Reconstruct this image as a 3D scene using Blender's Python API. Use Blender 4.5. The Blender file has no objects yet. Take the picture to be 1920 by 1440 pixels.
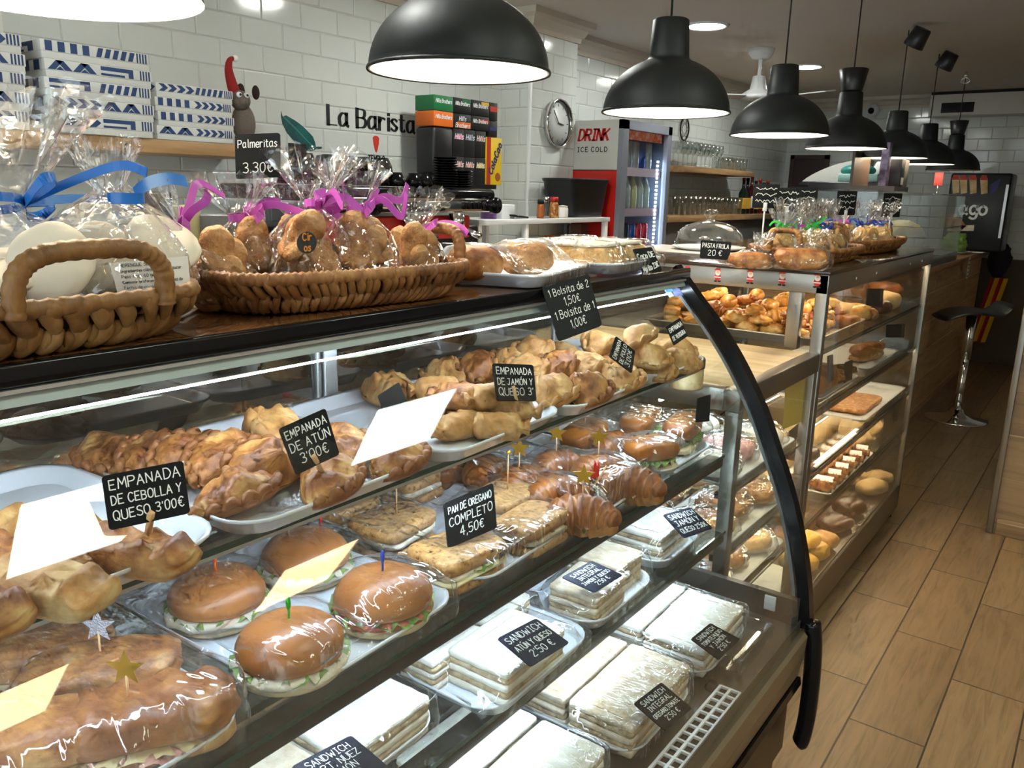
import bpy, bmesh, math, random
from math import sin, cos, pi, radians, sqrt, atan2, exp
from mathutils import Vector, Matrix, Euler, noise
random.seed(7)
SC = bpy.context.scene
COL = SC.collection

# ---------------------------------------------------------------- camera
FPX, YAW, PITCH, ROLL, CAMH = 1515.0, radians(36.54), radians(13.42), radians(1.30), 1.45
_f = Vector((-sin(YAW)*cos(PITCH), cos(YAW)*cos(PITCH), -sin(PITCH)))
_r0 = Vector((cos(YAW), sin(YAW), 0)); _u0 = _r0.cross(_f)
_r = _r0*cos(ROLL) + _u0*sin(ROLL); _u = _u0*cos(ROLL) - _r0*sin(ROLL)
CAM = Vector((0, 0, CAMH))
cam_d = bpy.data.cameras.new('camera'); cam = bpy.data.objects.new('camera', cam_d); COL.objects.link(cam)
cam_d.sensor_width = 36.0; cam_d.lens = FPX/1920*36.0; cam_d.clip_start = 0.02; cam_d.clip_end = 60
cam.matrix_world = Matrix(((_r.x, _u.x, -_f.x, 0), (_r.y, _u.y, -_f.y, 0), (_r.z, _u.z, -_f.z, CAMH), (0, 0, 0, 1)))
SC.camera = cam

# ---------------------------------------------------------------- exposure, world
vs = SC.view_settings
vs.view_transform = 'Standard'; vs.look = 'None'; vs.gamma = 1.0; vs.use_curve_mapping = False
vs.exposure = 0.55
world = bpy.data.worlds.new('world'); SC.world = world; world.use_nodes = True
bg = world.node_tree.nodes['Background']; bg.inputs[0].default_value = (0.82, 0.96, 1.0, 1); bg.inputs[1].default_value = 2.1
cy = SC.cycles
cy.use_adaptive_sampling = True; cy.adaptive_threshold = 0.14; cy.adaptive_min_samples = 14
cy.max_bounces = 6; cy.diffuse_bounces = 3; cy.glossy_bounces = 3; cy.transmission_bounces = 2; cy.transparent_max_bounces = 20
cy.caustics_reflective = False; cy.caustics_refractive = False; cy.sample_clamp_indirect = 6.0
cy.use_denoising = True

def on(ax, v, px, py):
    d = _f*FPX + _r*(px-960) - _u*(py-720)
    return CAM + d*((v-CAM[ax])/d[ax])
def onx(v, px, py): return on(0, v, px, py)
def ony(v, px, py): return on(1, v, px, py)
def onz(v, px, py): return on(2, v, px, py)

# ---------------------------------------------------------------- materials
MATS = {}
def _new(name):
    m = bpy.data.materials.new(name); m.use_nodes = True; MATS[name] = m
    nt = m.node_tree
    for n in list(nt.nodes): nt.nodes.remove(n)
    out = nt.nodes.new('ShaderNodeOutputMaterial')
    return m, nt, out
def c4(c): return (c[0], c[1], c[2], 1)
def hexc(h):
    h = h.lstrip('#'); v = [int(h[i:i+2], 16)/255 for i in (0, 2, 4)]
    return tuple(x/12.92 if x <= .04045 else ((x+.055)/1.055)**2.4 for x in v)
def N(nt, t, **kw):
    n = nt.nodes.new(t)
    for k, v in kw.items():
        if k in n.inputs.keys(): n.inputs[k].default_value = v
        else: setattr(n, k, v)
    return n
def ramp(nt, fac, stops):
    r = nt.nodes.new('ShaderNodeValToRGB'); cr = r.color_ramp
    while len(cr.elements) < len(stops): cr.elements.new(0.5)
    for e, (p, c) in zip(cr.elements, stops): e.position = p; e.color = c4(c)
    nt.links.new(fac, r.inputs[0]); return r.outputs[0]
def pbr(name, col, rough=.5, metal=0.0, spec=.5, emit=None, estr=0.0, noise_scale=None, cols=None, bump=0.0, bscale=None, detail=4, coat=0.0, sss=0.0, stretch=None):
    """principled material; cols = colour stops driven by object-space noise"""
    m, nt, out = _new(name)
    p = N(nt, 'ShaderNodeBsdfPrincipled'); L = nt.links.new
    p.inputs['Base Color'].default_value = c4(col); p.inputs['Roughness'].default_value = rough
    p.inputs['Metallic'].default_value = metal; p.inputs['Specular IOR Level'].default_value = spec
    p.inputs['Coat Weight'].default_value = coat
    if sss: p.inputs['Subsurface Weight'].default_value = sss; p.inputs['Subsurface Scale'].default_value = .01
    if emit: p.inputs['Emission Color'].default_value = c4(emit); p.inputs['Emission Strength'].default_value = estr
    if cols or bump:
        tc = N(nt, 'ShaderNodeTexCoord'); src = tc.outputs['Object']
        if stretch:
            mp = N(nt, 'ShaderNodeMapping'); mp.inputs['Scale'].default_value = stretch; L(src, mp.inputs[0]); src = mp.outputs[0]
    if cols:
        nz = N(nt, 'ShaderNodeTexNoise', Scale=noise_scale or 8.0, Detail=float(detail), Roughness=.6); L(src, nz.inputs['Vector'])
        L(ramp(nt, nz.outputs[0], cols), p.inputs['Base Color'])
    if bump:
        nb = N(nt, 'ShaderNodeTexNoise', Scale=bscale or 60.0, Detail=3.0); L(src, nb.inputs['Vector'])
        b = N(nt, 'ShaderNodeBump', Strength=bump, Distance=.004); L(nb.outputs[0], b.inputs['Height']); L(b.outputs[0], p.inputs['Normal'])
    L(p.outputs[0], out.inputs[0])
    return m
def glassy(name, tint=(1, 1, 1), base=.04, rough=0.0, bump=0.0, bscale=30, white=0.0, gl=(1, 1, 1), power=5.0, stretch=None, bdist=.01, vor=0.0):
    """thin clear sheet: transparency + schlick reflection (+ a little milky diffuse)"""
    m, nt, out = _new(name); L = nt.links.new
    lw = N(nt, 'ShaderNodeLayerWeight', Blend=.5)
    pw = N(nt, 'ShaderNodeMath', operation='POWER'); pw.inputs[1].default_value = power
    ma = N(nt, 'ShaderNodeMath', operation='MULTIPLY_ADD'); ma.inputs[1].default_value = 1-base; ma.inputs[2].default_value = base
    L(lw.outputs['Facing'], pw.inputs[0]); L(pw.outputs[0], ma.inputs[0])
    tr = N(nt, 'ShaderNodeBsdfTransparent', Color=c4(tint)); g = N(nt, 'ShaderNodeBsdfGlossy', Color=c4(gl), Roughness=rough)
    if bump:
        tc = N(nt, 'ShaderNodeTexCoord'); src = tc.outputs['Object']
        if stretch:
            mp = N(nt, 'ShaderNodeMapping'); mp.inputs['Scale'].default_value = stretch; L(src, mp.inputs[0]); src = mp.outputs[0]
        nb = N(nt, 'ShaderNodeTexNoise', Scale=bscale, Detail=2.0, Distortion=.6); L(src, nb.inputs['Vector'])
        hsrc = nb.outputs[0]
        if vor:
            vo = N(nt, 'ShaderNodeTexVoronoi', Scale=vor, feature='DISTANCE_TO_EDGE'); L(src, vo.inputs['Vector'])
            ad = N(nt, 'ShaderNodeMath', operation='ADD'); L(nb.outputs[0], ad.inputs[0]); L(vo.outputs['Distance'], ad.inputs[1]); hsrc = ad.outputs[0]
        b = N(nt, 'ShaderNodeBump', Strength=bump, Distance=bdist); L(hsrc, b.inputs['Height'])
        L(b.outputs[0], g.inputs['Normal'])
    mx = N(nt, 'ShaderNodeMixShader'); L(ma.outputs[0], mx.inputs[0]); L(tr.outputs[0], mx.inputs[1]); L(g.outputs[0], mx.inputs[2])
    res = mx.outputs[0]
    if white:
        df = N(nt, 'ShaderNodeBsdfDiffuse', Color=(.95, .95, .95, 1)); m2 = N(nt, 'ShaderNodeMixShader'); m2.inputs[0].default_value = white
        L(res, m2.inputs[1]); L(df.outputs[0], m2.inputs[2]); res = m2.outputs[0]
    L(res, out.inputs[0]); return m
def emis(name, col, s):
    m, nt, out = _new(name); e = N(nt, 'ShaderNodeEmission', Color=c4(col), Strength=s); nt.links.new(e.outputs[0], out.inputs[0]); return m
def brick(name, axes, bw, bh, c1, c2, mortar, msize, rough, bumpd, smooth, spec=.5, offset=.5, origin=(0, 0), tone=None, coat=0, grain=None, step=None, graink=.85):
    """brick texture laid in the plane of two object axes"""
    m, nt, out = _new(name); L = nt.links.new
    tc = N(nt, 'ShaderNodeTexCoord'); sx = N(nt, 'ShaderNodeSeparateXYZ'); L(tc.outputs['Object'], sx.inputs[0])
    cx = N(nt, 'ShaderNodeCombineXYZ')
    for k in (0, 1):
        ad = N(nt, 'ShaderNodeMath', operation='ADD'); ad.inputs[1].default_value = -origin[k]
        L(sx.outputs[axes[k]], ad.inputs[0]); L(ad.outputs[0], cx.inputs[k])
    if step:
        dv = N(nt, 'ShaderNodeMath', operation='MULTIPLY_ADD'); dv.inputs[1].default_value = 1/bh; dv.inputs[2].default_value = -origin[1]/bh; L(sx.outputs[axes[1]], dv.inputs[0])
        fl = N(nt, 'ShaderNodeMath', operation='FLOOR'); L(dv.outputs[0], fl.inputs[0])
        ms = N(nt, 'ShaderNodeMath', operation='MULTIPLY_ADD'); ms.inputs[1].default_value = step; L(fl.outputs[0], ms.inputs[0])
        ad = N(nt, 'ShaderNodeMath', operation='ADD'); ad.inputs[1].default_value = -origin[0]; L(sx.outputs[axes[0]], ad.inputs[0]); L(ad.outputs[0], ms.inputs[2]); L(ms.outputs[0], cx.inputs[0])
    bt = N(nt, 'ShaderNodeTexBrick', offset=offset, offset_frequency=2)
    for k, v in (('Scale', 1.0), ('Brick Width', bw), ('Row Height', bh), ('Mortar Size', msize), ('Mortar Smooth', smooth), ('Bias', 0.0)): bt.inputs[k].default_value = v
    for k, v in (('Color1', c1), ('Color2', c2), ('Mortar', mortar)): bt.inputs[k].default_value = c4(v)
    L(cx.outputs[0], bt.inputs['Vector'])
    p = N(nt, 'ShaderNodeBsdfPrincipled', Roughness=rough); p.inputs['Specular IOR Level'].default_value = spec; p.inputs['Coat Weight'].default_value = coat
    col = bt.outputs['Color']
    if grain:
        mp = N(nt, 'ShaderNodeMapping'); mp.inputs['Scale'].default_value = grain; L(cx.outputs[0], mp.inputs[0])
        # shift the grain per plank with the brick colour so planks differ
        va = N(nt, 'ShaderNodeVectorMath', operation='ADD'); L(mp.outputs[0], va.inputs[0])
        sc_ = N(nt, 'ShaderNodeVectorMath', operation='SCALE'); sc_.inputs['Scale'].default_value = 90.0; L(bt.outputs['Color'], sc_.inputs[0]); L(sc_.outputs[0], va.inputs[1])
        nz = N(nt, 'ShaderNodeTexNoise', Scale=1.0, Detail=6.0, Roughness=.65, Distortion=.9); L(va.outputs[0], nz.inputs['Vector'])
        mr = ramp(nt, nz.outputs[0], ((.28, (.50, .47, .44)), (.50, (.95, .95, .95)), (.72, (1.2, 1.17, 1.12))))
        mm = N(nt, 'ShaderNodeMix', data_type='RGBA', blend_type='MULTIPLY'); mm.inputs['Factor'].default_value = graink
        L(col, mm.inputs['A']); L(mr, mm.inputs['B']); col = mm.outputs['Result']
    L(col, p.inputs['Base Color'])
    iv = N(nt, 'ShaderNodeMath', operation='SUBTRACT'); iv.inputs[0].default_value = 1.0; L(bt.outputs['Fac'], iv.inputs[1])
    b = N(nt, 'ShaderNodeBump', Strength=1.0, Distance=bumpd); L(iv.outputs[0], b.inputs['Height']); L(b.outputs[0], p.inputs['Normal'])
    L(p.outputs[0], out.inputs[0]); return m

# ---------------------------------------------------------------- mesh tools
class MB:
    def __init__(s): s.v = []; s.f = []; s.m = []; s.sm = []
    def add(s, vs_, fs, mat=0, smooth=False, M=None):
        o = len(s.v)
        s.v += [tuple(M @ Vector(p)) for p in vs_] if M is not None else [tuple(p) for p in vs_]
        for f in fs: s.f.append(tuple(i+o for i in f)); s.m.append(mat); s.sm.append(smooth)
        return s
    def box(s, a, b, mat=0, bev=0.0, M=None):
        x0, y0, z0 = [min(a[i], b[i]) for i in range(3)]; x1, y1, z1 = [max(a[i], b[i]) for i in range(3)]
        e = min(bev, (x1-x0)*.45, (y1-y0)*.45, (z1-z0)*.45)
        if e <= 0:
            vv = [(x, y, z) for z in (z0, z1) for y in (y0, y1) for x in (x0, x1)]
            return s.add(vv, [(0, 2, 3, 1), (4, 5, 7, 6), (0, 1, 5, 4), (2, 6, 7, 3), (0, 4, 6, 2), (1, 3, 7, 5)], mat, False, M)
        bm = bmesh.new(); bmesh.ops.create_cube(bm, size=1.0)
        for v in bm.verts: v.co = Vector(((x0+x1)/2+v.co.x*(x1-x0), (y0+y1)/2+v.co.y*(y1-y0), (z0+z1)/2+v.co.z*(z1-z0)))
        bmesh.ops.bevel(bm, geom=bm.edges[:], offset=e, segments=2, profile=.5, affect='EDGES')
        bm.verts.index_update()
        s.add([v.co[:] for v in bm.verts], [[v.index for v in f.verts] for f in bm.faces], mat, True, M); bm.free(); return s
    def grid(s, P, closed_u=False, closed_v=False, mat=0, smooth=True, M=None, cap0=False, cap1=False, flip=False):
        nu = len(P); nv = len(P[0]); vv = [p for row in P for p in row]; ff = []
        for i in range(nu if closed_u else nu-1):
            for j in range(nv if closed_v else nv-1):
                a = i*nv+j; b = i*nv+(j+1) % nv; c = ((i+1) % nu)*nv+(j+1) % nv; d = ((i+1) % nu)*nv+j
                ff.append((a, d, c, b) if flip else (a, b, c, d))
        if cap0: ff.append(tuple(range(nv))[::-1] if not flip else tuple(range(nv)))
        if cap1: ff.append(tuple((nu-1)*nv+j for j in range(nv)) if not flip else tuple((nu-1)*nv+j for j in range(nv))[::-1])
        return s.add(vv, ff, mat, smooth, M)
    def lathe(s, prof, n=32, mat=0, smooth=True, M=None, caps=False):
        P = [[(r*cos(2*pi*k/n), r*sin(2*pi*k/n), z) for k in range(n)] for r, z in prof]
        return s.grid(P, closed_v=True, mat=mat, smooth=smooth, M=M, cap0=caps, cap1=caps)
    def cyl(s, p0, p1, r0, r1=None, n=16, mat=0, smooth=True, caps=True):
        return s.tube([p0, p1], [r0, r0 if r1 is None else r1], n, mat, caps, smooth=smooth)
    def tube(s, path, r, n=10, mat=0, caps=True, closed=False, smooth=True, M=None, flat=None):
        path = [Vector(p) for p in path]; R = r if isinstance(r, (list, tuple)) else [r]*len(path)
        up = None; rows = []
        for i, p in enumerate(path):
            if closed: t = path[(i+1) % len(path)]-path[i-1]
            else: t = path[min(i+1, len(path)-1)]-path[max(i-1, 0)]
            t.normalize()
            if up is None:
                up = Vector((0, 0, 1)) if abs(t.z) < .9 else Vector((1, 0, 0))
            sd = t.cross(up)
            if sd.length < 1e-5: sd = t.cross(Vector((.3, .9, .2)))
            sd.normalize(); up = sd.cross(t).normalized()
            fl = flat or 1.0
            rows.append([tuple(p+sd*cos(2*pi*k/n)*R[i]+up*sin(2*pi*k/n)*R[i]*fl) for k in range(n)])
        return s.grid(rows, closed_u=closed, closed_v=True, mat=mat, smooth=smooth, M=M, cap0=caps and not closed, cap1=caps and not closed, flip=True)
    def prism(s, poly, h0, h1, axis=2, mat=0, M=None, smooth=False):
        """closed 2D outline extruded along an axis"""
        def P(p, h):
            return (p[0], p[1], h) if axis == 2 else ((h, p[0], p[1]) if axis == 0 else (p[0], h, p[1]))
        n = len(poly); vv = [P(p, h0) for p in poly]+[P(p, h1) for p in poly]
        ff = [(i, (i+1) % n, n+(i+1) % n, n+i) for i in range(n)]+[tuple(range(n))[::-1], tuple(range(n, 2*n))]
        return s.add(vv, ff, mat, smooth, M)
    def ball(s, c, r, n=16, m=10, mat=0, fn=None, M=None):
        """sphere (r scalar or 3 radii), optional fn(dir)->scale"""
        rr = (r, r, r) if not isinstance(r, (tuple, list)) else r; rows = []
        for i in range(m+1):
            t = pi*i/m; row = []
            for k in range(n):
                d = (sin(t)*cos(2*pi*k/n), sin(t)*sin(2*pi*k/n), cos(t)); q = fn(d) if fn else 1.0
                row.append((c[0]+d[0]*rr[0]*q, c[1]+d[1]*rr[1]*q, c[2]+d[2]*rr[2]*q))
            rows.append(row)
        return s.grid(rows, closed_v=True, mat=mat, M=M, flip=True)
    def mesh(s, name, mats):
        me = bpy.data.meshes.new(name); me.from_pydata(s.v, [], s.f)
        for m in (mats if isinstance(mats, (list, tuple)) else [mats]): me.materials.append(MATS[m] if isinstance(m, str) else m)
        me.polygons.foreach_set('material_index', s.m); me.polygons.foreach_set('use_smooth', s.sm); me.update()
        bm = bmesh.new(); bm.from_mesh(me); bmesh.ops.remove_doubles(bm, verts=bm.verts, dist=1e-6)
        bmesh.ops.recalc_face_normals(bm, faces=bm.faces)
        bm.to_mesh(me); bm.free()
        return me

def obj(name, mb, mats, parent=None, label=None):
    """one mesh object; under a parent it is a part"""
    me = mb if isinstance(mb, bpy.types.Mesh) else mb.mesh(name, mats)
    o = bpy.data.objects.new(name, me); COL.objects.link(o)
    if parent is not None: o.parent = parent
    if label: o['label'] = label
    return o
def tag(o, label, cat, group=None, kind=None):
    o['label'] = label; o['category'] = cat
    if group: o['group'] = group
    if kind: o['kind'] = kind
    return o
def thing(name, label, cat, loc=(0, 0, 0), rz=0, group=None):
    """an Empty at the thing's base that parents its parts"""
    o = bpy.data.objects.new(name, None); COL.objects.link(o); o.empty_display_size = .05
    o.location = loc; o.rotation_euler = (0, 0, rz) if not isinstance(rz, (tuple, list)) else rz
    return tag(o, label, cat, group)
def solo(name, mb, mats, label, cat, loc=(0, 0, 0), rz=0, group=None):
    """a thing that is one mesh"""
    o = obj(name, mb, mats); o.location = loc; o.rotation_euler = (0, 0, rz) if not isinstance(rz, (tuple, list)) else rz
    return tag(o, label, cat, group)
def struct(name, mb, mats, parent=None):
    o = obj(name, mb, mats, parent)
    if parent is None: o['kind'] = 'structure'
    return o
def dup(src, loc=None, rz=None, label=None, group=None, scale=None):
    """copy of a thing with copies of its parts and sub-parts"""
    r = src.copy(); COL.objects.link(r)
    if loc is not None: r.location = loc
    if rz is not None: r.rotation_euler = (0, 0, rz) if not isinstance(rz, (tuple, list)) else rz
    if scale is not None: r.scale = scale if isinstance(scale, (tuple, list)) else (scale,)*3
    if label: r['label'] = label
    if group: r['group'] = group
    for ch in src.children:
        c = ch.copy(); COL.objects.link(c); c.parent = r
        for g in ch.children:
            d = g.copy(); COL.objects.link(d); d.parent = c
    return r
def fbm(p, s=1.0, o=3):
    return noise.fractal(Vector(p)*s, 1.0, 2.0, o)
def catmull(pts, k=6, closed=False):
    pts = [Vector(p) for p in pts]; n = len(pts); out = []
    for i in range(n if closed else n-1):
        p0 = pts[i-1] if (closed or i > 0) else pts[0]; p1 = pts[i]; p2 = pts[(i+1) % n]; p3 = pts[(i+2) % n] if (closed or i+2 < n) else p2
        for j in range(k):
            t = j/k
            out.append(.5*((2*p1)+(p2-p0)*t+(2*p0-5*p1+4*p2-p3)*t*t+(3*p1-p0-3*p2+p3)*t*t*t))
    if not closed: out.append(pts[-1])
    return out
def rrect(w, d, r, n=5):
    """rounded rectangle outline centred on 0"""
    r = min(r, w/2-1e-4, d/2-1e-4); o = []
    for cx, cy_, a0 in ((w/2-r, d/2-r, 0), (-w/2+r, d/2-r, 90), (-w/2+r, -d/2+r, 180), (w/2-r, -d/2+r, 270)):
        for k in range(n+1):
            a = radians(a0+90*k/n); o.append((cx+r*cos(a), cy_+r*sin(a)))
    return o

# ---------------------------------------------------------------- handwriting: stroke glyphs on a 4 x 6 cell
G = {
'A': '0 0 2 6 4 0;.8 2.2 3.2 2.2', 'B': '0 0 0 6;0 6 2.6 5.8 3.2 4.6 2.4 3.3 0 3.2;0 3.2 2.8 3 3.6 1.6 2.6 .2 0 0', 'C': '3.6 5 2.4 6 .8 5.4 0 3 .8 .6 2.4 0 3.8 1',
'D': '0 0 0 6;0 6 2.4 5.6 3.8 3 2.4 .4 0 0', 'E': '3.4 6 0 6 0 0 3.5 0;0 3.1 2.8 3.1', 'F': '3.4 6 0 6 0 0;0 3.1 2.6 3.1', 'G': '3.6 5 2.2 6 .6 5.2 0 3 .8 .5 2.4 0 3.7 1 3.7 2.6 2.2 2.6',
'H': '0 0 0 6;3.6 0 3.6 6;0 3 3.6 3', 'I': '1.5 0 1.5 6;.4 6 2.6 6;.4 0 2.6 0', 'J': '.6 6 3.6 6;2.4 6 2.4 1.2 1.4 0 0 .8', 'K': '0 0 0 6;3.4 6 0 2.8;1 3.6 3.6 0', 'L': '0 6 0 0 3.2 0',
'M': '0 0 .4 6 2.2 2 4 6 4.4 0', 'N': '0 0 0 6 3.6 0 3.6 6', 'O': '2 6 .5 5.2 0 3 .6 .7 2 0 3.4 .7 4 3 3.4 5.2 2 6', 'P': '0 0 0 6;0 6 2.8 5.8 3.6 4.5 2.8 3.1 0 2.9',
'Q': '2 6 .5 5.2 0 3 .6 .7 2 0 3.4 .7 4 3 3.4 5.2 2 6;2.4 1.4 4.2 -.6', 'R': '0 0 0 6;0 6 2.8 5.8 3.4 4.5 2.6 3.2 0 3;1.6 3 3.8 0', 'S': '3.5 5.2 2 6 .5 5.3 .6 3.8 2 3.1 3.4 2.2 3.4 .8 2 0 0 .8',
'T': '0 6 4 6;2 6 2 0', 'U': '0 6 0 1.4 1.2 0 2.6 0 3.7 1.4 3.7 6', 'V': '0 6 2 0 4 6', 'W': '0 6 1 0 2.4 4 3.8 0 4.8 6', 'X': '0 0 3.8 6;0 6 3.8 0', 'Y': '0 6 1.9 3 3.8 6;1.9 3 1.6 0', 'Z': '0 6 3.6 6 0 0 3.8 0',
'a': '3 3.6 1.4 4 .1 2.6 .3 .6 1.4 0 3 1.2;3 4 3 .8 3.6 0', 'b': '0 6 0 0;0 2.6 1.4 4 3 3 3 1 1.4 0 0 1', 'c': '3 3.4 1.6 4 .2 3 .2 1 1.6 0 3 .7', 'd': '3 3 1.6 4 .2 3 .2 1 1.6 0 3 1;3 6 3 0',
'e': '.2 2 3 2.2 2.6 3.6 1.4 4 .2 2.8 .3 .9 1.6 0 3 .7', 'f': '2.6 5.6 1.6 6 1 5 1 0;0 3.8 2.2 3.8', 'g': '3 3.4 1.4 4 .2 2.8 .4 .8 1.6 .2 3 1.4;3 4 3 -1 1.6 -2 .2 -1.4', 'h': '0 6 0 0;0 2.6 1.4 4 2.8 3.2 2.8 0',
'i': '.6 4 .6 0;.6 5.5 .6 5.2', 'k': '0 6 0 0;2.6 4 0 1.6;.9 2.3 2.8 0', 'l': '.5 6 .5 .5 1.2 0', 'm': '0 4 0 0;0 2.8 1.2 4 2.2 3.2 2.2 0;2.2 2.8 3.4 4 4.4 3.2 4.4 0', 'n': '0 4 0 0;0 2.6 1.4 4 2.8 3.2 2.8 0',
'o': '1.5 4 .2 3 .2 1 1.5 0 2.9 1 2.9 3 1.5 4', 'p': '0 4 0 -2;0 2.8 1.4 4 2.9 3 2.9 1 1.4 0 0 1', 'r': '0 4 0 0;0 2.4 1.2 3.9 2.4 3.6', 's': '2.6 3.4 1.4 4 .3 3.2 1.4 2.1 2.6 1.2 1.5 0 .1 .6', 't': '1 5.4 1 .8 1.8 0 2.5 .4;0 4 2.3 4',
'u': '0 4 0 1 1.2 0 2.8 1.2;2.8 4 2.8 0', 'v': '0 4 1.4 0 2.8 4', 'z': '0 4 2.6 4 0 0 2.8 0', 'y': '0 4 1.5 .6;3 4 .6 -2',
'0': '1.8 6 .4 5 .2 2 .9 .2 2 0 3.2 1.4 3.3 4.4 2.6 5.8 1.8 6', '1': '.4 4.6 1.6 6 1.6 0', '2': '.2 4.8 1.2 6 2.8 5.6 3 4.2 0 0 3.4 0', '3': '.2 5.4 1.6 6 3 5.2 2.6 3.6 1.4 3.2 2.9 2.6 3.2 1.2 1.8 0 0 .6', '4': '2.4 0 2.4 6 0 2 3.6 2',
'5': '3.2 6 .6 6 .4 3.4 2 3.7 3.3 2.6 3 .8 1.6 0 0 .6', '6': '2.8 5.8 1 4.6 .2 2 1 .1 2.4 .1 3.2 1.6 2.4 3.1 1 3 .3 2', '7': '0 6 3.4 6 1.2 0', '8': '1.7 3.2 .4 4.4 1 5.9 2.4 5.9 3 4.4 1.7 3.2 .2 1.6 1 0 2.6 0 3.3 1.6 1.7 3.2', '9': '3 4.4 2 3 .6 3.6 .4 5.2 1.6 6 3 5 2.8 2 2 0',
'€': '3.6 5.2 2.4 6 1 5 .6 3 1 1 2.4 0 3.6 .8;0 3.7 2.4 3.7;0 2.5 2.2 2.5', ',': '.6 .4 .2 -1', '.': '.4 .2 .5 0', "'": '.4 6 .2 4.8', '-': '.2 2.6 2 2.6', 'ú': '0 4 0 1 1.2 0 2.8 1.2;2.8 4 2.8 0;1.2 5 2.2 6', 'Ú': '0 6 0 1.4 1.2 0 2.6 0 3.7 1.4 3.7 6;1.6 7 2.8 8', 'Ó': '2 6 .5 5.2 0 3 .6 .7 2 0 3.4 .7 4 3 3.4 5.2 2 6;1.8 7 3 8', 'Á': '0 0 2 6 4 0;.8 2.2 3.2 2.2;2 7 3 8'}
CURVY = set('BCDGJOPQRSUabcdefghmnoprstuz023568969€úÚÓg')
def text_strokes(txt, h, jit=0.0, seed=1, slant=0.0, space=1.35):
    """list of 2D polylines, origin at the baseline start, and the width"""
    rnd = random.Random(seed); k = h/6.0; x = 0.0; res = []
    for ch in txt:
        if ch == ' ': x += 2.6; continue
        g = G.get(ch)
        if g is None: x += 2.0; continue
        wmax = 0; jy = rnd.uniform(-jit, jit)*3; js = 1+rnd.uniform(-jit, jit)
        for st in g.split(';'):
            q = [float(t) for t in st.split()]; pts = [(q[i], q[i+1]) for i in range(0, len(q), 2)]
            wmax = max(wmax, max(p[0] for p in pts))
            pts = [((x+p[0]*js+rnd.uniform(-jit, jit)*.8+slant*p[1]), p[1]*js+jy+rnd.uniform(-jit, jit)*.8) for p in pts]
            if ch in CURVY and len(pts) > 2: pts = [(p.x, p.y) for p in catmull([(a, b, 0) for a, b in pts], 4)]
            res.append([(a*k, b*k) for a, b in pts])
        x += wmax+space
    return res, max(0, x-space)*k
def ribbon(mb, strokes, w, to3d, mat=0, nib=None):
    """flat pen strokes; to3d(x, y) puts a point on the surface; nib = (angle, thin) for a broad pen"""
    cut_ = []
    for st in strokes:
        c = [st[0]]
        for i in range(1, len(st)):
            c.append(st[i])
            if i+1 < len(st):
                ax, ay, bx, by = st[i][0]-st[i-1][0], st[i][1]-st[i-1][1], st[i+1][0]-st[i][0], st[i+1][1]-st[i][1]
                if ax*bx+ay*by < .64*math.hypot(ax, ay)*math.hypot(bx, by): cut_.append(c); c = [st[i]]
        cut_.append(c)
    for st in cut_:
        n = len(st); L_ = []; R_ = []
        for i, p in enumerate(st):
            a = st[max(i-1, 0)]; b = st[min(i+1, n-1)]; dx, dy = b[0]-a[0], b[1]-a[1]; l = math.hypot(dx, dy) or 1
            dx /= l; dy /= l; hw = w/2
            if nib: hw = w/2*(nib[1]+(1-nib[1])*abs(dy*cos(nib[0])-dx*sin(nib[0])))
            e = 0 if 0 < i < n-1 else (-w*.25 if i == 0 else w*.25)
            L_.append(to3d(p[0]-dy*hw+dx*e, p[1]+dx*hw+dy*e)); R_.append(to3d(p[0]+dy*hw+dx*e, p[1]-dx*hw+dy*e))
        if n > 1: mb.grid([L_, R_], mat=mat, smooth=False)
    return mb
def write_lines(lines, h, w, to3d, lead=1.5, jit=.06, seed=3, pen=.13, center=True, slant=0.0, nib=None):
    """lines of handwriting fitted in a w wide block, first line on top; returns MB"""
    mb = MB(); y = 0.0
    for i, ln in enumerate(lines):
        hh = h
        if isinstance(ln, tuple): ln, hh = ln[0], h*ln[1]
        s, wd = text_strokes(ln, hh, jit, seed+i*7, slant)
        sc_ = min(1.0, w/wd) if wd > 0 else 1
        y -= hh
        x0 = (w-wd*sc_)/2-w/2 if center else -w/2
        ribbon(mb, [[(x0+a*sc_, y+b*(.5+.5*sc_)) for a, b in st] for st in s], h*pen, to3d, nib=nib)
        y -= hh*(lead-1)
    return mb
# ---------------------------------------------------------------- material library
W_ = (1, 1, 1)
brick('floor_plank', (1, 0), .61, .20, hexc('8f7658'), hexc('7d654a'), hexc('40342a'), .0026, .40, .002, .15, offset=0, origin=(2.43+.2033*3-.61*4*0, -.02), grain=(4.0, 40, 1), step=.2033)
brick('bar_plank', (1, 2), .9, .20, hexc('c8a074'), hexc('b08a60'), hexc('dcc4a0'), .003, .5, .002, .15, origin=(.3, .05), grain=(2.0, 22, 1))
brick('pillar_plank', (0, 2), .9, .20, hexc('8a7254'), hexc('776046'), hexc('a08c70'), .003, .5, .002, .15, origin=(-.1, .06), grain=(2.0, 22, 1))
brick('tile_x', (1, 2), .20, .10, hexc('dde0dc'), hexc('d8dbd7'), hexc('cfd2ce'), .006, .10, .0025, 1.0, spec=.55)
brick('tile_y', (0, 2), .20, .10, hexc('dde0dc'), hexc('d8dbd7'), hexc('cfd2ce'), .006, .10, .0025, 1.0, spec=.55)
pbr('ceiling_paint', hexc('ddd2c6'), .9)
pbr('cornice', hexc('d3c8b8'), .7)
pbr('brown_dado', hexc('4c3d2e'), .6)
pbr('white_paint', hexc('d9d5cc'), .7)
pbr('black_gloss', (.005, .005, .006), .14, spec=.25)
pbr('black_satin', (.009, .009, .010), .38)
pbr('black_lamp', (.008, .010, .010), .52, spec=.35)
pbr('black_matte', (.008, .008, .008), .75)
pbr('white_enamel', (.9, .88, .84), .5)
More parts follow.
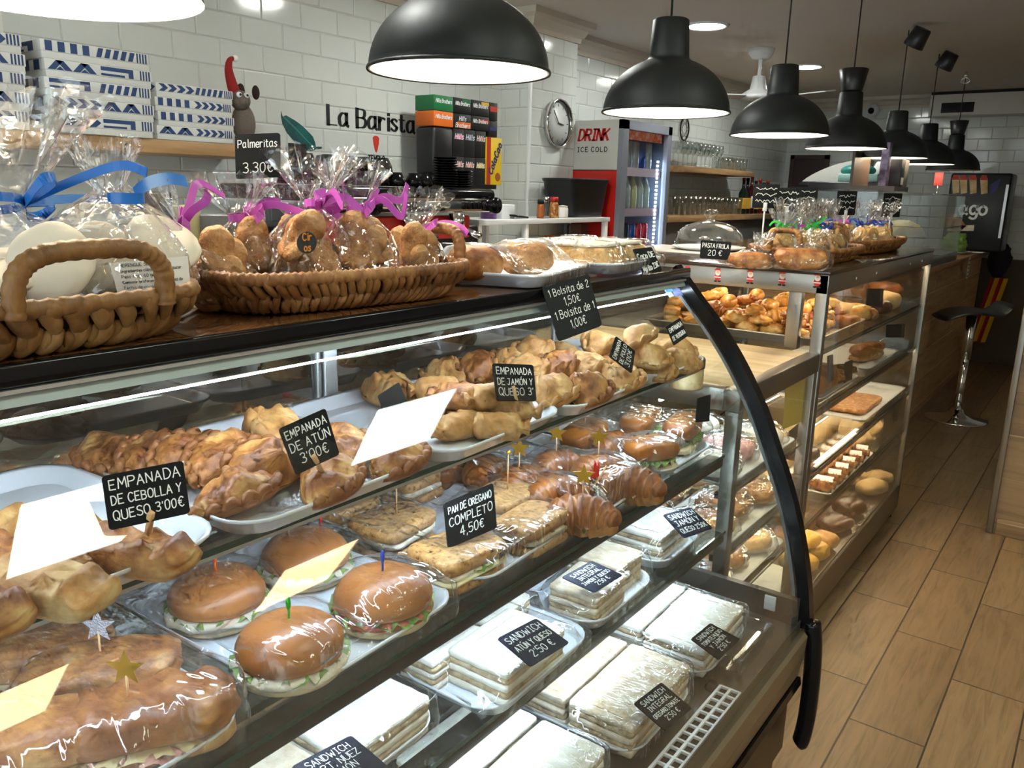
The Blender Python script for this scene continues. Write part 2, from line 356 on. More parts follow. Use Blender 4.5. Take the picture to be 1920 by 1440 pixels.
pbr('white_plastic', (.80, .81, .82), .35)
pbr('melamine', (.80, .84, .90), .18, spec=.6, coat=.4)
pbr('steel', (.33, .31, .28), .34, metal=1.0, bump=.05, bscale=200, stretch=(1, .02, 1))
pbr('steel_x', (.33, .31, .28), .34, metal=1.0)
pbr('alu', (.62, .64, .66), .35, metal=.9)
pbr('chrome', (.8, .8, .8), .06, metal=1.0)
pbr('grey_profile', hexc('8f9a98'), .45, metal=.3)
pbr('deck_steel', hexc('6b645c'), .32, metal=.7)
pbr('panel_brown', hexc('3a2c22'), .35)
pbr('wood_shelf', hexc('b08a5e'), .5, cols=((.3, hexc('8f6b45')), (.7, hexc('c09a6c'))), noise_scale=5, stretch=(6, .6, 6))
pbr('wood_pale', hexc('cdb18b'), .45, cols=((.3, hexc('b0946c')), (.7, hexc('d9c09a'))), noise_scale=4, stretch=(.6, 8, 8))
pbr('wood_bar', hexc('a9713f'), .35, cols=((.3, hexc('8a5a30')), (.7, hexc('b57e4a'))), noise_scale=4, stretch=(8, .6, 8))
pbr('wood_top', hexc('5a3a22'), .10, cols=((.35, hexc('2e1b10')), (.7, hexc('6a4528'))), noise_scale=5, stretch=(8, .5, 8))
glassy('glass', tint=(.97, .99, .98), base=.045)
glassy('glass_rear', tint=(.34, .38, .42), base=.34)
glassy('glass_small', tint=(.93, .95, .95), base=.08, power=3)
pbr('glass_edge', hexc('1d3a34'), .1, spec=.6)
pbr('glass_edge_light', hexc('a9c8bd'), .2, spec=.6)
pbr('red', hexc('c01f1a'), .4)
pbr('chalkboard', (.010, .011, .012), .6, spec=.12)
pbr('chalkboard_blue', (.008, .010, .026), .45, spec=.2)
pbr('chalk', (.86, .88, .86), .8)
emis('led_cool', (.66, .83, 1.0), 34)
emis('led_tube', (.70, .86, 1.0), 150)
emis('edge_glow', (.85, .93, 1.0), 7)
emis('led_warm', (1.0, .78, .50), 36)
emis('panel_cool', (.86, 1.0, .86), 13)
emis('panel_warm', (1.0, .70, .38), 10)
emis('downlight', (.97, 1.0, .93), 95)
emis('bulb', (1.0, .86, .64), 100)

ZC = 2.40; XW = -2.93; YB = 8.6
# ---------------------------------------------------------------- room shell
struct('floor', MB().box((-3.1, -3.0, -.1), (2.6, YB+.15, 0)), 'floor_plank')
struct('ceiling', MB().box((-3.1, -3.0, ZC), (2.6, YB+.15, ZC+.1)), 'ceiling_paint')
struct('wall_left', MB().box((XW-.12, -3.0, 0), (XW, YB, ZC)), 'tile_x')
mb = MB(); mb.box((XW, 3.787, 0), (-2.725, 4.245, ZC), mat=1)
o = struct('wall_pillar', mb, ['tile_x', 'tile_y'])
for p in o.data.polygons:
    p.material_index = 0 if abs(p.normal.x) > .9 else 1
mb = MB().box((XW-.12, YB, .95), (2.6, YB+.12, ZC), mat=0).box((XW-.12, YB-.015, 0), (2.6, YB+.12, .95), mat=1)
struct('wall_back', mb, ['tile_y', 'brown_dado'])
struct('wall_right', MB().box((2.5, -3.0, 0), (2.62, YB, ZC)), 'white_paint')
mb = MB().box((-1.60, YB-.22, 2.19), (2.5, YB, 2.372), mat=0, bev=.004).box((-1.60, YB-.19, 2.372), (2.5, YB, ZC), mat=1)
o = struct('trim_1', mb, ['white_paint', 'black_matte'])
struct('wall_column', MB().box((-.285, 4.03, 0), (.35, 4.55, ZC), mat=0), 'pillar_plank')
struct('trim_2', MB().box((-.298, 4.016, 0), (-.272, 4.05, ZC), bev=.003), 'steel_x')
struct('baseboard_column', MB().box((-.262, 4.016, 0), (.35, 4.03, .075), bev=.003), 'pillar_plank')
# cornices
def cornice(name, pts, side):
    """stepped crown moulding along a run of plan points; side = outward normals"""
    prof = ((0, -.11), (.012, -.11), (.016, -.085), (.03, -.075), (.045, -.045), (.075, -.03), (.08, 0), (0, 0)); mb = MB(); rows = []
    for (x, y), (nx, ny) in zip(pts, side): rows.append([(x+nx*a, y+ny*a, ZC+z) for a, z in prof])
    mb.grid(rows, closed_v=True, smooth=False, cap0=True, cap1=True); return struct(name, mb, 'cornice')
cornice('trim_3', [(-2.725, 3.787), (-2.725, 4.245)], [(1, -1), (1, 1)])
cornice('trim_4', [(XW, 3.787), (-2.725, 3.787)], [(0, -1), (1, -1)])
cornice('trim_5', [(XW, 4.245), (XW, YB)], [(1, 0), (1, 0)])
cornice('trim_6', [(XW, -3.0), (XW, 3.787)], [(1, 0), (1, 0)])
cornice('trim_7', [(XW, YB), (-1.60, YB)], [(0, -1), (0, -1)])
struct('trim_8', MB().box((-2.735, 3.776, .9), (-2.717, 3.793, ZC-.1), bev=.002), 'white_plastic')

# dark doorway in the back wall
mb = MB().box((-2.82, YB-.05, 0), (-2.52, YB-.016, 1.83), mat=0)
dr = struct('door_1', mb, [pbr('door_red', hexc('2a0f0c'), .4)])
obj('door_frame', MB().box((-2.86, YB-.06, 0), (-2.82, YB-.016, 1.87)).box((-2.52, YB-.06, 0), (-2.48, YB-.016, 1.87)).box((-2.86, YB-.06, 1.83), (-2.48, YB-.016, 1.87)), pbr('door_wood', hexc('3b2417'), .5), dr)

# ---------------------------------------------------------------- pendant lamps
def shade_prof(o):
    """outer/inner outline of the dome shade, z from the rim up; o = inset"""
    R = .185-o; pr_ = []
    for k in range(15):
        a = radians(90*k/14*.88); pr_.append((R*cos(a), (.152-o*.4)*sin(a)/sin(radians(79.2))))
    return pr_
def make_lamp():
    t = thing('pendant_lamp', '', 'pendant lamp')
    dome = shade_prof(0); k = [i for i, (r, z) in enumerate(dome) if r < .062]
    outer = [p for p in dome if p[0] >= .060]+[(.0600, .150), (.0585, .157), (.052, .255), (.046, .259), (.0, .259)]
    inner = [p for p in shade_prof(.004) if p[0] >= .05]+[(.045, .1505), (.0, .151)]
    mb = MB(); mb.lathe(outer, 48, 0)
    mb.lathe([(.185, 0), (.1885, -.002), (.1895, .002), (.1875, .006), (.185, .006)], 48, 0)
    obj('shade', mb, 'black_lamp', t)
    obj('reflector', MB().lathe([(.185, 0)]+inner, 48), 'white_enamel', t, 'white inner face of the shade')
    obj('bulb', MB().ball((0, 0, .075), (.045, .045, .05), 20, 14), 'bulb', t, 'glowing frosted bulb')
    obj('cord', MB().cyl((0, 0, .255), (0, 0, ZC-1.69-.02), .0032, n=8), 'black_matte', t)
    return t
LZ = 1.685
LY = [1.345, 2.285, 3.27, 4.21, 5.205, 6.12, 7.2]
LLAB = ['black dome pendant lamp nearest the shop front, over the woven baskets', 'black dome pendant lamp hanging in front of the drinks fridge', 'third black dome pendant lamp, over the glass cake dome',
        'black dome pendant lamp with a cup-shaped cover resting on its neck, in mid row', 'black dome pendant lamp with a tilted ceiling cover, nearer of two such',
        'black dome pendant lamp with a tilted ceiling cover, second of two such', 'farthest black pendant lamp, unlit-looking, with a cup cover on its neck']
lamp0 = make_lamp()
LAMPS = []
for i, y in enumerate(LY):
    l = lamp0 if i == 0 else dup(lamp0)
    l.location = (-1.15, y, LZ); l['label'] = LLAB[i]; l['group'] = 'black pendant lamps over the counter'; LAMPS.append(l)
cupm = MB().lathe([(0, 0), (.046, 0), (.047, .004), (.066, .098), (.062, .10), (.0, .09)], 28).mesh('cup_cover', 'black_satin')
cup_tilt = MB().lathe([(0, 0), (.055, 0), (.057, .004), (.045, .10), (.042, .102), (0, .10)], 28).mesh('ceiling_cover', 'black_satin')
for i in (3, 6):
    c = obj('cup_cover', cupm, None, LAMPS[i]); c.location = (0, 0, .262)
for i in (4, 5):
    c = obj('ceiling_cover', cup_tilt, None, LAMPS[i]); c.location = (.03, 0, .60); c.rotation_euler = (radians(8), radians(28), 0)
c = obj('ceiling_hook', MB().tube([(.03*cos(a), 0, .65+.02*sin(a)) for a in [2*pi*k/12 for k in range(12)]], .004, 6, closed=True).cyl((0, 0, .67), (0, 0, .71), .012), 'chrome', LAMPS[6])
for l in LAMPS[6:]:
    for ch in l.children:
        if ch.name.startswith('bulb'):
            ch.data = ch.data.copy(); ch.data.materials.clear(); ch.data.materials.append(pbr('bulb_off', (.8, .75, .65), .3))

# another white shade at the top corner over the near shelf
t = thing('pendant_lamp', 'white pendant shade at the top corner above the cake boxes', 'pendant lamp', tuple(onx(-1.15, 95, -14)))
obj('shade', MB().lathe([(.185, 0), (.18, .03), (.13, .10), (.06, .15), (.05, .25), (0, .255)], 40), 'black_lamp', t)
obj('reflector', MB().lathe([(.185, 0), (.178, .02), (.128, .09), (.0, .145)], 40), 'white_enamel', t, 'white inner face of the shade')
obj('bulb', MB().ball((0, 0, .07), .045, 16, 12), 'bulb', t)
obj('cord', MB().cyl((0, 0, .255), (0, 0, ZC-t.location.z-.01), .0032, n=8), 'black_matte', t)

# ---------------------------------------------------------------- ceiling lights
def panel(x, y, m, lab, w=.42):
    t = thing('ceiling_panel', lab, 'ceiling light', (x, y, ZC), 0, 'square ceiling panels')
    obj('frame', MB().box((-w/2-.02, -w/2-.02, -.012), (w/2+.02, -w/2, 0)).box((-w/2-.02, w/2, -.012), (w/2+.02, w/2+.02, 0)).box((-w/2-.02, -w/2, -.012), (-w/2, w/2, 0)).box((w/2, -w/2, -.012), (w/2+.02, w/2, 0)), 'white_plastic', t)
    obj('diffuser', MB().box((-w/2, -w/2, -.006), (w/2, w/2, 0)), m, t)
panel(.07, 2.10, 'panel_cool', 'square white ceiling panel light above the aisle by the sandwich case')
panel(.06, .95, 'panel_cool', 'square white ceiling panel light above the aisle nearest the shop front')
panel(.14, 4.50, 'panel_cool', 'square white ceiling panel light farther down the aisle')
panel(1.45, 2.15, 'panel_warm', 'square warm ceiling panel light by the far side of the aisle')
panel(1.45, .85, 'panel_warm', 'square warm ceiling panel light nearest the shop front')
dl = None
for px, py, lab in ((1325, 48, 'round recessed downlight in the ceiling, nearer to the clock'), (1512, 125, 'round recessed downlight in the ceiling behind the second pendant lamp')):
    p = onz(ZC, px, py)
    t = thing('recessed_downlight', lab, 'ceiling light', (p.x, p.y, ZC), 0, 'recessed downlights')
    obj('ring', MB().lathe([(.10, -.001), (.105, -.008), (.125, -.006), (.128, 0), (.10, 0)], 36), 'white_plastic', t)
    obj('diffuser', MB().lathe([(0, -.003), (.1, -.003), (.1, 0), (0, 0)], 36), 'downlight', t)
for p, lab in (((-1.55, 1.15, ZC), 'over the coffee station'), ((-2.0, 2.9, ZC), 'over the espresso machine')):
    t = thing('recessed_downlight', 'round recessed downlight in the ceiling '+lab, 'ceiling light', p, 0, 'recessed downlights')
    obj('ring', MB().lathe([(.10, -.001), (.105, -.008), (.125, -.006), (.128, 0), (.10, 0)], 36), 'white_plastic', t)
    obj('diffuser', MB().lathe([(0, -.003), (.1, -.003), (.1, 0), (0, 0)], 36), 'downlight', t)

# ceiling fan and security camera
p = onz(ZC, 1428, 92)
t = thing('ceiling_fan', 'white ceiling fan on a short rod behind the pendant lamps', 'ceiling fan', (p.x, p.y, ZC))
obj('canopy', MB().lathe([(0, 0), (.085, 0), (.08, -.03), (.055, -.06), (0, -.062)], 24), 'white_plastic', t)
obj('rod', MB().cyl((0, 0, -.05), (0, 0, -.19), .013), 'white_plastic', t)
obj('motor', MB().lathe([(0, -.16), (.04, -.17), (.055, -.25), (.11, -.285), (.12, -.30), (.11, -.315), (0, -.32)], 28), 'white_plastic', t)
for k in range(3):
    b = MB().box((.10, -.05, -.312), (.55, .05, -.304), bev=.003)
    o = obj('blade', b, 'white_plastic', t); o.rotation_euler = (radians(8), 0, radians(218+120*k))
p = ony(YB-.02, 1638, 207)
t = thing('security_camera', 'small round white security camera high on the back wall', 'camera', (p.x, YB, p.z))
obj('body', MB().ball((0, -.06, 0), .06, 18, 12), 'white_plastic', t)
obj('lens', MB().ball((0, -.105, -.01), .03, 14, 10), 'black_gloss', t)
solo('ceiling_vent', MB().box((-1.5, YB-.225, 2.215), (-1.24, YB-.221, 2.30)), 'black_gloss', 'dark slot vent in the white box beam at the far end', 'vent')
# ---------------------------------------------------------------- curved display case (the near one)
YE = 1.715; Y0 = -.62; XB = -1.13; ZT = 1.288
PROF = [(-.819, 1.284), (-.764, 1.222), (-.707, 1.161), (-.651, 1.089), (-.593, .995), (-.548, .899), (-.509, .809), (-.475, .704), (-.453, .608), (-.440, .515)]
GP = [(p.x, p.y) for p in catmull([(a, b, 0) for a, b in PROF], 5)]
def gxz(z):
    for (xa, za), (xb, zb) in zip(GP, GP[1:]):
        if zb <= z <= za: return xa+(xb-xa)*(za-z)/(za-zb)
    return GP[-1][0] if z < GP[-1][1] else GP[0][0]
def offs(pts, d):
    o = []
    for i, p in enumerate(pts):
        a = pts[max(i-1, 0)]; b = pts[min(i+1, len(pts)-1)]; dx, dz = b[0]-a[0], b[1]-a[1]; l = math.hypot(dx, dz)
        o.append((p[0]-dz/l*d, p[1]+dx/l*d))
    return o
case = thing('display_case', 'long curved-glass refrigerated display case with black frame full of wrapped sandwiches', 'display case', (0, 0, 0))
mb = MB().box((XB, Y0, .10), (-.47, YE-.02, .50)).box((-.47, Y0, .21), (-.452, YE-.02, .40))
obj('base', mb, 'panel_brown', case)
obj('plinth', MB().box((XB+.05, Y0, 0), (-.60, YE-.1, .10)), 'black_matte', case)
mb = MB().prism([(-.47, .50), (-.432, .512), (-.425, .505), (-.428, .455), (-.47, .455)], Y0, YE-.02, axis=1)
mb.prism([(-.47, .45), (-.430, .45), (-.436, .405), (-.47, .402)], Y0, YE-.02, axis=1)
obj('bottom_rail', mb, pbr('rail_metal', hexc('8f8069'), .38, metal=.55), case)
obj('bumper', MB().prism([(-.47, .40), (-.430, .402), (-.427, .385), (-.44, .375), (-.47, .375)], Y0, YE-.02, axis=1), 'black_gloss', case)
# glass
o1 = [g for g in GP if .512 <= g[1] <= 1.262]; gi = offs(o1, -.003); go = offs(o1, .003)
mb = MB()
mb.grid([[(x, y, z) for x, z in go] for y in (Y0, YE-.012)]); mb.grid([[(x, y, z) for x, z in gi] for y in (Y0, YE-.012)])
mb.grid([[(x, y, z) for x, z in (go[0], gi[0])] for y in (Y0, YE-.012)], mat=1)  # top edge of the glass glows as a painted highlight, no lamp
obj('front_glass', mb, ['glass', 'edge_glow'], case, 'curved clear front glass')
eg = [(x, z) for x, z in offs(GP, -.012)]+[(XB, .515), (XB, 1.265)]
obj('end_glass', MB().prism(eg, YE-.010, YE-.003, axis=1), 'glass', case, 'flat clear end glass')
# black end frame, following the curve, and its lower bumper
fo = offs(GP, .016); fi = offs(GP, -.014); mb = MB()
rows = [[(a[0], YE-.012, a[1]), (a[0], YE+.018, a[1]), (b[0], YE+.018, b[1]), (b[0], YE-.012, b[1])] for a, b in zip(fo, fi)]
mb.grid(rows, closed_v=True, smooth=False, cap0=True, cap1=True)
bp = catmull([(-.425, YE+.003, .53), (-.417, YE+.003, .48), (-.412, YE+.003, .40), (-.412, YE+.003, .30), (-.418, YE+.003, .235), (-.424, YE+.003, .222)], 5)
mb.tube(bp, [.019]*(len(bp)-3)+[.018, .014, .005], 14)
obj('end_frame', mb, 'black_gloss', case)
ai = offs(GP, -.014); aj = offs(GP, -.021); mb = MB()
mb.grid([[(a[0], YE-.012, a[1]), (a[0], YE-.004, a[1]), (b[0], YE-.004, b[1]), (b[0], YE-.012, b[1])] for a, b in zip(ai, aj)], closed_v=True, smooth=False)
obj('edge_trim', mb, pbr('trim_grey', hexc('7d8488'), .6), case)
# top
obj('top', MB().box((XB-.03, Y0, 1.262), (-.792, YE+.018, ZT), bev=.004), 'wood_top', case)
obj('top_edge', MB().box((-.795, Y0, 1.266), (-.782, YE+.018, ZT+.0006), bev=.003), 'black_gloss', case)
obj('top_line', MB().box((-.789, Y0, 1.262), (-.779, YE-.01, 1.266)), 'alu', case)
obj('top_profile', MB().prism([(-.80, 1.262), (-.785, 1.262), (-.779, 1.250), (-.80, 1.246)], Y0, YE-.012, axis=1), 'grey_profile', case)
# light tube under the top
obj('light_tube', MB().cyl((-.815, Y0, 1.2295), (-.815, YE-.03, 1.2295), .0013, n=8), 'led_tube', case, 'cool white light tube under the top')
# shelves
SH = {1: (1.075, -.722), 2: (.880, -.650), 3: (.700, -.632)}
for k, (z, xf) in SH.items():
    s = obj('shelf', MB().box((XB+.03, Y0, z-.008), (xf, YE-.02, z), mat=0), ['glass', 'glass_edge'], case)
    for p in s.data.polygons:
        if p.normal.x > .9: p.material_index = 1
    if k == 1:
        obj('shelf_rail', MB().box((xf-.030, Y0, z-.0115), (xf-.008, YE-.02, z-.009)).box((xf-.0105, Y0, z-.017), (xf-.0085, YE-.02, z-.009)), 'alu', s)
        obj('light_strip', MB().box((xf-.026, Y0, z-.0145), (xf-.012, YE-.03, z-.012)), 'led_cool', s, 'strip of cool white lights')
    else:
        obj('shelf_rail', MB().box((xf-.014, Y0, z-.030), (xf-.003, YE-.02, z-.009), bev=.002).box((xf-.04, Y0, z-.011), (xf-.01, YE-.02, z-.009)), pbr('rail_dark', hexc('3a342e'), .35, metal=.6) if 'rail_dark' not in MATS else 'rail_dark', s)
        obj('light_strip', MB().box((xf-.034, Y0, z-.015), (xf-.020, YE-.03, z-.0115)), 'led_cool', s, 'strip of cool white lights')
    for y in (.35, 1.0, YE-.03):
        obj('bracket', MB().box((XB+.01, y-.004, z-.03), (XB+.25, y+.004, z-.008)), 'alu', s)
# deck, grille, rear doors
obj('deck', MB().box((XB+.02, Y0, .50), (-.445, YE-.015, .525)).box((-.4475, Y0, .525), (-.445, YE-.015, .535)), 'deck_steel', case)
obj('end_wall', MB().box((XB+.02, YE-.03, .525), (-.452, YE-.012, .585)), 'deck_steel', case)
gy0, gy1 = .55, 1.36; g = MB(); nx = 2; gx0, gx1 = -.490, -.450
n = int((gy1-gy0)/.0245)
for k in range(n+1):
    y = gy0+(gy1-gy0)*k/n; g.box((gx0, y-.0022, .527), (gx1, y+.0022, .532))
for x in (gx0, (gx0+gx1)/2, gx1): g.box((x-.0025, gy0, .527), (x+.0025, gy1, .5325))
gr = obj('air_grille', g, 'white_plastic', case)
obj('grille_shade', MB().box((gx0, gy0, .5255), (gx1, gy1, .5262)), 'black_matte', gr)  # black sheet under the bars stands for shade in the holes
obj('deck_knob', MB().lathe([(0, .014), (.008, .013), (.010, .004), (.014, .002), (.014, 0)], 20, M=Matrix.Translation(onz(.526, 1335, 1290))), 'black_gloss', case)
p = onz(.56, 1415, 1165)
obj('latch', MB().box((p.x-.014, YE-.036, .545), (p.x+.012, YE-.03, .58), bev=.004), 'white_plastic', case)
rd = obj('rear_door', MB().box((XB, Y0, .52), (XB+.006, .955, 1.262)), 'glass_rear', case)
obj('door_frame', MB().box((XB-.004, .925, .52), (XB+.012, .955, 1.262), bev=.003).box((XB-.004, Y0, 1.24), (XB+.012, .955, 1.262)), 'alu', rd)
rd = obj('rear_door', MB().box((XB+.014, .93, .52), (XB+.02, YE-.02, 1.262)), 'glass_rear', case)
obj('door_frame', MB().box((XB+.01, .93, .52), (XB+.026, .96, 1.262), bev=.003).box((XB+.01, YE-.05, .52), (XB+.026, YE-.02, 1.262), bev=.003).box((XB+.01, .93, 1.24), (XB+.026, YE-.02, 1.262)), 'alu', rd)
# sticker on the end glass
def quad3(ps, pt, nrm, off=.0):
    """four picture points carried onto a plane of the place"""
    nrm = Vector(nrm).normalized(); pt = Vector(pt); out = []
    for px, py in ps:
        d = _f*FPX+_r*(px-960)-_u*(py-720); out.append(CAM+d*((pt-CAM).dot(nrm)/d.dot(nrm))+nrm*off)
    return out
def slab(q, th, nrm, mat=0, mb=None, r=0.0):
    """thin board on four corners, th thick behind its face, corners rounded by r (fraction)"""
    mb = mb or MB(); nrm = Vector(nrm).normalized(); a, b, c, d = [Vector(p) for p in q]
    def B(s, t): return (a*(1-s)+b*s)*(1-t)+(d*(1-s)+c*s)*t
    if r > 0:
        ol = []
        for cx, cy_, a0 in ((1-r, r, -90), (1-r, 1-r, 0), (r, 1-r, 90), (r, r, 180)):
            for k in range(5):
                an = radians(a0+90*k/4); ol.append((cx+r*cos(an), cy_+r*sin(an)))
    else: ol = [(0, 0), (1, 0), (1, 1), (0, 1)]
    f_ = [B(*p) for p in ol]; bk = [p-nrm*th for p in f_]; n = len(ol)
    return mb.add(f_+bk, [(i, (i+1) % n, n+(i+1) % n, n+i) for i in range(n)]+[tuple(range(n)), tuple(range(n, 2*n))[::-1]], mat)
PL = (0, YE-.013, 0); PN = (0, -1, 0)
st = obj('sticker', slab(quad3([(1247, 520), (1262, 519), (1281, 553), (1266, 557)], PL, PN), .0006, PN), pbr('sticker_blue', hexc('1c2c78'), .4), case)
obj('sticker_stripe', slab(quad3([(1231, 522), (1239, 521), (1264, 555), (1255, 558)], PL, PN), .0006, PN), 'white_plastic', st)
obj('sticker_mark', slab(quad3([(1243, 531), (1255, 530), (1262, 546), (1250, 548)], PL, PN, .0006), .0004, PN), pbr('sticker_sky', hexc('4aa0e0'), .4), st)
obj('sticker_mark', slab(quad3([(1259, 533), (1265, 532), (1271, 541), (1263, 540)], PL, PN, .0006), .0004, PN), 'white_plastic', st)
# small clear box lying on the deck by the front corner
p = onz(.54, 1440, 1225)
t = solo('plastic_box', MB().box((-.045, -.09, 0), (.045, .09, .003)).box((-.045, -.09, 0), (-.042, .09, .03)).box((.042, -.09, 0), (.045, .09, .03)).box((-.045, -.09, 0), (.045, -.087, .03)).box((-.045, .087, 0), (.045, .09, .03)), 'glass_small',
         'small clear plastic box on the deck in the front corner of the curved case', 'box', (-.515, 1.50, .5355))

# ---------------------------------------------------------------- straight display cases behind it
XF = -.665; YN = 2.42; YF = 3.98; ZC2 = 1.24; ZW = 1.005; YL = 1.80; XB2 = -1.50
pc = thing('pastry_case', 'tall straight glass pastry case with steel frame and santa stickers', 'display case', (0, 0, 0))
def post(x, y, z0, z1, w=.03, d=.03, par=pc, nm='post'):
    return obj(nm, MB().box((x-w, y, z0), (x, y+d, z1), bev=.002), 'steel_x', par)
post(XF, YN, .10, ZC2-.005, .034, .03); post(XF, YF-.022, .10, ZC2-.005, .022, .022); post(XB2+.03, YN, .10, ZC2-.005); post(XB2+.03, YF-.03, .10, ZC2-.005)
post(XF-.075, YN+.012, ZW, ZC2-.05, .04, .03)
mb = MB().box((XB2, YN, ZC2-.062), (XF, YN+.02, ZC2-.006), bev=.002); obj('top_rail', mb, 'steel_x', pc)
tr = obj('top_rail', MB().box((XF-.02, YN, ZC2-.062), (XF+.001, YF, ZC2-.006), bev=.002), 'steel', pc)
for y in (2.72, 2.98, 3.52, 3.75):
    obj('rivet', MB().ball((XF+.001, y, ZC2-.035), (.002, .005, .005), 8, 6), 'white_plastic', tr)
obj('top', MB().box((XB2, YN-.004, ZC2-.006), (XF+.004, YF, ZC2+.006), mat=0, bev=.002), pbr('dark_top', hexc('3a2a1e'), .12), pc)
obj('base', MB().box((XB2, YN, .04), (XF, YF, .155), mat=0), 'steel', pc)
for y in (YN+.05, YF-.05): obj('foot', MB().cyl((XF-.03, y, 0), (XF-.03, y, .04), .018), 'black_matte', pc)
obj('side_glass', MB().box((XF-.006, YN+.03, .155), (XF, YF-.022, ZC2-.062)), 'glass', pc)
obj('end_glass', MB().box((XB2+.03, YF-.008, .155), (XF-.022, YF-.002, ZC2-.062)), 'glass', pc)
obj('rear_panel', MB().box((XB2, YN+.03, .155), (XB2+.006, YF-.03, ZC2-.062)), pbr('rear_dark', hexc('2a2420'), .25), pc)
PSH = [1.005, .815, .605, .430]
for i, z in enumerate(PSH[:]):
    x0 = XB2+.02
    s = obj('shelf', MB().box((x0, YN+.032, z-.008), (XF-.014, YF-.03, z), mat=0), ['glass', 'glass_edge'], pc)
    for q in s.data.polygons:
        if q.normal.x > .9: q.material_index = 1
    obj('shelf_rail', MB().box((XF-.030, YN+.032, z-.016), (XF-.012, YF-.03, z-.009)), 'rail_dark', s)
obj('floor_panel', MB().box((XB2, YN+.03, .155), (XF-.01, YF-.03, .165)), 'steel_x', pc)
for x in (-.72, -1.15):
    obj('light_tube', MB().cyl((x, YN+.06, ZC2-.03), (x, YF-.06, ZC2-.03), .008, n=8), 'led_warm', pc, 'warm light tube under the top')
for z in PSH[1:]:
    obj('light_tube', MB().cyl((XF-.035, YN+.06, z-.026), (XF-.035, YF-.06, z-.026), .005, n=6), 'led_warm', pc); obj('light_cover', MB().box((XF-.046, YN+.05, z-.020), (XF-.020, YF-.05, z-.0165)).box((XF-.0245, YN+.05, z-.034), (XF-.020, YF-.05, z-.0165)), 'rail_dark', pc)
# lower counter with the wooden worktop between the two cases
lc = thing('low_counter', 'low glass-fronted steel counter with a pale wooden worktop', 'counter', (0, 0, 0))
obj('worktop', MB().box((XB2, YL+.03, ZW-.02), (XF-.04, YN-.001, ZW-.002), bev=.002), 'wood_pale', lc)
obj('rim', MB().box((XF-.04, YL, ZW-.055), (XF, YN-.001, ZW), bev=.003).box((XB2, YL, ZW-.055), (XF-.04, YL+.035, ZW), bev=.003), 'steel_x', lc)
obj('post', MB().box((XF-.035, YL+.002, .10), (XF-.002, YL+.035, ZW-.055), bev=.002), 'steel_x', lc)
obj('post', MB().box((XB2, YL+.002, .10), (XB2+.035, YL+.035, ZW-.055), bev=.002), 'steel_x', lc)
obj('post', MB().box((XF-.032, YN-.034, .10), (XF-.002, YN-.004, ZW-.055), bev=.002), 'steel_x', lc)
obj('base', MB().box((XB2, YL, .02), (XF, YN-.002, .155)), 'steel', lc)
obj('floor_panel', MB().box((XB2+.02, YL+.02, .155), (XF-.01, YN-.01, .165)), 'steel_x', lc)
obj('side_glass', MB().box((XF-.010, YL+.036, .155), (XF-.004, YN-.034, ZW-.055)), 'glass', lc)
obj('end_glass', MB().box((XB2+.036, YL+.006, .155), (XF-.036, YL+.012, ZW-.055)), 'glass', lc)
obj('rear_panel', MB().box((XB2, YL+.03, .155), (XB2+.006, YN-.03, ZW-.055)), 'rear_dark', lc)
LSH = [.735, .565, .410]
for z in LSH:
    s = obj('shelf', MB().box((XB2+.02, YL+.03, z-.008), (XF-.016, YN-.01, z), mat=0), ['glass', 'glass_edge'], lc)
    for q in s.data.polygons:
        if q.normal.x > .9: q.material_index = 1
for z in [ZW-.055]+LSH:
    obj('light_tube', MB().cyl((XF-.05, YL+.06, z-.018), (XF-.05, YN-.06, z-.018), .005, n=6), 'led_warm', lc); obj('light_cover', MB().box((XF-.062, YL+.05, z-.012), (XF-.036, YN-.05, z-.0085)).box((XF-.0405, YL+.05, z-.026), (XF-.036, YN-.05, z-.0085)).box((XF-.062, YL+.046, z-.026), (XF-.036, YL+.05, z-.0085)), 'rail_dark', lc)
obj('light_tube', MB().cyl((-.86, YL+.06, ZW-.03), (-.86, YN-.06, ZW-.03), .007, n=6), 'led_cool', lc)
for z in LSH+[ZW-.055]:  # hidden cool tubes with covers, added to brighten the goods
    obj('light_tube', MB().cyl((-.90, YL+.06, z-.018), (-.90, YN-.06, z-.018), .004, n=6), 'led_cool', lc); obj('light_cover', MB().box((-.907, YL+.05, z-.012), (-.893, YN-.05, z-.0085)), 'alu', lc)
for z in PSH[1:]:
    obj('light_tube', MB().cyl((-.86, YN+.08, z-.018), (-.86, YF-.08, z-.018), .004, n=6), 'led_warm', pc); obj('light_cover', MB().box((-.868, YN+.06, z-.012), (-.852, YF-.06, z-.0085)), 'alu', pc)
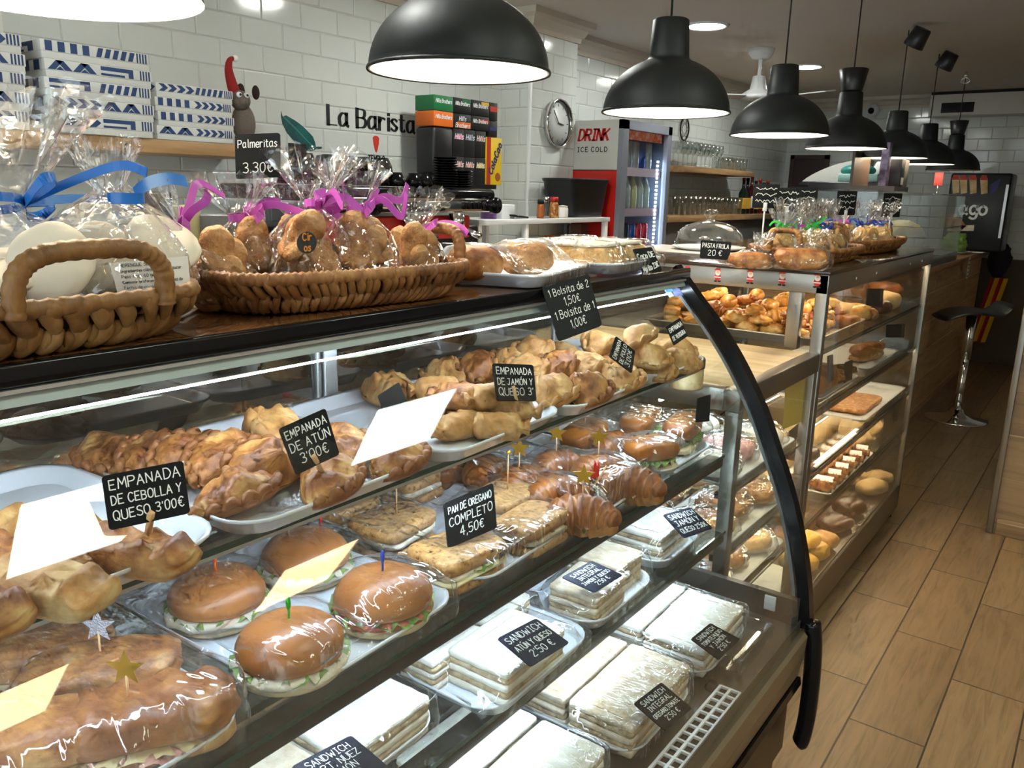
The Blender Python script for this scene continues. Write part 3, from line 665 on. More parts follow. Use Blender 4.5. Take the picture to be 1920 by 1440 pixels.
# santa stickers (plain little figure in red with a white beard)
santa0 = None
for i, px in enumerate((1289, 1346, 1407, 1467, 1533)):
    py = 512+(px-1289)*.055
    p = ony(YN-.0005, px, py)
    if santa0 is None:
        t = thing('santa_sticker', '', 'sticker'); Mx = Matrix.Rotation(radians(90), 4, 'X')
        def disc(cx, cz, rx, rz, n=16): return [(cx+rx*cos(2*pi*k/n), cz+rz*sin(2*pi*k/n)) for k in range(n)]
        def fl(poly, off): return MB().prism(poly, -off-.0004, -off, axis=1)
        obj('coat', fl(disc(0, -.006, .0105, .012), 0), 'red', t); obj('beard', fl(disc(0, .006, .0085, .009), .0004), 'white_plastic', t)
        obj('face', fl(disc(0, .0095, .005, .0045), .0008), pbr('skin', hexc('e8b896'), .6), t); obj('hat', fl([(-.009, .014), (.009, .014), (.006, .022), (-.008, .020), (-.013, .012)], .0008), 'red', t)
        obj('belt', fl([(-.0105, -.009), (.0105, -.009), (.0105, -.006), (-.0105, -.006)], .0006), 'white_plastic', t)
        obj('boot', fl(disc(-.006, -.02, .0055, .003), .0002), 'black_matte', t); obj('boot', fl(disc(.006, -.02, .0055, .003), .0002), 'black_matte', t)
        santa0 = t
    else: t = dup(santa0)
    t.location = p; t['group'] = 'santa stickers on the pastry case rail'
    t['label'] = ['small red santa sticker on the steel rail beside the curved case frame', 'santa sticker second along the steel rail from the curved case', 'santa sticker in the middle of the row on the steel rail',
                  'santa sticker fourth along the steel rail from the curved case', 'santa sticker on the corner post of the steel rail'][i]
    if i == 4: t.location.y -= .0006
# ---------------------------------------------------------------- food materials
pbr('pastry', hexc('d09a58'), .5, cols=((.24, hexc('4e280e')), (.41, hexc('8a4f20')), (.53, hexc('b5793a')), (.72, hexc('d8ae6c'))), noise_scale=27, detail=6, bump=.5, bscale=90)
pbr('pastry_pale', hexc('dcb880'), .55, cols=((.27, hexc('84501f')), (.45, hexc('bb884a')), (.68, hexc('ddbd84'))), noise_scale=26, detail=6, bump=.4, bscale=90)
pbr('pastry_brown', hexc('a8672e'), .42, cols=((.25, hexc('522508')), (.5, hexc('8f5220')), (.75, hexc('c48a44'))), noise_scale=15, bump=.4, bscale=90)
pbr('croissant', hexc('a55f28'), .35, cols=((.25, hexc('5a2a10')), (.5, hexc('a4602a')), (.75, hexc('d29a58'))), noise_scale=22, bump=.5, bscale=60, stretch=(3, 1, 1))
pbr('viennoiserie', hexc('d98a35'), .35, cols=((.25, hexc('8a5018')), (.45, hexc('d09844')), (.72, hexc('f2d290'))), noise_scale=26, bump=.4, bscale=90)
pbr('bun', hexc('a5632c'), .35, cols=((.3, hexc('90501a')), (.6, hexc('b36e2c')), (.8, hexc('cb8f4a'))), noise_scale=9, bump=.06, bscale=250)
pbr('bun_side', hexc('e2cda2'), .7, bump=.3, bscale=150)
pbr('oregano_bread', hexc('c08a52'), .5, cols=((.34, hexc('4a3016')), (.40, hexc('b27d45')), (.7, hexc('dcae70'))), noise_scale=120, bump=.5, bscale=120)
pbr('sandwich_bread', hexc('ece4d4'), .85, bump=.3, bscale=220, cols=((.3, hexc('ded3bd')), (.7, hexc('f3ede0'))), noise_scale=30)
pbr('whole_bread', hexc('dcc9ab'), .85, bump=.35, bscale=220, cols=((.3, hexc('bfa27c')), (.7, hexc('e9dcc6'))), noise_scale=45)
pbr('filling', hexc('b79a72'), .6, bump=.6, bscale=160, cols=((.3, hexc('8d6c4a')), (.6, hexc('cdb48a')), (.8, hexc('d9cdb2'))), noise_scale=60)
pbr('lettuce', hexc('6f9a2e'), .4, cols=((.3, hexc('3d6a18')), (.7, hexc('a5c865'))), noise_scale=40)
pbr('tomato', hexc('b8402a'), .3, cols=((.3, hexc('8f2c1c')), (.7, hexc('d4694a'))), noise_scale=30)
pbr('cheese', hexc('eedfae'), .45)
pbr('ham', hexc('d9a096'), .4, cols=((.3, hexc('c98a80')), (.7, hexc('ecc4b8'))), noise_scale=25)
pbr('chicken', hexc('e3d5bb'), .6, bump=.8, bscale=90, cols=((.3, hexc('cdb997')), (.7, hexc('efe6d2'))), noise_scale=30)
pbr('stick_wood', hexc('d2a878'), .6)
pbr('gold', hexc('8f6a14'), .35, metal=.6); pbr('gold_bright', hexc('c79a2a'), .3, metal=.6); pbr('silver_glitter', hexc('b9b9c4'), .35, metal=.6, bump=1.0, bscale=500)
pbr('pick_orange', hexc('e85a10'), .3); pbr('pick_red', hexc('e02a20'), .3); pbr('pick_green', hexc('20a01c'), .3); pbr('pick_blue', hexc('15309a'), .3)
glassy('cling', tint=(.985, .99, 1.0), base=.042, rough=.07, bump=.7, bscale=13, white=.015, power=3.2, stretch=(1, 2.6, 1), bdist=.03)
glassy('cello', tint=(.985, .985, .99), base=.075, rough=.05, bump=1.0, bscale=20, white=.008, power=2.2, bdist=.03, vor=14)

def ridge_brown(name, dark, lo=.50, hi=.60, k=.75):
    """oven colour: raised ridges and thin edges bake darker"""
    nt = MATS[name].node_tree; p = [n for n in nt.nodes if n.type == 'BSDF_PRINCIPLED'][0]; src = p.inputs['Base Color'].links[0].from_socket
    g = N(nt, 'ShaderNodeNewGeometry'); mr = N(nt, 'ShaderNodeMapRange'); mr.inputs[1].default_value = lo; mr.inputs[2].default_value = hi; mr.inputs[4].default_value = k
    nt.links.new(g.outputs['Pointiness'], mr.inputs[0])
    mx = N(nt, 'ShaderNodeMix', data_type='RGBA'); nt.links.new(mr.outputs[0], mx.inputs['Factor']); nt.links.new(src, mx.inputs['A']); mx.inputs['B'].default_value = c4(dark)
    nt.links.new(mx.outputs['Result'], p.inputs['Base Color'])
ridge_brown('pastry', hexc('7a431a'), hi=.56); ridge_brown('pastry_pale', hexc('a06a32'), hi=.57, k=.7); ridge_brown('croissant', hexc('5f2c10')); ridge_brown('viennoiserie', hexc('9a5a1c'))
# ---------------------------------------------------------------- food shapes
rn = random.Random(11)
def m_empanada(L_=.128, W=.060, H=.031, seed=1, crimp=19, fl=.10, amp=.07, rope=.0052):
    """half-moon pasty: wrinkled domed body with a twisted crimp along its curved side"""
    mb = MB(); nu = 84; rows = []; r = random.Random(seed); ph = r.uniform(0, 6)
    def out(u):
        c, s = cos(u), sin(u); w = W if s > 0 else W*.34
        return Vector((c*L_/2, s*w, 0)), max(0, s)
    for v in (0.001, .15, .3, .45, .58, .7, .8, .88, .94, .98, 1.0):
        row = []
        for k in range(nu):
            u = 2*pi*k/nu; o, s = out(u); p = o*v; h = H*(max(0, 1-v**2.4))**.5*(1-.30*abs(cos(u))*v)
            q = p+Vector((0, 0, h+.010)); d = fbm((q.x*26, q.y*26, seed*3.7), 1, 4)*amp*.24*(h/H+.2)
            d += .0030*abs(sin(crimp*.75*u+ph+2*fbm((u, v, seed), 2)))*v*min(1, s*3)*(h/H+.4)+.0022*abs(fbm((q.x*70, q.y*30, seed)))
            row.append((q.x, q.y+.15*h, max(.002, q.z+d)))
        rows.append(row)
    for e, z in ((1.0+fl*.6, .011), (1.0+fl, .006)):
        row = []
        for k in range(nu):
            u = 2*pi*k/nu; o, s = out(u); k_ = min(1, s*2.2); m = 1+(e-1)*k_
            row.append((o.x*m, o.y*m, max(.001, z)))
        rows.append(row)
    rows.append([(p[0]*.93, p[1]*.93, 0) for p in rows[-1]]); rows.append([(p[0]*.02, p[1]*.02, 0) for p in rows[-1]])
    mb.grid(rows, closed_v=True, cap0=True, cap1=True, flip=True)
    path = []; R_ = []; n = 110
    for i in range(n+1):
        u = pi*(-.04+1.08*i/n); o, s = out(u); w = sin(crimp*u+ph); e = 1+fl*.55
        path.append((o.x*e+.0022*cos(crimp*u+ph), max(o.y, -.012)*e, .0115+.0035*w+.003*fbm((i*.1, seed, 0))))
        R_.append(rope*(1.0+.30*w)*(1 if 2 < i < n-2 else .6))
    mb.tube(path, R_, 9); return mb
def m_roll(L_=.10, R=.026, seed=1, pinch=.45, flare=1.0, twist=6, flat=.85):
    """filled roll twisted shut at both ends"""
    mb = MB(); rows = []; n = 22
    for i in range(25):
        t = -1+2*i/24; a = abs(t)
        r = R*(1-.12*t*t) if a < .62 else (R*(.92-(a-.62)/.16*(.92-pinch)) if a < .78 else R*(pinch+(a-.78)/.22*(flare-pinch)))
        if i in (0, 24): r *= .8
        row = []
        for k in range(n):
            u = 2*pi*k/n+.3*t; w = 1+(.16 if a > .6 else .03)*sin(twist*u+t*3)
            d = fbm((t*3+seed*5, cos(u)*1.5, sin(u)*1.5), 1.6)*.14
            fz = flat if a < .75 else flat*.6
            row.append((t*L_/2, cos(u)*r*(w+d), max(0, R*flat+sin(u)*r*fz*(w+d))))
        rows.append(row)
    return mb.grid(rows, closed_v=True, cap0=True, cap1=True)
def m_loaf(L_, W, H, seed=1, ridge=0, rf=7, px=.55, amp=.10, n=36, m=18, cut=0):
    """superellipsoid loaf standing on z = 0"""
    def sp(x, e): return math.copysign(abs(x)**e, x)
    mb = MB(); rows = []
    for i in range(m+1):
        t = -pi/2+pi*i/m; row = []
        for k in range(n):
            u = 2*pi*k/n; x = sp(cos(t), px)*sp(cos(u), px); y = sp(cos(t), px)*sp(sin(u), px); z = sp(sin(t), .8)
            d = 1+amp*fbm((x*1.6+seed*3.1, y*1.6, z*1.6), 1.2)
            zz = z*H/2
            if ridge and z > .1: zz += ridge*(sin(rf*x*1.5+seed+y*1.4)*(.4+.6*z))*(1-.3*abs(x))
            if cut and z > 0: zz -= cut*exp(-(y*4)**2)*z
            row.append((x*L_/2*d, y*W/2*d, max(0, H/2+zz*d*(1 if z > 0 else .98))))
        rows.append(row)
    return mb.grid(rows, closed_v=True, cap0=True, cap1=True)
def m_croissant(L_=.13, R=.027, seed=1, bend=.55, segs=7):
    mb = MB(); rows = []; n = 18; N_ = 42
    for i in range(N_+1):
        t = -1+2*i/N_; a = t*bend*1.6; c = Vector((sin(a)*L_/(2*bend*1.4)*.8, (1-cos(a))*-L_*.5, 0))
        tg = Vector((cos(a), -sin(a)*.9, 0)).normalized(); sd = Vector((-tg.y, tg.x, 0))
        r = R*(1-abs(t)**2.2*.72); st = (abs(t)*segs/2) % 1.0; r *= .88+.20*(1-st)
        row = []
        for k in range(n):
            u = 2*pi*k/n; d = 1+.05*fbm((t*4, cos(u), seed), 1.4)
            p = c+sd*cos(u)*r*d*1.1; row.append((p.x, p.y, max(0, R*.9+sin(u)*r*d)))
        rows.append(row)
    return mb.grid(rows, closed_v=True, cap0=True, cap1=True)
def leaf_ring(mb, R1, R2, z, seed, n=64, amp=.008, ell=1.0):
    """frilly lettuce edge"""
    r = random.Random(seed); rows = []
    for j, (rr, k) in enumerate(((R1, .2), ((R1+R2)/2, .6), (R2, 1.0))):
        rows.append([(cos(2*pi*i/n)*rr*(1+.05*k*sin(5*i/n*2*pi+seed)), sin(2*pi*i/n)*rr*ell*(1+.05*k*sin(4*i/n*2*pi)), z-.004*k+amp*k*(sin(17*2*pi*i/n+seed)+.6*sin(29*2*pi*i/n))) for i in range(n)])
    return mb.grid(rows, closed_v=True)
def tray(name, label, x, y, z, wx, wy, rz=0.0, h=.024, group=None, mat='melamine', r=.045):
    """serving tray: floor and flared rim"""
    t = thing(name, label, 'tray', (x, y, z+.0012), rz, group)
    a = rrect(wx*.88, wy*.88, r*.7); b = rrect(wx*.90, wy*.90, r*.8); c = rrect(wx*.965, wy*.965, r); d = rrect(wx, wy, r*1.1); e = rrect(wx*.99, wy*.99, r*1.1)
    f = [[(p[0], p[1], q) for p in o_] for o_, q in ((a, .004), (b, .006), (c, h-.003), (d, h), (d, h-.004), (e, h-.006), (c, h-.007), (b, 0), (a, 0))]
    obj('rim', MB().grid(f, closed_v=True), mat, t); obj('base', MB().prism(a, 0, .0042, axis=2), mat, t)
    return t
def pick(parent, x, y, z, kind, h=.03, rz=0):
    """decorated cocktail pick; a part of the roll it is stuck in"""
    M_ = Matrix.Translation((x, y, z)) @ Matrix.Rotation(rz, 4, 'Z')
    if kind.startswith('pick_'):
        mb = MB().tube([(0, 0, 0), (0, 0, h*.6)], .0015, 8, M=M_); mb.ball((0, 0, h*.72), (.003, .003, h*.28), 10, 8, M=M_)
        return obj('cocktail_pick', mb, kind, parent)
    p = obj('cocktail_pick', MB().tube([(0, 0, -.01), (0, 0, h)], .0012, 6, M=M_), 'stick_wood', parent)
    if kind in ('gold', 'gold_bright', 'silver_glitter'):
        st = [((.020 if k % 2 == 0 else .0085)*sin(pi*k/5), (.020 if k % 2 == 0 else .0085)*cos(pi*k/5)) for k in range(10)]
        obj('star', MB().prism([(a, b+h+.008) for a, b in st], -.0006, .0006, axis=1, M=M_), kind, p)
    if kind == 'bead': obj('bead', MB().ball((x, y, z+h), .004, 10, 8), 'gold_bright', p)
    return p
import numpy as np
def world_pts(roots):
    out = []
    for o in roots:
        st = [(o, o.matrix_basis)]
        while st:
            q, M_ = st.pop()
            if q.type == 'MESH':
                n = len(q.data.vertices); c = np.empty(n*3); q.data.vertices.foreach_get('co', c); m = np.array(M_); out.append(c.reshape(-1, 3) @ m[:3, :3].T+m[:3, 3])
            st += [(k, M_ @ k.matrix_basis) for k in q.children if not k.name.startswith('cocktail')]
    return np.concatenate(out)
def cling(label, t, wx, wy, hr, roots, group='cling film over the trays', slope=1.1, n=50, seed=1, gap=.0022):
    """clear film draped over a tray: rises over what lies on it and is tucked under the rim"""
    a = -t.rotation_euler.z; p = world_pts(roots)-np.array(t.location); lx = p[:, 0]*cos(a)-p[:, 1]*sin(a); ly = p[:, 0]*sin(a)+p[:, 1]*cos(a)
    H = np.full((n+1, n+1), hr+.0012); gx = np.clip(np.rint((lx/wx+.5)*n), 0, n).astype(int); gy = np.clip(np.rint((ly/wy+.5)*n), 0, n).astype(int)
    np.maximum.at(H, (gx, gy), p[:, 2]+gap)
    def nb(A): 
        B = A.copy(); B[1:] = np.maximum(B[1:], A[:-1]); B[:-1] = np.maximum(B[:-1], A[1:]); C_ = B.copy(); C_[:, 1:] = np.maximum(C_[:, 1:], B[:, :-1]); C_[:, :-1] = np.maximum(C_[:, :-1], B[:, 1:]); return C_
    H = nb(nb(H)); base = H.copy(); cs = min(wx, wy)/n
    for _ in range(34): H = np.maximum(H, nb(H)-slope*cs)
    for _ in range(4):
        Q = np.pad(H, 1, mode='edge'); H = np.maximum(base, (Q[:-2, 1:-1]+Q[2:, 1:-1]+Q[1:-1, :-2]+Q[1:-1, 2:]+2*H)/6)
    rows = []
    for i in range(n+1):
        row = []; x = (i/n-.5)*wx
        for j in range(n+1):
            y = (j/n-.5)*wy; ed = min(wx/2-abs(x), wy/2-abs(y)); z = H[i, j]
            if z-base[i, j] < 1e-6 and ed < .02: z = max(base[i, j] if base[i, j] > hr+.003 else 0, hr+.0012+(z-hr-.0012)*ed/.02)
            z += .0016*abs(fbm((x*10, y*26, seed)))+.0007*abs(fbm((x*60, y*18, seed+5)))
            cr = .04; qx = max(0, abs(x)-(wx/2-cr)); qy = max(0, abs(y)-(wy/2-cr)); l = math.hypot(qx, qy)
            x_, y_ = (math.copysign(wx/2-cr+qx*cr/l, x), math.copysign(wy/2-cr+qy*cr/l, y)) if l > cr else (x, y)
            row.append((x_, y_, z))
        rows.append(row)
    mb = MB(); mb.grid(rows)
    ring = [rows[i][0] for i in range(n+1)]+[rows[n][j] for j in range(1, n+1)]+[rows[i][n] for i in range(n-1, -1, -1)]+[rows[0][j] for j in range(n-1, 0, -1)]
    def skirt(k, s, dz):
        return [(p[0]*s+.003*fbm((p[0]*30, p[1]*30, k)), p[1]*s+.003*fbm((p[0]*30, p[1]*30, k+3)), dz+.004*abs(fbm((p[0]*25, p[1]*25, k+9)))) for p in ring]
    mb.grid([ring, skirt(1, 1.022, hr*.75), skirt(2, 1.018, .003)], closed_v=True)
    o = obj('cling_film', mb, 'cling'); o.location = t.location; o.rotation_euler = t.rotation_euler
    return tag(o, label, 'cling film', group)
def card(lines, q, pt, nrm, label, stick=None, seed=1, board='chalkboard', lead=1.45, margin=.09, pen=.11, fit=None, th=.002, name='price_card', center=True, fill=.84, slant=0.0):
    """small chalkboard on four picture corners of a plane: board, lettering, wooden stick"""
    q3 = quad3(q, pt, nrm); nrm = Vector(nrm).normalized()
    if (q3[1]-q3[0]).cross(q3[3]-q3[0]).dot(nrm) > 0: pass
    a, b, c, d = q3; o_ = (a+b+c+d)/4
    t = thing(name, label, 'price card', tuple(o_)); L_ = [p-o_ for p in q3]
    obj('board', slab(L_, th, nrm, r=.06), board, t)
    a, b, c, d = L_; Wd = ((b-a).length+(c-d).length)/2; Hd = ((d-a).length+(c-b).length)/2
    if lines:
        tot = sum((l[1] if isinstance(l, tuple) else 1) for l in lines); h = Hd*fill/(tot*lead)
        def to3(x, y):
            s = .5+x/Wd; v = margin+(-y)/Hd
            return tuple((a*(1-s)+b*s)*(1-v)+(d*(1-s)+c*s)*v+nrm*.0007)
        obj('lettering', write_lines(lines, h, Wd*.86, to3, lead=lead, seed=seed, pen=pen, center=center, slant=slant), 'chalk', t, 'white chalk handwriting')
    if stick is not None:
        s0 = (d+c)/2*.9-nrm*th; s1 = Vector(stick)-o_; dr_ = (s1-s0).normalized(); sd = (b-a).normalized()*.004
        mb = MB().tube([s0-dr_*Hd*.4, s1], .0035, 4); obj('stick', mb, 'stick_wood', t)
    return t

# ---------------------------------------------------------------- top shelf: five trays of empanadas
ZS1 = SH[1][0]; TW, TD = .315, .365
TX = -.695-TD/2; NTR = (.87, -.30, .42)
ty = {'onion': .305, 'tuna': .615, 'ham': .925, 'chicken': 1.24, 'vegetable': 1.545}
TR = {}
TR['onion'] = tray('serving_tray', 'white serving tray of onion empanadas at the near end of the top shelf', TX, .295, ZS1, TD, TW, radians(1.5), group='white trays on the top shelf')
TR['tuna'] = tray('serving_tray', 'white serving tray of tuna empanadas on the top shelf', TX, .620, ZS1, TD, TW, radians(1.5), group='white trays on the top shelf')
TR['ham'] = tray('serving_tray', 'white serving tray of ham and cheese empanadas on the top shelf', TX, .942, ZS1, TD, TW, radians(2), group='white trays on the top shelf')
TR['chicken'] = tray('serving_tray', 'white serving tray of chicken empanadas on the top shelf', TX, 1.262, ZS1, TD, TW, radians(2), group='white trays on the top shelf')
TR['vegetable'] = tray('serving_tray', 'white serving tray of vegetable empanadas by the end glass of the top shelf', TX-.005, 1.555, ZS1, TD, .27, radians(1), group='white trays on the top shelf')
emp_m = [m_empanada(seed=s, amp=.06).mesh('empanada', 'pastry') for s in (1, 2, 3)]+[m_empanada(seed=7, H=.038).mesh('empanada', 'pastry_pale')]
emp_p = [m_empanada(L_=.115, W=.060, H=.038, seed=s, crimp=17, fl=.20).mesh('empanada', m) for s, m in ((21, 'pastry_pale'), (22, 'pastry_pale'), (23, 'pastry'))]
emp_v = [m_empanada(L_=.105, W=.054, H=.038, seed=s, crimp=11, fl=.07, amp=.03).mesh('empanada', m) for s, m in ((31, 'pastry_pale'), (32, 'pastry_pale'))]
rol_m = [m_roll(seed=s, L_=.105).mesh('empanada', m) for s, m in ((1, 'pastry_pale'), (2, 'pastry_pale'), (3, 'pastry'))]
cry_m = [m_loaf(.135, .058, .038, seed=s, ridge=.0065, rf=9, amp=.05, px=.36, n=60, m=28).mesh('empanada', m) for s, m in ((4, 'pastry'), (6, 'pastry_pale'))]
def put(meshes, name, cat, group, rows, zf, tilt=0):
    """rows: (px, py, rz deg, dz, mesh index, tilt deg, label)"""
    for (px, py, rz, dz, k, tl, lab) in rows:
        p = onz(zf+dz+.026, px, py); p.x -= .036; o = bpy.data.objects.new(name, meshes[k]); COL.objects.link(o)
        o.rotation_euler = (radians(tl), 0, radians(rz)); Rm = Euler(o.rotation_euler).to_matrix(); zl = min((Rm @ v.co).z for v in meshes[k].vertices)
        o.location = (p.x, p.y, zf+dz-zl)
        o.scale = (.95,)*3; tag(o, lab, cat, group)
zf = ZS1+.0062
put(emp_m, 'empanada', 'pastry', 'tuna empanadas', [
 (462, 925, -65, .000, 0, 14, 'golden half-moon empanada at the near front corner of the tuna tray'),
 (632, 905, -40, .000, 1, 14, 'half-moon empanada below the tuna price card'),
 (758, 858, -48, .000, 2, 10, 'half-moon empanada at the far front corner of the tuna tray'),
 (258, 850, 150, .002, 0, 8, 'browned empanada at the back near corner of the tuna tray'),
 (345, 868, 105, .000, 2, 25, 'second empanada from the back corner of the tuna tray'),
 (405, 872, 100, .004, 1, 30, 'third empanada in the leaning row of the tuna tray'),
 (470, 880, 100, .004, 0, 32, 'fourth empanada in the leaning row of the tuna tray'),
 (545, 890, 100, .004, 2, 32, 'dark-edged empanada leaning behind the tuna price card'),
 (520, 815, -20, .020, 3, 10, 'pale plump empanada at the back of the tuna tray'),
 (650, 838, -20, .006, 1, 10, 'empanada half hidden behind the tuna price card')], zf)
put(rol_m, 'empanada', 'pastry', 'ham and cheese empanadas', [
 (968, 802, 35, .000, 0, 0, 'roll-shaped empanada below the ham and cheese card'),
 (895, 800, 80, .000, 1, 0, 'roll-shaped empanada at the front of the ham and cheese tray, nearer the shop front'),
 (862, 775, 70, .000, 2, 0, 'twisted roll empanada left of centre in the ham and cheese tray'),
 (925, 775, 75, .000, 0, 0, 'twisted roll empanada standing behind the front ham and cheese roll'),
 (990, 770, 25, .014, 1, 0, 'roll empanada lying behind the ham and cheese card foot'),
 (895, 745, 20, .034, 2, 0, 'roll empanada lying on top of the ham and cheese pile'),
 (960, 745, 60, .036, 0, 0, 'upper roll empanada hidden by the ham and cheese card'),
 (850, 730, 50, .020, 1, 0, 'back roll empanada of the ham and cheese pile')], zf)
put(emp_m, 'empanada', 'pastry', 'ham and cheese empanadas', [
 (745, 735, -10, .004, 3, 8, 'lone pale empanada at the back of the ham and cheese tray')], zf)
put(emp_p, 'empanada', 'pastry', 'chicken empanadas', [
 (1120, 738, -40, .000, 2, 18, 'yellow crimped empanada at the front of the chicken tray'),
 (1055, 742, -55, .000, 0, 18, 'crimped empanada at the near front corner of the chicken tray'),
 (1180, 712, -38, .000, 1, 14, 'crimped empanada under the chicken price card'),
 (1030, 712, 100, .004, 0, 30, 'crimped empanada second row of the chicken tray, near end'),
 (1085, 705, 95, .004, 2, 30, 'crimped empanada second row of the chicken tray, middle'),
 (1140, 700, 95, .004, 1, 30, 'crimped empanada second row of the chicken tray, far end'),
 (875, 705, 150, .000, 0, 10, 'frilly empanada at the back near corner of the chicken tray'),
 (935, 700, 120, .002, 2, 20, 'frilly empanada back row of the chicken tray, second'),
 (1000, 688, 110, .010, 1, 24, 'frilly empanada back row of the chicken tray, third'),
 (1040, 672, 100, .022, 0, 24, 'frilly empanada on top at the back of the chicken tray')], zf)
put(emp_v, 'empanada', 'pastry', 'vegetable empanadas', [
 (1252, 692, -25, .000, 0, 8, 'smooth pale empanada at the front of the vegetable tray'),
 (1298, 678, -20, .000, 1, 8, 'smooth empanada by the end glass at the front of the vegetable tray'),
 (1205, 680, 60, .000, 0, 12, 'smooth empanada at the near side of the vegetable tray'),
 (1240, 668, -15, .030, 1, 4, 'round pale empanada in the second layer of the vegetable tray'),
 (1222, 640, -70, .052, 0, 30, 'pale empanada topping the vegetable pile'),
 (1158, 655, 95, .030, 1, 30, 'tall leaning empanada at the back of the vegetable tray'),
 (1175, 680, 100, .004, 0, 20, 'empanada behind the chicken price card on the vegetable tray'),
 (1075, 665, 20, .000, 1, 8, 'lone pale empanada at the back near corner of the vegetable tray'),
 (1290, 655, 10, .012, 0, 10, 'back empanada beneath the vegetable card')], zf)
put(cry_m, 'empanada', 'pastry', 'onion empanadas', [
 (285, 1042, 22, .000, 0, 0, 'brown loaf-shaped empanada under the onion price card'),
 (120, 1110, 20, .000, 1, 0, 'pale loaf-shaped empanada at the front edge of the onion tray'),
 (75, 1062, 20, .000, 0, 0, 'loaf-shaped empanada behind the front one on the onion tray'),
 (120, 1000, 20, .000, 1, 0, 'loaf-shaped empanada at the back of the onion tray'),
 (-40, 1150, 15, .000, 0, 0, 'loaf-shaped empanada at the near corner of the onion tray')], zf)
card(['EMPANADA', 'DE ATÚN', "3'00€"], [(522, 804), (610, 765), (637, 852), (555, 891)], onz(1.165, 580, 828), NTR, 'black chalk card for tuna empanadas at three euros', seed=3, stick=onz(1.10, 610, 900))
card(['EMPANADA', 'DE CEBOLLA Y', "QUESO 3'00€"], [(190, 893), (343, 863), (357, 962), (205, 995)], onz(1.17, 280, 930), NTR, 'black chalk card for onion and cheese empanadas', seed=4, stick=onz(1.12, 278, 1000))
card(['EMPANADA', 'DE JAMÓN Y', "QUESO 3'"], [(923, 681), (1000, 684), (1006, 752), (932, 752)], onz(1.165, 965, 718), NTR, 'black chalk card for ham and cheese empanadas', seed=5, stick=onz(1.12, 973, 772))
card(['EMPANADA', 'DE POLLO', "3'00€"], [(1142, 668), (1155, 630), (1191, 658), (1185, 700)], onz(1.16, 1168, 665), NTR, 'black chalk card turned on its side, for chicken empanadas', seed=6)
card(['EMPANADA', 'DE VERDURA'], [(1249, 612), (1275, 596), (1290, 630), (1264, 648)], onz(1.175, 1270, 622), NTR, 'black chalk card leaning at the end glass, for vegetable empanadas', seed=7)
card([], [(708, 742), (748, 716), (768, 765), (726, 790)], onz(1.12, 738, 752), NTR, 'blank black card lying by the lone empanada on the ham tray', seed=8)
# ---------------------------------------------------------------- middle shelf: wrapped trays
ZS2 = SH[2][0]; Z2F = ZS2+.0058
def local(t, p):
    """point of the place in a tray's own axes"""
    d = Vector(p)-t.location; a = -t.rotation_euler.z; return d.x*cos(a)-d.y*sin(a), d.x*sin(a)+d.y*cos(a)
# burgers
BURS = []
tb = tray('serving_tray', 'white serving tray under four wrapped burgers on the middle shelf', -.842, .632, ZS2, .375, .30, radians(2), group='white trays on the middle shelf')
def make_burger(seed, R, rz, fill, H=1.0):
    t = thing('burger_sandwich', '', 'sandwich')
    def bump(d): return 1+.03*fbm((d[0]*1.3+seed, d[1]*1.3, d[2]), 1.3)
    rows = []
    top = [(0, .042), (.35, .041), (.6, .037), (.8, .030), (.93, .021), (1.0, .011), (.98, .004), (.9, 0), (.0, .001)]
    z0 = .027*H; mb = MB(); n = 40
    for r_, z in [(p.x, p.y) for p in catmull([(a, b, 0) for a, b in top], 3)]:
        rows.append([(cos(2*pi*k/n)*r_*R*bump((cos(2*pi*k/n), sin(2*pi*k/n), z*20)), sin(2*pi*k/n)*r_*R*bump((sin(2*pi*k/n), cos(2*pi*k/n), z*20)), z0+z) for k in range(n)])
    mb.grid(rows, closed_v=True); obj('top_bun', mb, 'bun', t)
    obj('bottom_bun', MB().lathe([(0, 0), (R*.85, 0), (R*.97, .005), (R*.97, .010), (R*.85, .013), (0, .013)], 36), 'bun_side', t)
    obj('lettuce', leaf_ring(MB(), R*.5, R*1.07, z0-.001, seed, amp=.0045), 'lettuce', t)
    if fill == 'tomato':
        obj('tomato', MB().lathe([(0, .016), (R*1.0, .015), (R*1.03, .019), (R*.99, .023), (0, .023)], 32), 'tomato', t); obj('cheese', MB().lathe([(0, .013), (R*1.05, .012), (R*1.05, .0155), (0, .016)], 5), 'cheese', t)
    else:
        obj('chicken_salad', MB().ball((0, 0, .018), (R*1.10, R*1.10, .015), 40, 14, fn=lambda d: 1+.10*fbm((d[0]*5+seed, d[1]*5, d[2]*3))), 'chicken', t)
    return t
for i, (px, py, R, sd, fl, kind, lab, rz) in enumerate((
    (425, 1110, .062, 3, 'chicken', 'pick_orange', 'round chicken burger with an orange pick at the back near corner of the burger tray', .3),
    (592, 1035, .064, 5, 'chicken', 'pick_red', 'round burger with a red pick at the back of the burger tray', 1.2),
    (566, 1205, .063, 8, 'chicken', 'pick_green', 'chicken burger with a green pick at the front of the burger tray', 2.2),
    (740, 1110, .066, 9, 'tomato', 'pick_blue', 'burger with lettuce, tomato and a blue pick on the burger tray', 4.0))):
    p = onz(Z2F+.045, px, py); p.x -= .022; b = make_burger(sd, R, rz, fl); b.location = (p.x, p.y, Z2F); b.rotation_euler = (0, 0, rz); tag(b, lab, 'sandwich', 'wrapped burgers'); BURS.append(b)
    if kind == 'pick_red': pick(b, .035, .035, .052, kind, .034)
    else: pick(b, 0, 0, .064, kind, .034)
def clingfor(t, label, wx, wy, roots, seed, hr=.025): return cling(label, t, wx, wy, hr, roots, seed=seed)
clingfor(tb, 'clear cling film stretched over the four burgers', .385, .31, BURS, 2)
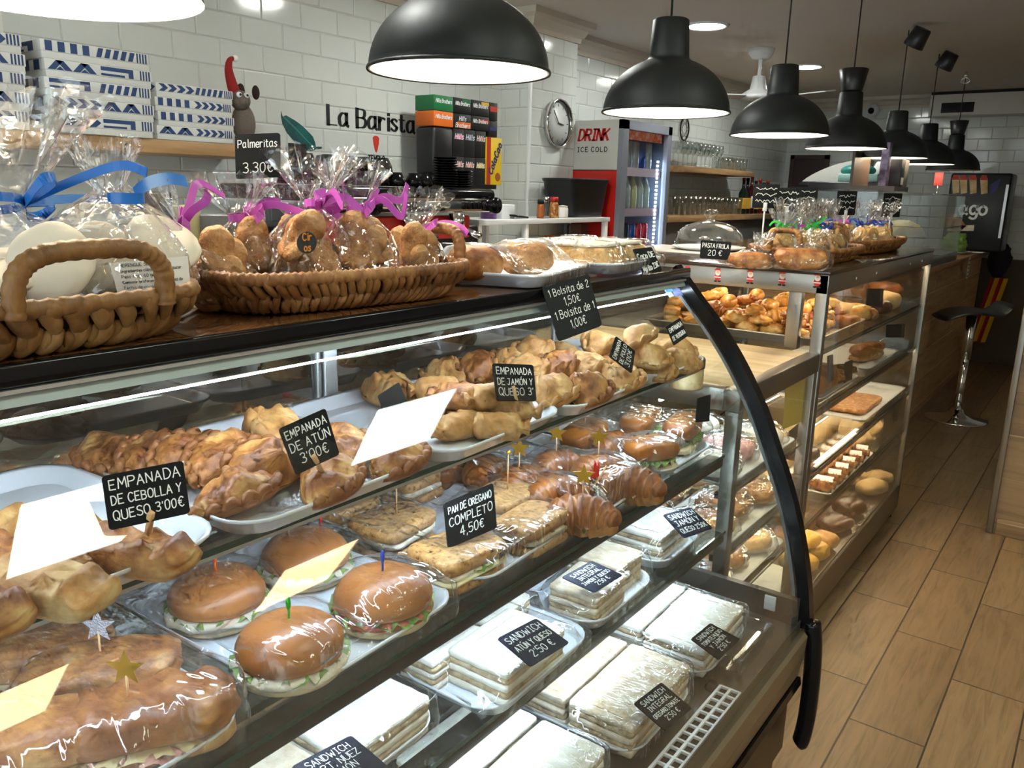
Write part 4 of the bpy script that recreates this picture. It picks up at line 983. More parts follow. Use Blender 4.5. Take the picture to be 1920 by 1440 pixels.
# oregano breads
to = tray('serving_tray', 'white serving tray of oregano bread sandwiches on the middle shelf', -.852, .965, ZS2, .375, .30, radians(3), group='white trays on the middle shelf')
def m_flat(L_, W, H, z0, seed, curve=.006):
    m = MB(); rows = []
    for z, s in ((0, .92), (.25, 1.0), (.7, 1.0), (.95, .95), (1.0, .86), (1.0, .4), (1.0, .02)):
        ol = rrect(L_*s, W*s, min(L_, W)*.22*s, 6); rows.append([(x*(1+.03*fbm((x*20+seed, y*20, z))), y*(1+.03*fbm((x*20, y*20, z+seed))), z0+z*H+curve*fbm((x*14+seed, y*14, 0))*(z > .1)) for x, y in ol])
    rows.insert(0, [(x*.02, y*.02, z) for x, y, z in rows[0]]); return m.grid(rows, closed_v=True, cap0=True, cap1=True)
def make_oreg(seed, L_=.125, W=.105, filled=False):
    t = thing('oregano_sandwich', '', 'sandwich')
    obj('bread_top', m_flat(L_, W, .020, .032, seed), 'oregano_bread', t); obj('bread_bottom', m_flat(L_*.98, W*.98, .016, 0, seed+3), 'oregano_bread', t)
    obj('filling', m_flat(L_*.96, W*.98, .010, .021, seed+5), 'chicken', t)
    obj('lettuce', leaf_ring(MB(), W*.4, W*(.57 if filled else .50), .031, seed, amp=.003, ell=.95), 'lettuce', t)
    if filled: obj('cheese', m_flat(L_*1.02, W*1.04, .006, .017, seed+8), 'cheese', t)
    return t
ORE = ((890, 1045, 18, 1, .0, .135, .10, 1, 'filled oregano bread sandwich at the front of its tray, showing lettuce and cheese'), (1030, 985, 20, 2, .0, .12, .085, 0, 'oregano bread sandwich at the far front corner of its tray'),
       (765, 990, 25, 3, .0, .125, .105, 0, 'oregano bread sandwich with a wooden stick at the near side of its tray'), (672, 962, 28, 4, .0, .12, .07, 0, 'oregano bread sandwich at the back near corner of its tray'),
       (800, 905, 25, 5, .0, .12, .075, 0, 'dark oregano bread sandwich at the back of its tray'), (975, 945, 25, 6, .004, .12, .085, 0, 'oregano bread sandwich with a beaded pick behind the price card'))
items = []
for px, py, rz, sd, dz, l, w, fl, lab in ORE:
    p = onz(Z2F+.04, px, py); p.x -= .034; b = make_oreg(sd, l, w, bool(fl)); b.location = (p.x, p.y, Z2F+dz); b.rotation_euler = (0, 0, radians(rz+70)); tag(b, lab, 'sandwich', 'wrapped oregano bread sandwiches')
    items.append(b)
    if sd == 3: pick(b, .01, .0, .05, 'stick', .07)
    if sd == 6: pick(b, .01, .0, .05, 'bead', .07)
    if sd == 5: pick(b, -.02, .02, .05, 'bead', .06)
clingfor(to, 'clear cling film over the oregano bread sandwiches', .385, .31, items, 4)
card(['PAN DE OREGANO', 'COMPLETO', '4,50€'], [(832, 944), (925, 905), (932, 990), (840, 1029)], onz(.975, 882, 965), NTR, 'black chalk card for oregano bread at four euros fifty', seed=9)
# croissants
tc_ = tray('serving_tray', 'white serving tray of filled croissants on the middle shelf', -.850, 1.265, ZS2, .375, .29, radians(3), group='white trays on the middle shelf')
def make_croissant(seed, L_=.15):
    t = thing('filled_croissant', '', 'pastry'); m = m_croissant(L_, .031, seed)
    for i, v in enumerate(m.v): m.v[i] = (v[0], v[1], v[2]+.012)
    obj('pastry', m, 'croissant', t)
    b = m_croissant(L_*.94, .026, seed+4); obj('bottom_half', b, 'pastry_brown', t)
    obj('ham', leaf_ring(MB(), .015, .034, .030, seed, amp=.004), 'ham', t); obj('lettuce', leaf_ring(MB(), .015, .032, .024, seed+2, amp=.004), 'lettuce', t)
    return t
cro0 = [make_croissant(1), make_croissant(2)]; items = []; used = [0, 0]
CR = ((1112, 972, 30, 0, 'gold_bright', 'glossy filled croissant with lettuce at the front of the croissant tray'), (1205, 915, 20, 1, None, 'filled croissant by a red paper flame pick, far side of the croissant tray'),
      (985, 915, 100, 1, 'gold', 'filled croissant with a gold star pick, near side of the croissant tray'), (1060, 935, 60, 0, None, 'filled croissant in the middle of the croissant tray under bright wrap'),
      (920, 895, 110, 0, None, 'filled croissant at the back near corner of the croissant tray'), (1055, 882, 80, 1, 'gold', 'filled croissant with a gold star pick in the back row'),
      (1135, 890, 70, 0, 'gold', 'filled croissant with a gold star pick beside the tall dark pick'), (1165, 845, 80, 1, None, 'filled croissant at the far back corner of the croissant tray'), (860, 882, 100, 1, None, 'flat brown filled croissant at the very back of the tray'))
for px, py, rz, k, pk, lab in CR:
    p = onz(Z2F+.035, px, py); p.x -= .022; b = cro0[k] if not used[k] else dup(cro0[k]); used[k] = 1
    b.location = (p.x, p.y, Z2F); b.rotation_euler = (0, 0, radians(rz)); tag(b, lab, 'pastry', 'wrapped filled croissants'); items.append(b); b['pk'] = pk or ''
for o in [o for o in COL.objects if o.name.startswith('filled_croissant')]:
    if o['pk']: pick(o, 0, -.006, .068, o['pk'], .032, rz=radians(36)-o.rotation_euler.z)
    del o['pk']
clingfor(tc_, 'clear cling film over the filled croissants', .385, .30, items, 6)
p = onz(Z2F+.07, 1117, 893)
t = thing('paper_flame_pick', 'red paper flame on a wooden pick stuck in a croissant', 'pick', tuple(p))
fpoly = [(-.016, 0), (-.019, .018), (-.010, .012), (-.006, .032), (.002, .018), (.008, .028), (.012, .008), (.010, -.004)]
obj('flame', MB().prism(fpoly, -.0006, .0006, axis=0), 'pick_red', t); obj('stick', MB().tube([(.004, -.02, -.02), (.004, .03, .012)], .002, 6), 'stick_wood', t)
# green bread rolls at the end
tv = tray('serving_tray', 'white serving tray of long filled rolls by the end glass of the middle shelf', -.862, 1.555, ZS2, .385, .27, radians(1), group='white trays on the middle shelf')
def make_long_roll(seed, L_=.17, W=.075):
    t = thing('filled_roll', '', 'sandwich'); m = m_loaf(L_, W, .046, seed, amp=.05)
    for i, v in enumerate(m.v): m.v[i] = (v[0], v[1], v[2]+.030)
    obj('top_half', m, 'bun', t); obj('bottom_half', m_loaf(L_*.98, W*.96, .030, seed+1, amp=.04), 'bun_side', t)
    obj('lettuce', leaf_ring(MB(), W*.35, W*.60, .034, seed, amp=.005, ell=L_/W*.82), 'lettuce', t).rotation_euler = (0, 0, 0)
    obj('ham', leaf_ring(MB(), W*.30, W*.56, .030, seed+2, amp=.004, ell=L_/W*.82), 'ham', t)
    for ch in t.children:
        if ch.name.split('.')[0] in ('lettuce', 'ham'): ch.rotation_euler = (0, 0, radians(90))
    return t
items = []
for i, (px, py, rz, lab) in enumerate(((1110, 825, 60, 'long filled roll with a silver star at the near side of the last tray'), (1215, 800, 62, 'long dark filled roll in the middle of the last tray'), (1295, 812, 62, 'long filled roll by the end glass with a card stuck in it'), (1235, 855, 20, 'filled roll with rosemary at the front of the last tray'))):
    p = onz(Z2F+.04, px, py); p.x -= .02; b = make_long_roll(40+i, .16 if i != 3 else .12); b.location = (p.x, p.y, Z2F); b.rotation_euler = (0, 0, radians(rz+40)); tag(b, lab, 'sandwich', 'wrapped long filled rolls'); items.append(b)
    if i == 0: pick(b, 0, 0, .075, 'silver_glitter', .03, rz=radians(36-rz-40))
clingfor(tv, 'clear cling film over the long filled rolls', .385, .28, items, 8)
q4 = [(1308, 747), (1333, 739), (1330, 790), (1304, 792)]
card([], q4, onz(1.0, 1320, 768), (.8, -.5, .2), 'dark chalk card standing in a long roll by the end glass', seed=10)
# breads with ham at the near end
tl = tray('serving_tray', 'white serving tray of big filled breads at the near end of the middle shelf', -.845, .285, ZS2, .375, .315, radians(2), group='white trays on the middle shelf')
def make_bread(seed, L_, W, braid):
    t = thing('filled_bread', '', 'sandwich'); m = m_loaf(L_, W, .046, seed, ridge=.006 if braid else 0, rf=9, amp=.07, n=64, m=32)
    for i, v in enumerate(m.v): m.v[i] = (v[0], v[1], v[2]+.016)
    obj('top_half', m, 'pastry_brown' if braid else 'pastry', t); obj('bottom_half', m_loaf(L_*.97, W*.95, .020, seed+1, amp=.04), 'pastry_pale', t)
    obj('ham', leaf_ring(MB(), W*.35, W*.60, .020, seed, amp=.005, ell=L_/W*.78), 'ham', t).rotation_euler = (0, 0, radians(90)); obj('cheese', leaf_ring(MB(), W*.35, W*.57, .023, seed+4, amp=.002, ell=L_/W*.8), 'cheese', t).rotation_euler = (0, 0, radians(90))
    return t
items = []
for i, (px, py, rz, l, w, br, pk, lab) in enumerate(((290, 1352, 22, .175, .095, 1, 'gold', 'dark braided bread with a gold star pick at the front of the near tray'), (205, 1270, 20, .165, .085, 0, 'silver_glitter', 'smooth golden bread with a silver star pick and ham on the near tray'),
     (90, 1232, 20, .15, .085, 0, None, 'golden bread behind the silver-starred one on the near tray'), (70, 1172, 20, .16, .075, 0, None, 'bread at the back of the near tray under the upper shelf'), (60, 1400, 20, .16, .085, 0, None, 'bread with folded ham at the very corner of the near tray'))):
    p = onz(Z2F+.035, px, py); p.x -= .015; b = make_bread(60+i, l, w, br); b.location = (p.x, p.y, Z2F); b.rotation_euler = (0, 0, radians(rz+36)); tag(b, lab, 'sandwich', 'wrapped filled breads'); items.append(b)
    if pk: pick(b, -.015 if i == 0 else .0, .0, .058, pk, .026, rz=radians(36)-b.rotation_euler.z)
clingfor(tl, 'clear cling film over the big filled breads', .385, .325, items, 10)

# ---------------------------------------------------------------- crustless sandwiches on the lower shelf and the deck
def m_slice(W, D, H, z0, seed):
    m = MB(); rows = []
    for z, s in ((0, .0025), (.12, 0), (.88, 0), (1.0, .0025), (1.0, .3*min(W, D)), (1.0, .48*min(W, D))):
        ol = rrect(W-2*s, D-2*s, .006, 5); ol2 = []
        for i, p in enumerate(ol):
            q = ol[(i+1) % len(ol)]; n_ = max(1, int(math.hypot(q[0]-p[0], q[1]-p[1])/.012))
            for k in range(8 if (i % 6) == 5 else 1): t = k/8; ol2.append((p[0]+(q[0]-p[0])*t, p[1]+(q[1]-p[1])*t))
        rows.append([(x+.0016*fbm((x*50+seed, y*50, z)), y+.0016*fbm((x*50, y*50, z+seed)), z0+z*H+.0012*fbm((x*18, y*18, seed))) for x, y in ol2])
    rows.insert(0, [(x*.02, y*.02, z) for x, y, z in rows[0]]); return m.grid(rows, closed_v=True, cap0=True, cap1=True)
def make_sandwich(W, D, H, bread='sandwich_bread', seed=1, layers=3, tri=False):
    """soft crustless sandwich: bread slices with filling between"""
    t = thing('crustless_sandwich', '', 'sandwich'); n = layers*2-1; z = 0.0; hb = H*.62/layers; hf = H*.38/(layers-1)
    for i in range(n):
        h = hb if i % 2 == 0 else hf; r_ = random.Random(seed*10+i); e = r_.uniform(-.0015, .0015)
        if i % 2 == 0: obj('bread_slice', m_slice(W+e, D+e, h, z, seed+i), bread, t)
        else: obj('filling', m_slice((W+e)*.985, (D+e)*.985, h, z, seed+i), 'filling', t)
        z += h
    return t
def sand_tray(lab, x, y, z, wx, wy, blocks, filmlab, seed, hr=.022, rz=1.5):
    t = tray('serving_tray', lab, x, y, z, wx, wy, radians(rz), h=hr, group='white trays of crustless sandwiches'); items = []
    for k, (bx, by, W, D, H, br, brz, sl) in enumerate(blocks):
        s = make_sandwich(W, D, H, br, seed*7+k, 3); c, s_ = cos(radians(rz)), sin(radians(rz))
        s.location = (x+bx*c-by*s_, y+bx*s_+by*c, z+.0065); s.rotation_euler = (0, 0, radians(rz+brz)); tag(s, sl, 'sandwich', 'wrapped crustless sandwiches')
        items.append(s)
    if filmlab: cling(filmlab, t, wx+.008, wy+.008, hr, items, slope=2.2, seed=seed)
    return t
ZS3 = SH[3][0]; SB, WB = 'sandwich_bread', 'whole_bread'
sand_tray('small white tray of tuna and cheese sandwiches on the lower shelf', -.715, .945, ZS3, .195, .295, [(.032, -.02, .115, .165, .056, SB, 0, 'white crustless sandwich on the tuna tray, in front under the price card'), (-.055, -.075, .07, .13, .05, SB, 0, 'white crustless sandwich at the near back of the tuna tray'), (-.06, .07, .07, .13, .045, SB, 4, 'white crustless sandwich at the far back of the tuna tray')], 'clear cling film over the tuna and cheese sandwiches', 21)
sand_tray('small white tray of wholemeal ham sandwiches on the lower shelf', -.722, 1.225, ZS3, .185, .25, [(.03, -.045, .10, .12, .055, WB, 2, 'wholemeal crustless sandwich under the ham and cheese price card'), (.0, .07, .12, .10, .058, WB, 0, 'wholemeal crustless sandwich at the far end of its small tray')], 'clear cling film over the wholemeal ham sandwiches', 22)
sand_tray('small white tray with one ham sandwich by the end glass of the lower shelf', -.730, 1.50, ZS3, .17, .21, [(.0, .0, .125, .15, .058, SB, 0, 'single white crustless sandwich by the end glass of the lower shelf')], 'clear cling film over the single white sandwich', 23)
sand_tray('small white tray of walnut sandwiches at the near end of the lower shelf', -.765, .615, ZS3, .195, .29, [(.03, .04, .125, .16, .056, SB, 0, 'white crustless sandwich on the walnut tray'), (.02, -.10, .12, .09, .05, WB, 0, 'crustless sandwich behind the walnut price card')], 'clear cling film over the walnut sandwiches', 24)
ZD = .5272
sand_tray('white tray of wholemeal oregano and tomato sandwiches on the deck', -.652, 1.175, ZD, .275, .255, [(.065, .0, .125, .235, .060, WB, 0, 'long wholemeal crustless sandwich at the front of the deck tray by the grille'), (-.068, .0, .125, .235, .058, WB, 0, 'long wholemeal crustless sandwich at the back of the deck tray by the grille')], 'clear cling film over the oregano and tomato sandwiches', 25, rz=1)
sand_tray('white tray of tomato, egg and ham sandwiches at the end of the deck', -.660, 1.462, ZD, .285, .255, [(.066, .0, .13, .225, .058, SB, 0, 'long white crustless sandwich at the front of the last deck tray'), (-.07, .0, .13, .225, .060, SB, 0, 'long white crustless sandwich at the back of the last deck tray')], 'clear cling film over the tomato, egg and ham sandwiches', 26, rz=2)
sand_tray('white tray of plain sandwiches at the near end of the deck', -.66, .885, ZD, .27, .25, [(.065, .0, .12, .22, .055, SB, 0, 'long white crustless sandwich at the front of the nearest deck tray'), (-.065, .0, .12, .22, .055, SB, 0, 'long white crustless sandwich at the back of the nearest deck tray')], 'clear cling film over the nearest deck sandwiches', 27, rz=1)
NFL = (.45, -.12, .88)
card(['SANDWICH', 'ATÚN Y QUESO', "2'50 €"], [(932, 1197), (1005, 1159), (1068, 1205), (995, 1250)], onz(.797, 1000, 1204), NFL, 'black card for tuna and cheese sandwiches lying on the wrap', seed=31, board='chalkboard_blue')
card(['SANDWICH', 'INTEGRAL', 'JAMÓN Y QUESO', "2'50 €"], [(1053, 1082), (1110, 1051), (1168, 1078), (1115, 1111)], onz(.797, 1112, 1080), NFL, 'black card for wholemeal ham and cheese sandwiches', seed=32, board='chalkboard_blue')
card(['SANDWICH', 'JAMÓN Y', "QUESO 2'50€"], [(1243, 965), (1295, 951), (1337, 990), (1283, 1009)], onz(.795, 1290, 979), NFL, 'black card for ham and cheese sandwiches by the end glass', seed=33, board='chalkboard_blue')
card(['SANDWICH', 'TOMATE,HUEVO', 'Y JAMÓN', "2'50 €"], [(1295, 1198), (1332, 1168), (1388, 1198), (1348, 1237)], onz(.618, 1341, 1200), NFL, 'black card for tomato, egg and ham sandwiches', seed=34)
card(['SANDWICH', 'INTEGRAL', 'OREGANO,TOMATE', "2'50 €"], [(1188, 1319), (1240, 1279), (1298, 1328), (1247, 1370)], onz(.622, 1243, 1325), NFL, 'black card for wholemeal oregano and tomato sandwiches', seed=35)
card(['SANDWICH', 'FORT, NUEZ', 'JAMÓN', "2'50 €"], [(545, 1438), (658, 1378), (728, 1437), (615, 1505)], onz(.797, 640, 1440), NFL, 'black card for walnut sandwiches at the bottom of the picture', seed=36, board='chalkboard_blue')
NG = Vector((.76, -.05, .64))
card(['1 Bolsita de 2', '1,50€', '1 Bolsita de 1', '1,00€'], [(1016, 537), (1104, 514), (1129, 610), (1048, 640)], (-.752, 1.12, 1.255), NG, 'large black chalk card on the curved glass pricing little bags', seed=37, pen=.10)
# ---------------------------------------------------------------- baskets and cellophane bags
pbr('wicker', hexc('a8753f'), .55, cols=((.25, hexc('4a2b12')), (.5, hexc('85552a')), (.75, hexc('b0844e'))), noise_scale=22, bump=.8, bscale=70, stretch=(1, 1, .35))
pbr('wicker_pale', hexc('b48a56'), .55, cols=((.25, hexc('54381a')), (.5, hexc('845c30')), (.75, hexc('b08c58'))), noise_scale=22, bump=.8, bscale=70, stretch=(1, 1, .35))
pbr('gap_shade', hexc('2c1a0c'), .8)  # lining colour carries the deep shade between the strands
pbr('ribbon_pink', hexc('c45cc0'), .3, sss=0); pbr('ribbon_blue', hexc('1c6fc8'), .3); pbr('ribbon_green', hexc('35b84a'), .35); pbr('ribbon_navy', hexc('1848b0'), .35)
pbr('palmier', hexc('cf9a5e'), .6, cols=((.25, hexc('7d4c20')), (.5, hexc('ad7842')), (.75, hexc('d0a878'))), noise_scale=32, bump=.9, bscale=180)
pbr('meringue', hexc('e6dcc8'), .6); pbr('cookie', hexc('d2a35e'), .6, cols=((.3, hexc('b9843e')), (.7, hexc('e3bf80'))), noise_scale=40)
pbr('paper_white', hexc('e8e6e0'), .8); pbr('ink', hexc('2a2a2c'), .7)
def superell(a, w, d, e=.55):
    c, s = cos(a), sin(a); return math.copysign(abs(c)**e, c)*w/2, math.copysign(abs(s)**e, s)*d/2
def make_basket(name, label, x, y, z, w, d, h, rz=0, flare=.03, handles=('x',), mat='wicker', n=None, group='woven leaf baskets', hw=.16, hh=.065, seed=1, ho=0):
    """plaited leaf basket: twisted rim, herringbone strands, floor and wrapped handles"""
    t = thing(name, label, 'basket', (x, y, z), rz, group); r = random.Random(seed)
    def at(a, v, o=0): X_, Y_ = superell(a, w+2*flare*v+2*o, d+2*flare*v+2*o); return X_, Y_, v*h
    na = 96; ang = []; # even arc length
    pts = [superell(2*pi*k/720, w, d) for k in range(721)]; L_ = [0]
    for p, q in zip(pts, pts[1:]): L_.append(L_[-1]+math.hypot(p[0]-q[0], p[1]-q[1]))
    def arc(s):
        s = (s % 1)*L_[-1]; lo, hi = 0, 720
        while hi-lo > 1:
            m = (lo+hi)//2
            if L_[m] <= s: lo = m
            else: hi = m
        return 2*pi*(lo+(s-L_[lo])/(L_[hi]-L_[lo]+1e-9))/720
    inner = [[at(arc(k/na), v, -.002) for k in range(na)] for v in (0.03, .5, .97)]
    obj('lining', MB().grid(inner, closed_v=True, cap0=True), 'gap_shade', t)
    n = n or int(L_[-1]/.019); ks = L_[-1]/n/.021; mb = MB()
    def strand(s0, v0, s1, v1, o, rw, rt):
        rows = []
        for i in range(9):
            q = i/8; s = s0+(s1-s0)*q; v = v0+(v1-v0)*q; a = arc(s); x_, y_, z_ = at(a, v, o*sin(pi*q)**.7)
            wv = rw*(sin(pi*(.08+.84*q))**.6)
            x2, y2, _ = at(arc(s+.002), v, o*sin(pi*q)**.7); tx = Vector((x2-x_, y2-y_, 0)).normalized(); nx_ = Vector((tx.y, -tx.x, 0))
            dirv = Vector((0, 0, 1)) if abs(s1-s0) < 1e-6 else (tx*(s1-s0)*L_[-1]+Vector((0, 0, (v1-v0)*h))).normalized()
            sd = dirv.cross(nx_).normalized()
            rows.append([tuple(Vector((x_, y_, z_+.001))+sd*wv*cos(2*pi*k/8)+nx_*rt*sin(2*pi*k/8)) for k in range(8)])
        mb.grid(rows, closed_v=True, cap0=True, cap1=True)
    ds = 1.0/n
    for k in range(n):
        s = k*ds; j = lambda a: r.uniform(-a, a)
        strand(s+j(.15)*ds, .0, s+.95*ds, .50+j(.06), .005+j(.002), (.0105+j(.002))*ks, .0058)
        strand(s+.85*ds, .34+j(.06), s-.2*ds, .92+j(.04), .007+j(.0025), (.0105+j(.002))*ks, .0075)
        strand(s+.5*ds, .02, s+.1*ds+j(.2)*ds, .42+j(.1), .004, .009*ks, .006)
        if k % 3 == 0: strand(s+.3*ds, .55, s+.25*ds, 1.02, .009, .010*ks, .006)
    obj('weave', mb, mat, t)
    rim = MB(); m = n*6; rows = []
    for i in range(m):
        a = arc(i/m); x_, y_, z_ = at(a, 1.0, .002); x2, y2, _ = at(arc((i+1)/m), 1.0, .002); tx = Vector((x2-x_, y2-y_, 0)).normalized(); nx_ = Vector((tx.y, -tx.x, 0))
        b = 1+.13*sin(2*pi*i/3.7+.4*sin(i*.37))
        rows.append([tuple(Vector((x_, y_, z_-.004))+nx_*.0068*b*cos(2*pi*k/8)+Vector((0, 0, 1))*.0085*b*sin(2*pi*k/8)) for k in range(8)])
    rim.grid(rows, closed_u=True, closed_v=True); obj('rim', rim, mat, t)
    for hx in handles:
        s = -1 if hx.startswith('-') else 1; ax = hx[-1]; R_ = (w if ax == 'x' else d)/2+flare
        hp = catmull([(-hw/2, 0), (-hw/2+.004, hh*.55), (-hw*.32, hh*.95), (0, hh*1.05), (hw*.32, hh*.95), (hw/2-.004, hh*.55), (hw/2, 0)] and [(-hw/2, -.012, 0), (-hw/2+.004, hh*.55, 0), (-hw*.32, hh*.95, 0), (0, hh*1.03, 0), (hw*.32, hh*.95, 0), (hw/2-.004, hh*.55, 0), (hw/2, -.012, 0)], 14)
        path = [(s*(R_+.004+.1*p.y), p.x+ho, h+p.y) if ax == 'x' else (p.x, s*(R_+.004+.1*p.y), h+p.y) for p in hp]
        rr = [.0088*(1+.16*abs(sin(i*.8))) for i in range(len(path))]
        obj('handle', MB().tube(path, rr, 10), 'wicker_pale' if mat == 'wicker_pale' else mat, t)
    return t
def m_palm(seed, R=.026):
    """sugared palmier: two scrolls joined, thick and rough"""
    mb = MB(); rows = []; n = 40
    for v, zz in ((.02, 0), (.6, 0), (.92, .15), (1, .5), (.93, .85), (.7, 1.0), (.45, .90), (.25, 1.0), (.02, .92)):
        row = []
        for k in range(n):
            u = 2*pi*k/n; rr = R*(1-.22*abs(cos(u))**8*(1 if cos(u) > 0 else .2)+.10*abs(sin(u)))*(1+.05*fbm((cos(u)*2, sin(u)*2, seed)))
            g = -.20*exp(-(sin(u)*3*v)**2)*(v > .1)*(zz > .6)
            row.append((cos(u)*rr*v*.85, sin(u)*rr*v*1.15, R*.62*(zz+g)+.0015*fbm((cos(u)*v*5, sin(u)*v*5, seed*2))))
        rows.append(row)
    return mb.grid(rows, closed_v=True, cap0=True, cap1=True)
PALM = [m_palm(s).mesh('palmier_cookie', 'palmier') for s in (1, 2, 3)]
def bow(parent, p, r, mat, w=.015, seed=1, tail=.06, axis=None):
    """ribbon tied round a neck: band, two loops, two tails"""
    rd = random.Random(seed); M_ = Matrix.Translation(p)
    if axis is not None: M_ = M_ @ Vector((0, 0, 1)).rotation_difference(axis).to_matrix().to_4x4()
    M_ = M_ @ Matrix.Rotation(rd.uniform(-.5, .9), 4, 'Z')
    def strip(path, ww, mb):
        path = [Vector(q) for q in path]; up = Vector((0, 0, 1)); A = []; B = []; A2 = []; B2 = []
        for i, q in enumerate(path):
            tg = (path[min(i+1, len(path)-1)]-path[max(i-1, 0)]).normalized(); sd = up-tg*up.dot(tg)
            if sd.length < .2: sd = Vector((.6, .6, .3)).cross(tg)
            sd.normalize(); nn = tg.cross(sd)*.0004; A.append(q+sd*ww/2+nn); B.append(q-sd*ww/2+nn); A2.append(q+sd*ww/2-nn); B2.append(q-sd*ww/2-nn)
        mb.grid([A, B, B2, A2], closed_u=True, M=M_, smooth=False)
    mb = MB(); n = 14
    strip([(cos(2*pi*k/n)*r, sin(2*pi*k/n)*r, 0) for k in range(n+1)], w*.8, mb)
    b = obj('ribbon', mb, mat, parent)
    for s in (-1, 1):
        mb = MB(); l = tail*.62
        strip(catmull([(r, 0, 0), (r+l*.5, s*l*.7, .010), (r+l*.3, s*l*1.15, .004), (r+.002, s*l*.6, -.006), (r, 0, 0)], 6), w*.9, mb); obj('loop', mb, mat, b)
        mb = MB(); q = rd.uniform(.7, 1.2)
        strip(catmull([(r, 0, 0), (r+tail*.5, s*tail*.35*q, .012), (r+tail*.95, s*tail*.7*q, .004+.02*rd.uniform(-1, 1)), (r+tail*1.15, s*tail*1.1*q, .03*rd.uniform(-.6, 1))], 6), w*.8, mb); obj('tail', mb, mat, b)
    return b
def make_bag(label, p, rx, ry, h, neck=.012, flare=.05, fh=.07, tilt=(0, 0), ribbon=None, seed=1, group='cellophane bags', tail=.06, rz=0.0, pleat=.35, fan=None, name='cellophane_bag', rw=.013):
    """clear cellophane bag gathered at the neck and fanning out above it"""
    t = thing(name, label, 'bag', tuple(p), rz, group); rd = random.Random(seed); n = 72; rows = []
    prof = [(.0, .02), (.0, .85), (.10, 1.0), (.30, 1.04), (.52, .98), (.70, .82), (.84, .55), (.94, .28), (1.0, None)]
    ph = [rd.uniform(0, 6) for _ in range(6)]
    for f, s in prof:
        row = []
        for k in range(n):
            u = 2*pi*k/n
            wr = (.05+.18*max(0, f-.35))*(.5*sin(7*u+ph[0]+3*f)+.35*sin(13*u+ph[1]-4*f)+.35*sin(4*u+ph[2]))*(f > 0) + .09*fbm((cos(u)*2.2+seed, sin(u)*2.2, f*4))*(f > 0)
            X_ = (rx*s if s is not None else neck)*(1+wr); Y_ = (ry*s if s is not None else neck)*(1+wr)
            row.append((X_*cos(u)+tilt[0]*f*f*h, Y_*sin(u)+tilt[1]*f*f*h, f*h))
        rows.append(row)
    fx, fy = fan or (1.0, .55)
    for q in (.12, .35, .65, 1.0):
        row = []
        for k in range(n):
            u = 2*pi*k/n; pl = pleat*q*(.6*sin(9*u+ph[3])+.5*sin(15*u+ph[4]+2*q)); R_ = neck+(flare-neck)*q**.8
            jag = .16*sin(11*u+ph[5])+.10*fbm((u*3, seed, 1))
            row.append((R_*fx*cos(u)*(1+pl)+tilt[0]*h*(1+1.1*q*fh/h), R_*fy*sin(u)*(1+pl)+tilt[1]*h*(1+1.1*q*fh/h), h+q*fh*(1+jag*q)))
        rows.append(row)
    obj('film', MB().grid(rows, closed_v=True, cap0=True), 'cello', t)
    if ribbon: bow(t, Vector((tilt[0]*h, tilt[1]*h, h)), neck*1.25, ribbon, seed=seed, tail=tail, w=rw, axis=Vector((tilt[0], tilt[1], .8)).normalized())
    return t
def fill(meshes, name, cat, label, group, p, rx, ry, h, n, seed, s=1.0, face=None):
    """cookies packed inside a bag"""
    rd = random.Random(seed)
    for i in range(n):
        f = (i+.5)/n; a = (radians(-52)+rd.uniform(-1.1, 1.1)) if i % 4 else i*2.4+seed; rr = (.46 if i % 3 else .28)
        o = bpy.data.objects.new(name, meshes[i % len(meshes)]); COL.objects.link(o); o.scale = (s,)*3
        o.location = (p[0]+cos(a)*rx*rr, p[1]+sin(a)*ry*rr, p[2]+.012+f*h*.62)
        o.rotation_euler = (radians(rd.uniform(40, 100)), rd.uniform(-.5, .5), a+pi/2+rd.uniform(-.5, .5)); tag(o, label, cat, group)

ZTOP = ZT+.0012
bk1 = make_basket('woven_basket', 'pale woven leaf basket with a looped handle at the near end of the case top', -.945, .345, ZTOP, .27, .30, .052, rz=radians(4), handles=('x', '-x'), mat='wicker_pale', hw=.150, hh=.046, seed=3, n=46, ho=.022)
bk2 = make_basket('woven_basket', 'brown woven leaf basket of palmier bags on the case top', -.925, .795, ZTOP, .19, .35, .052, rz=radians(-6), handles=('y',), mat='wicker', hw=.11, hh=.046, seed=4, n=78)
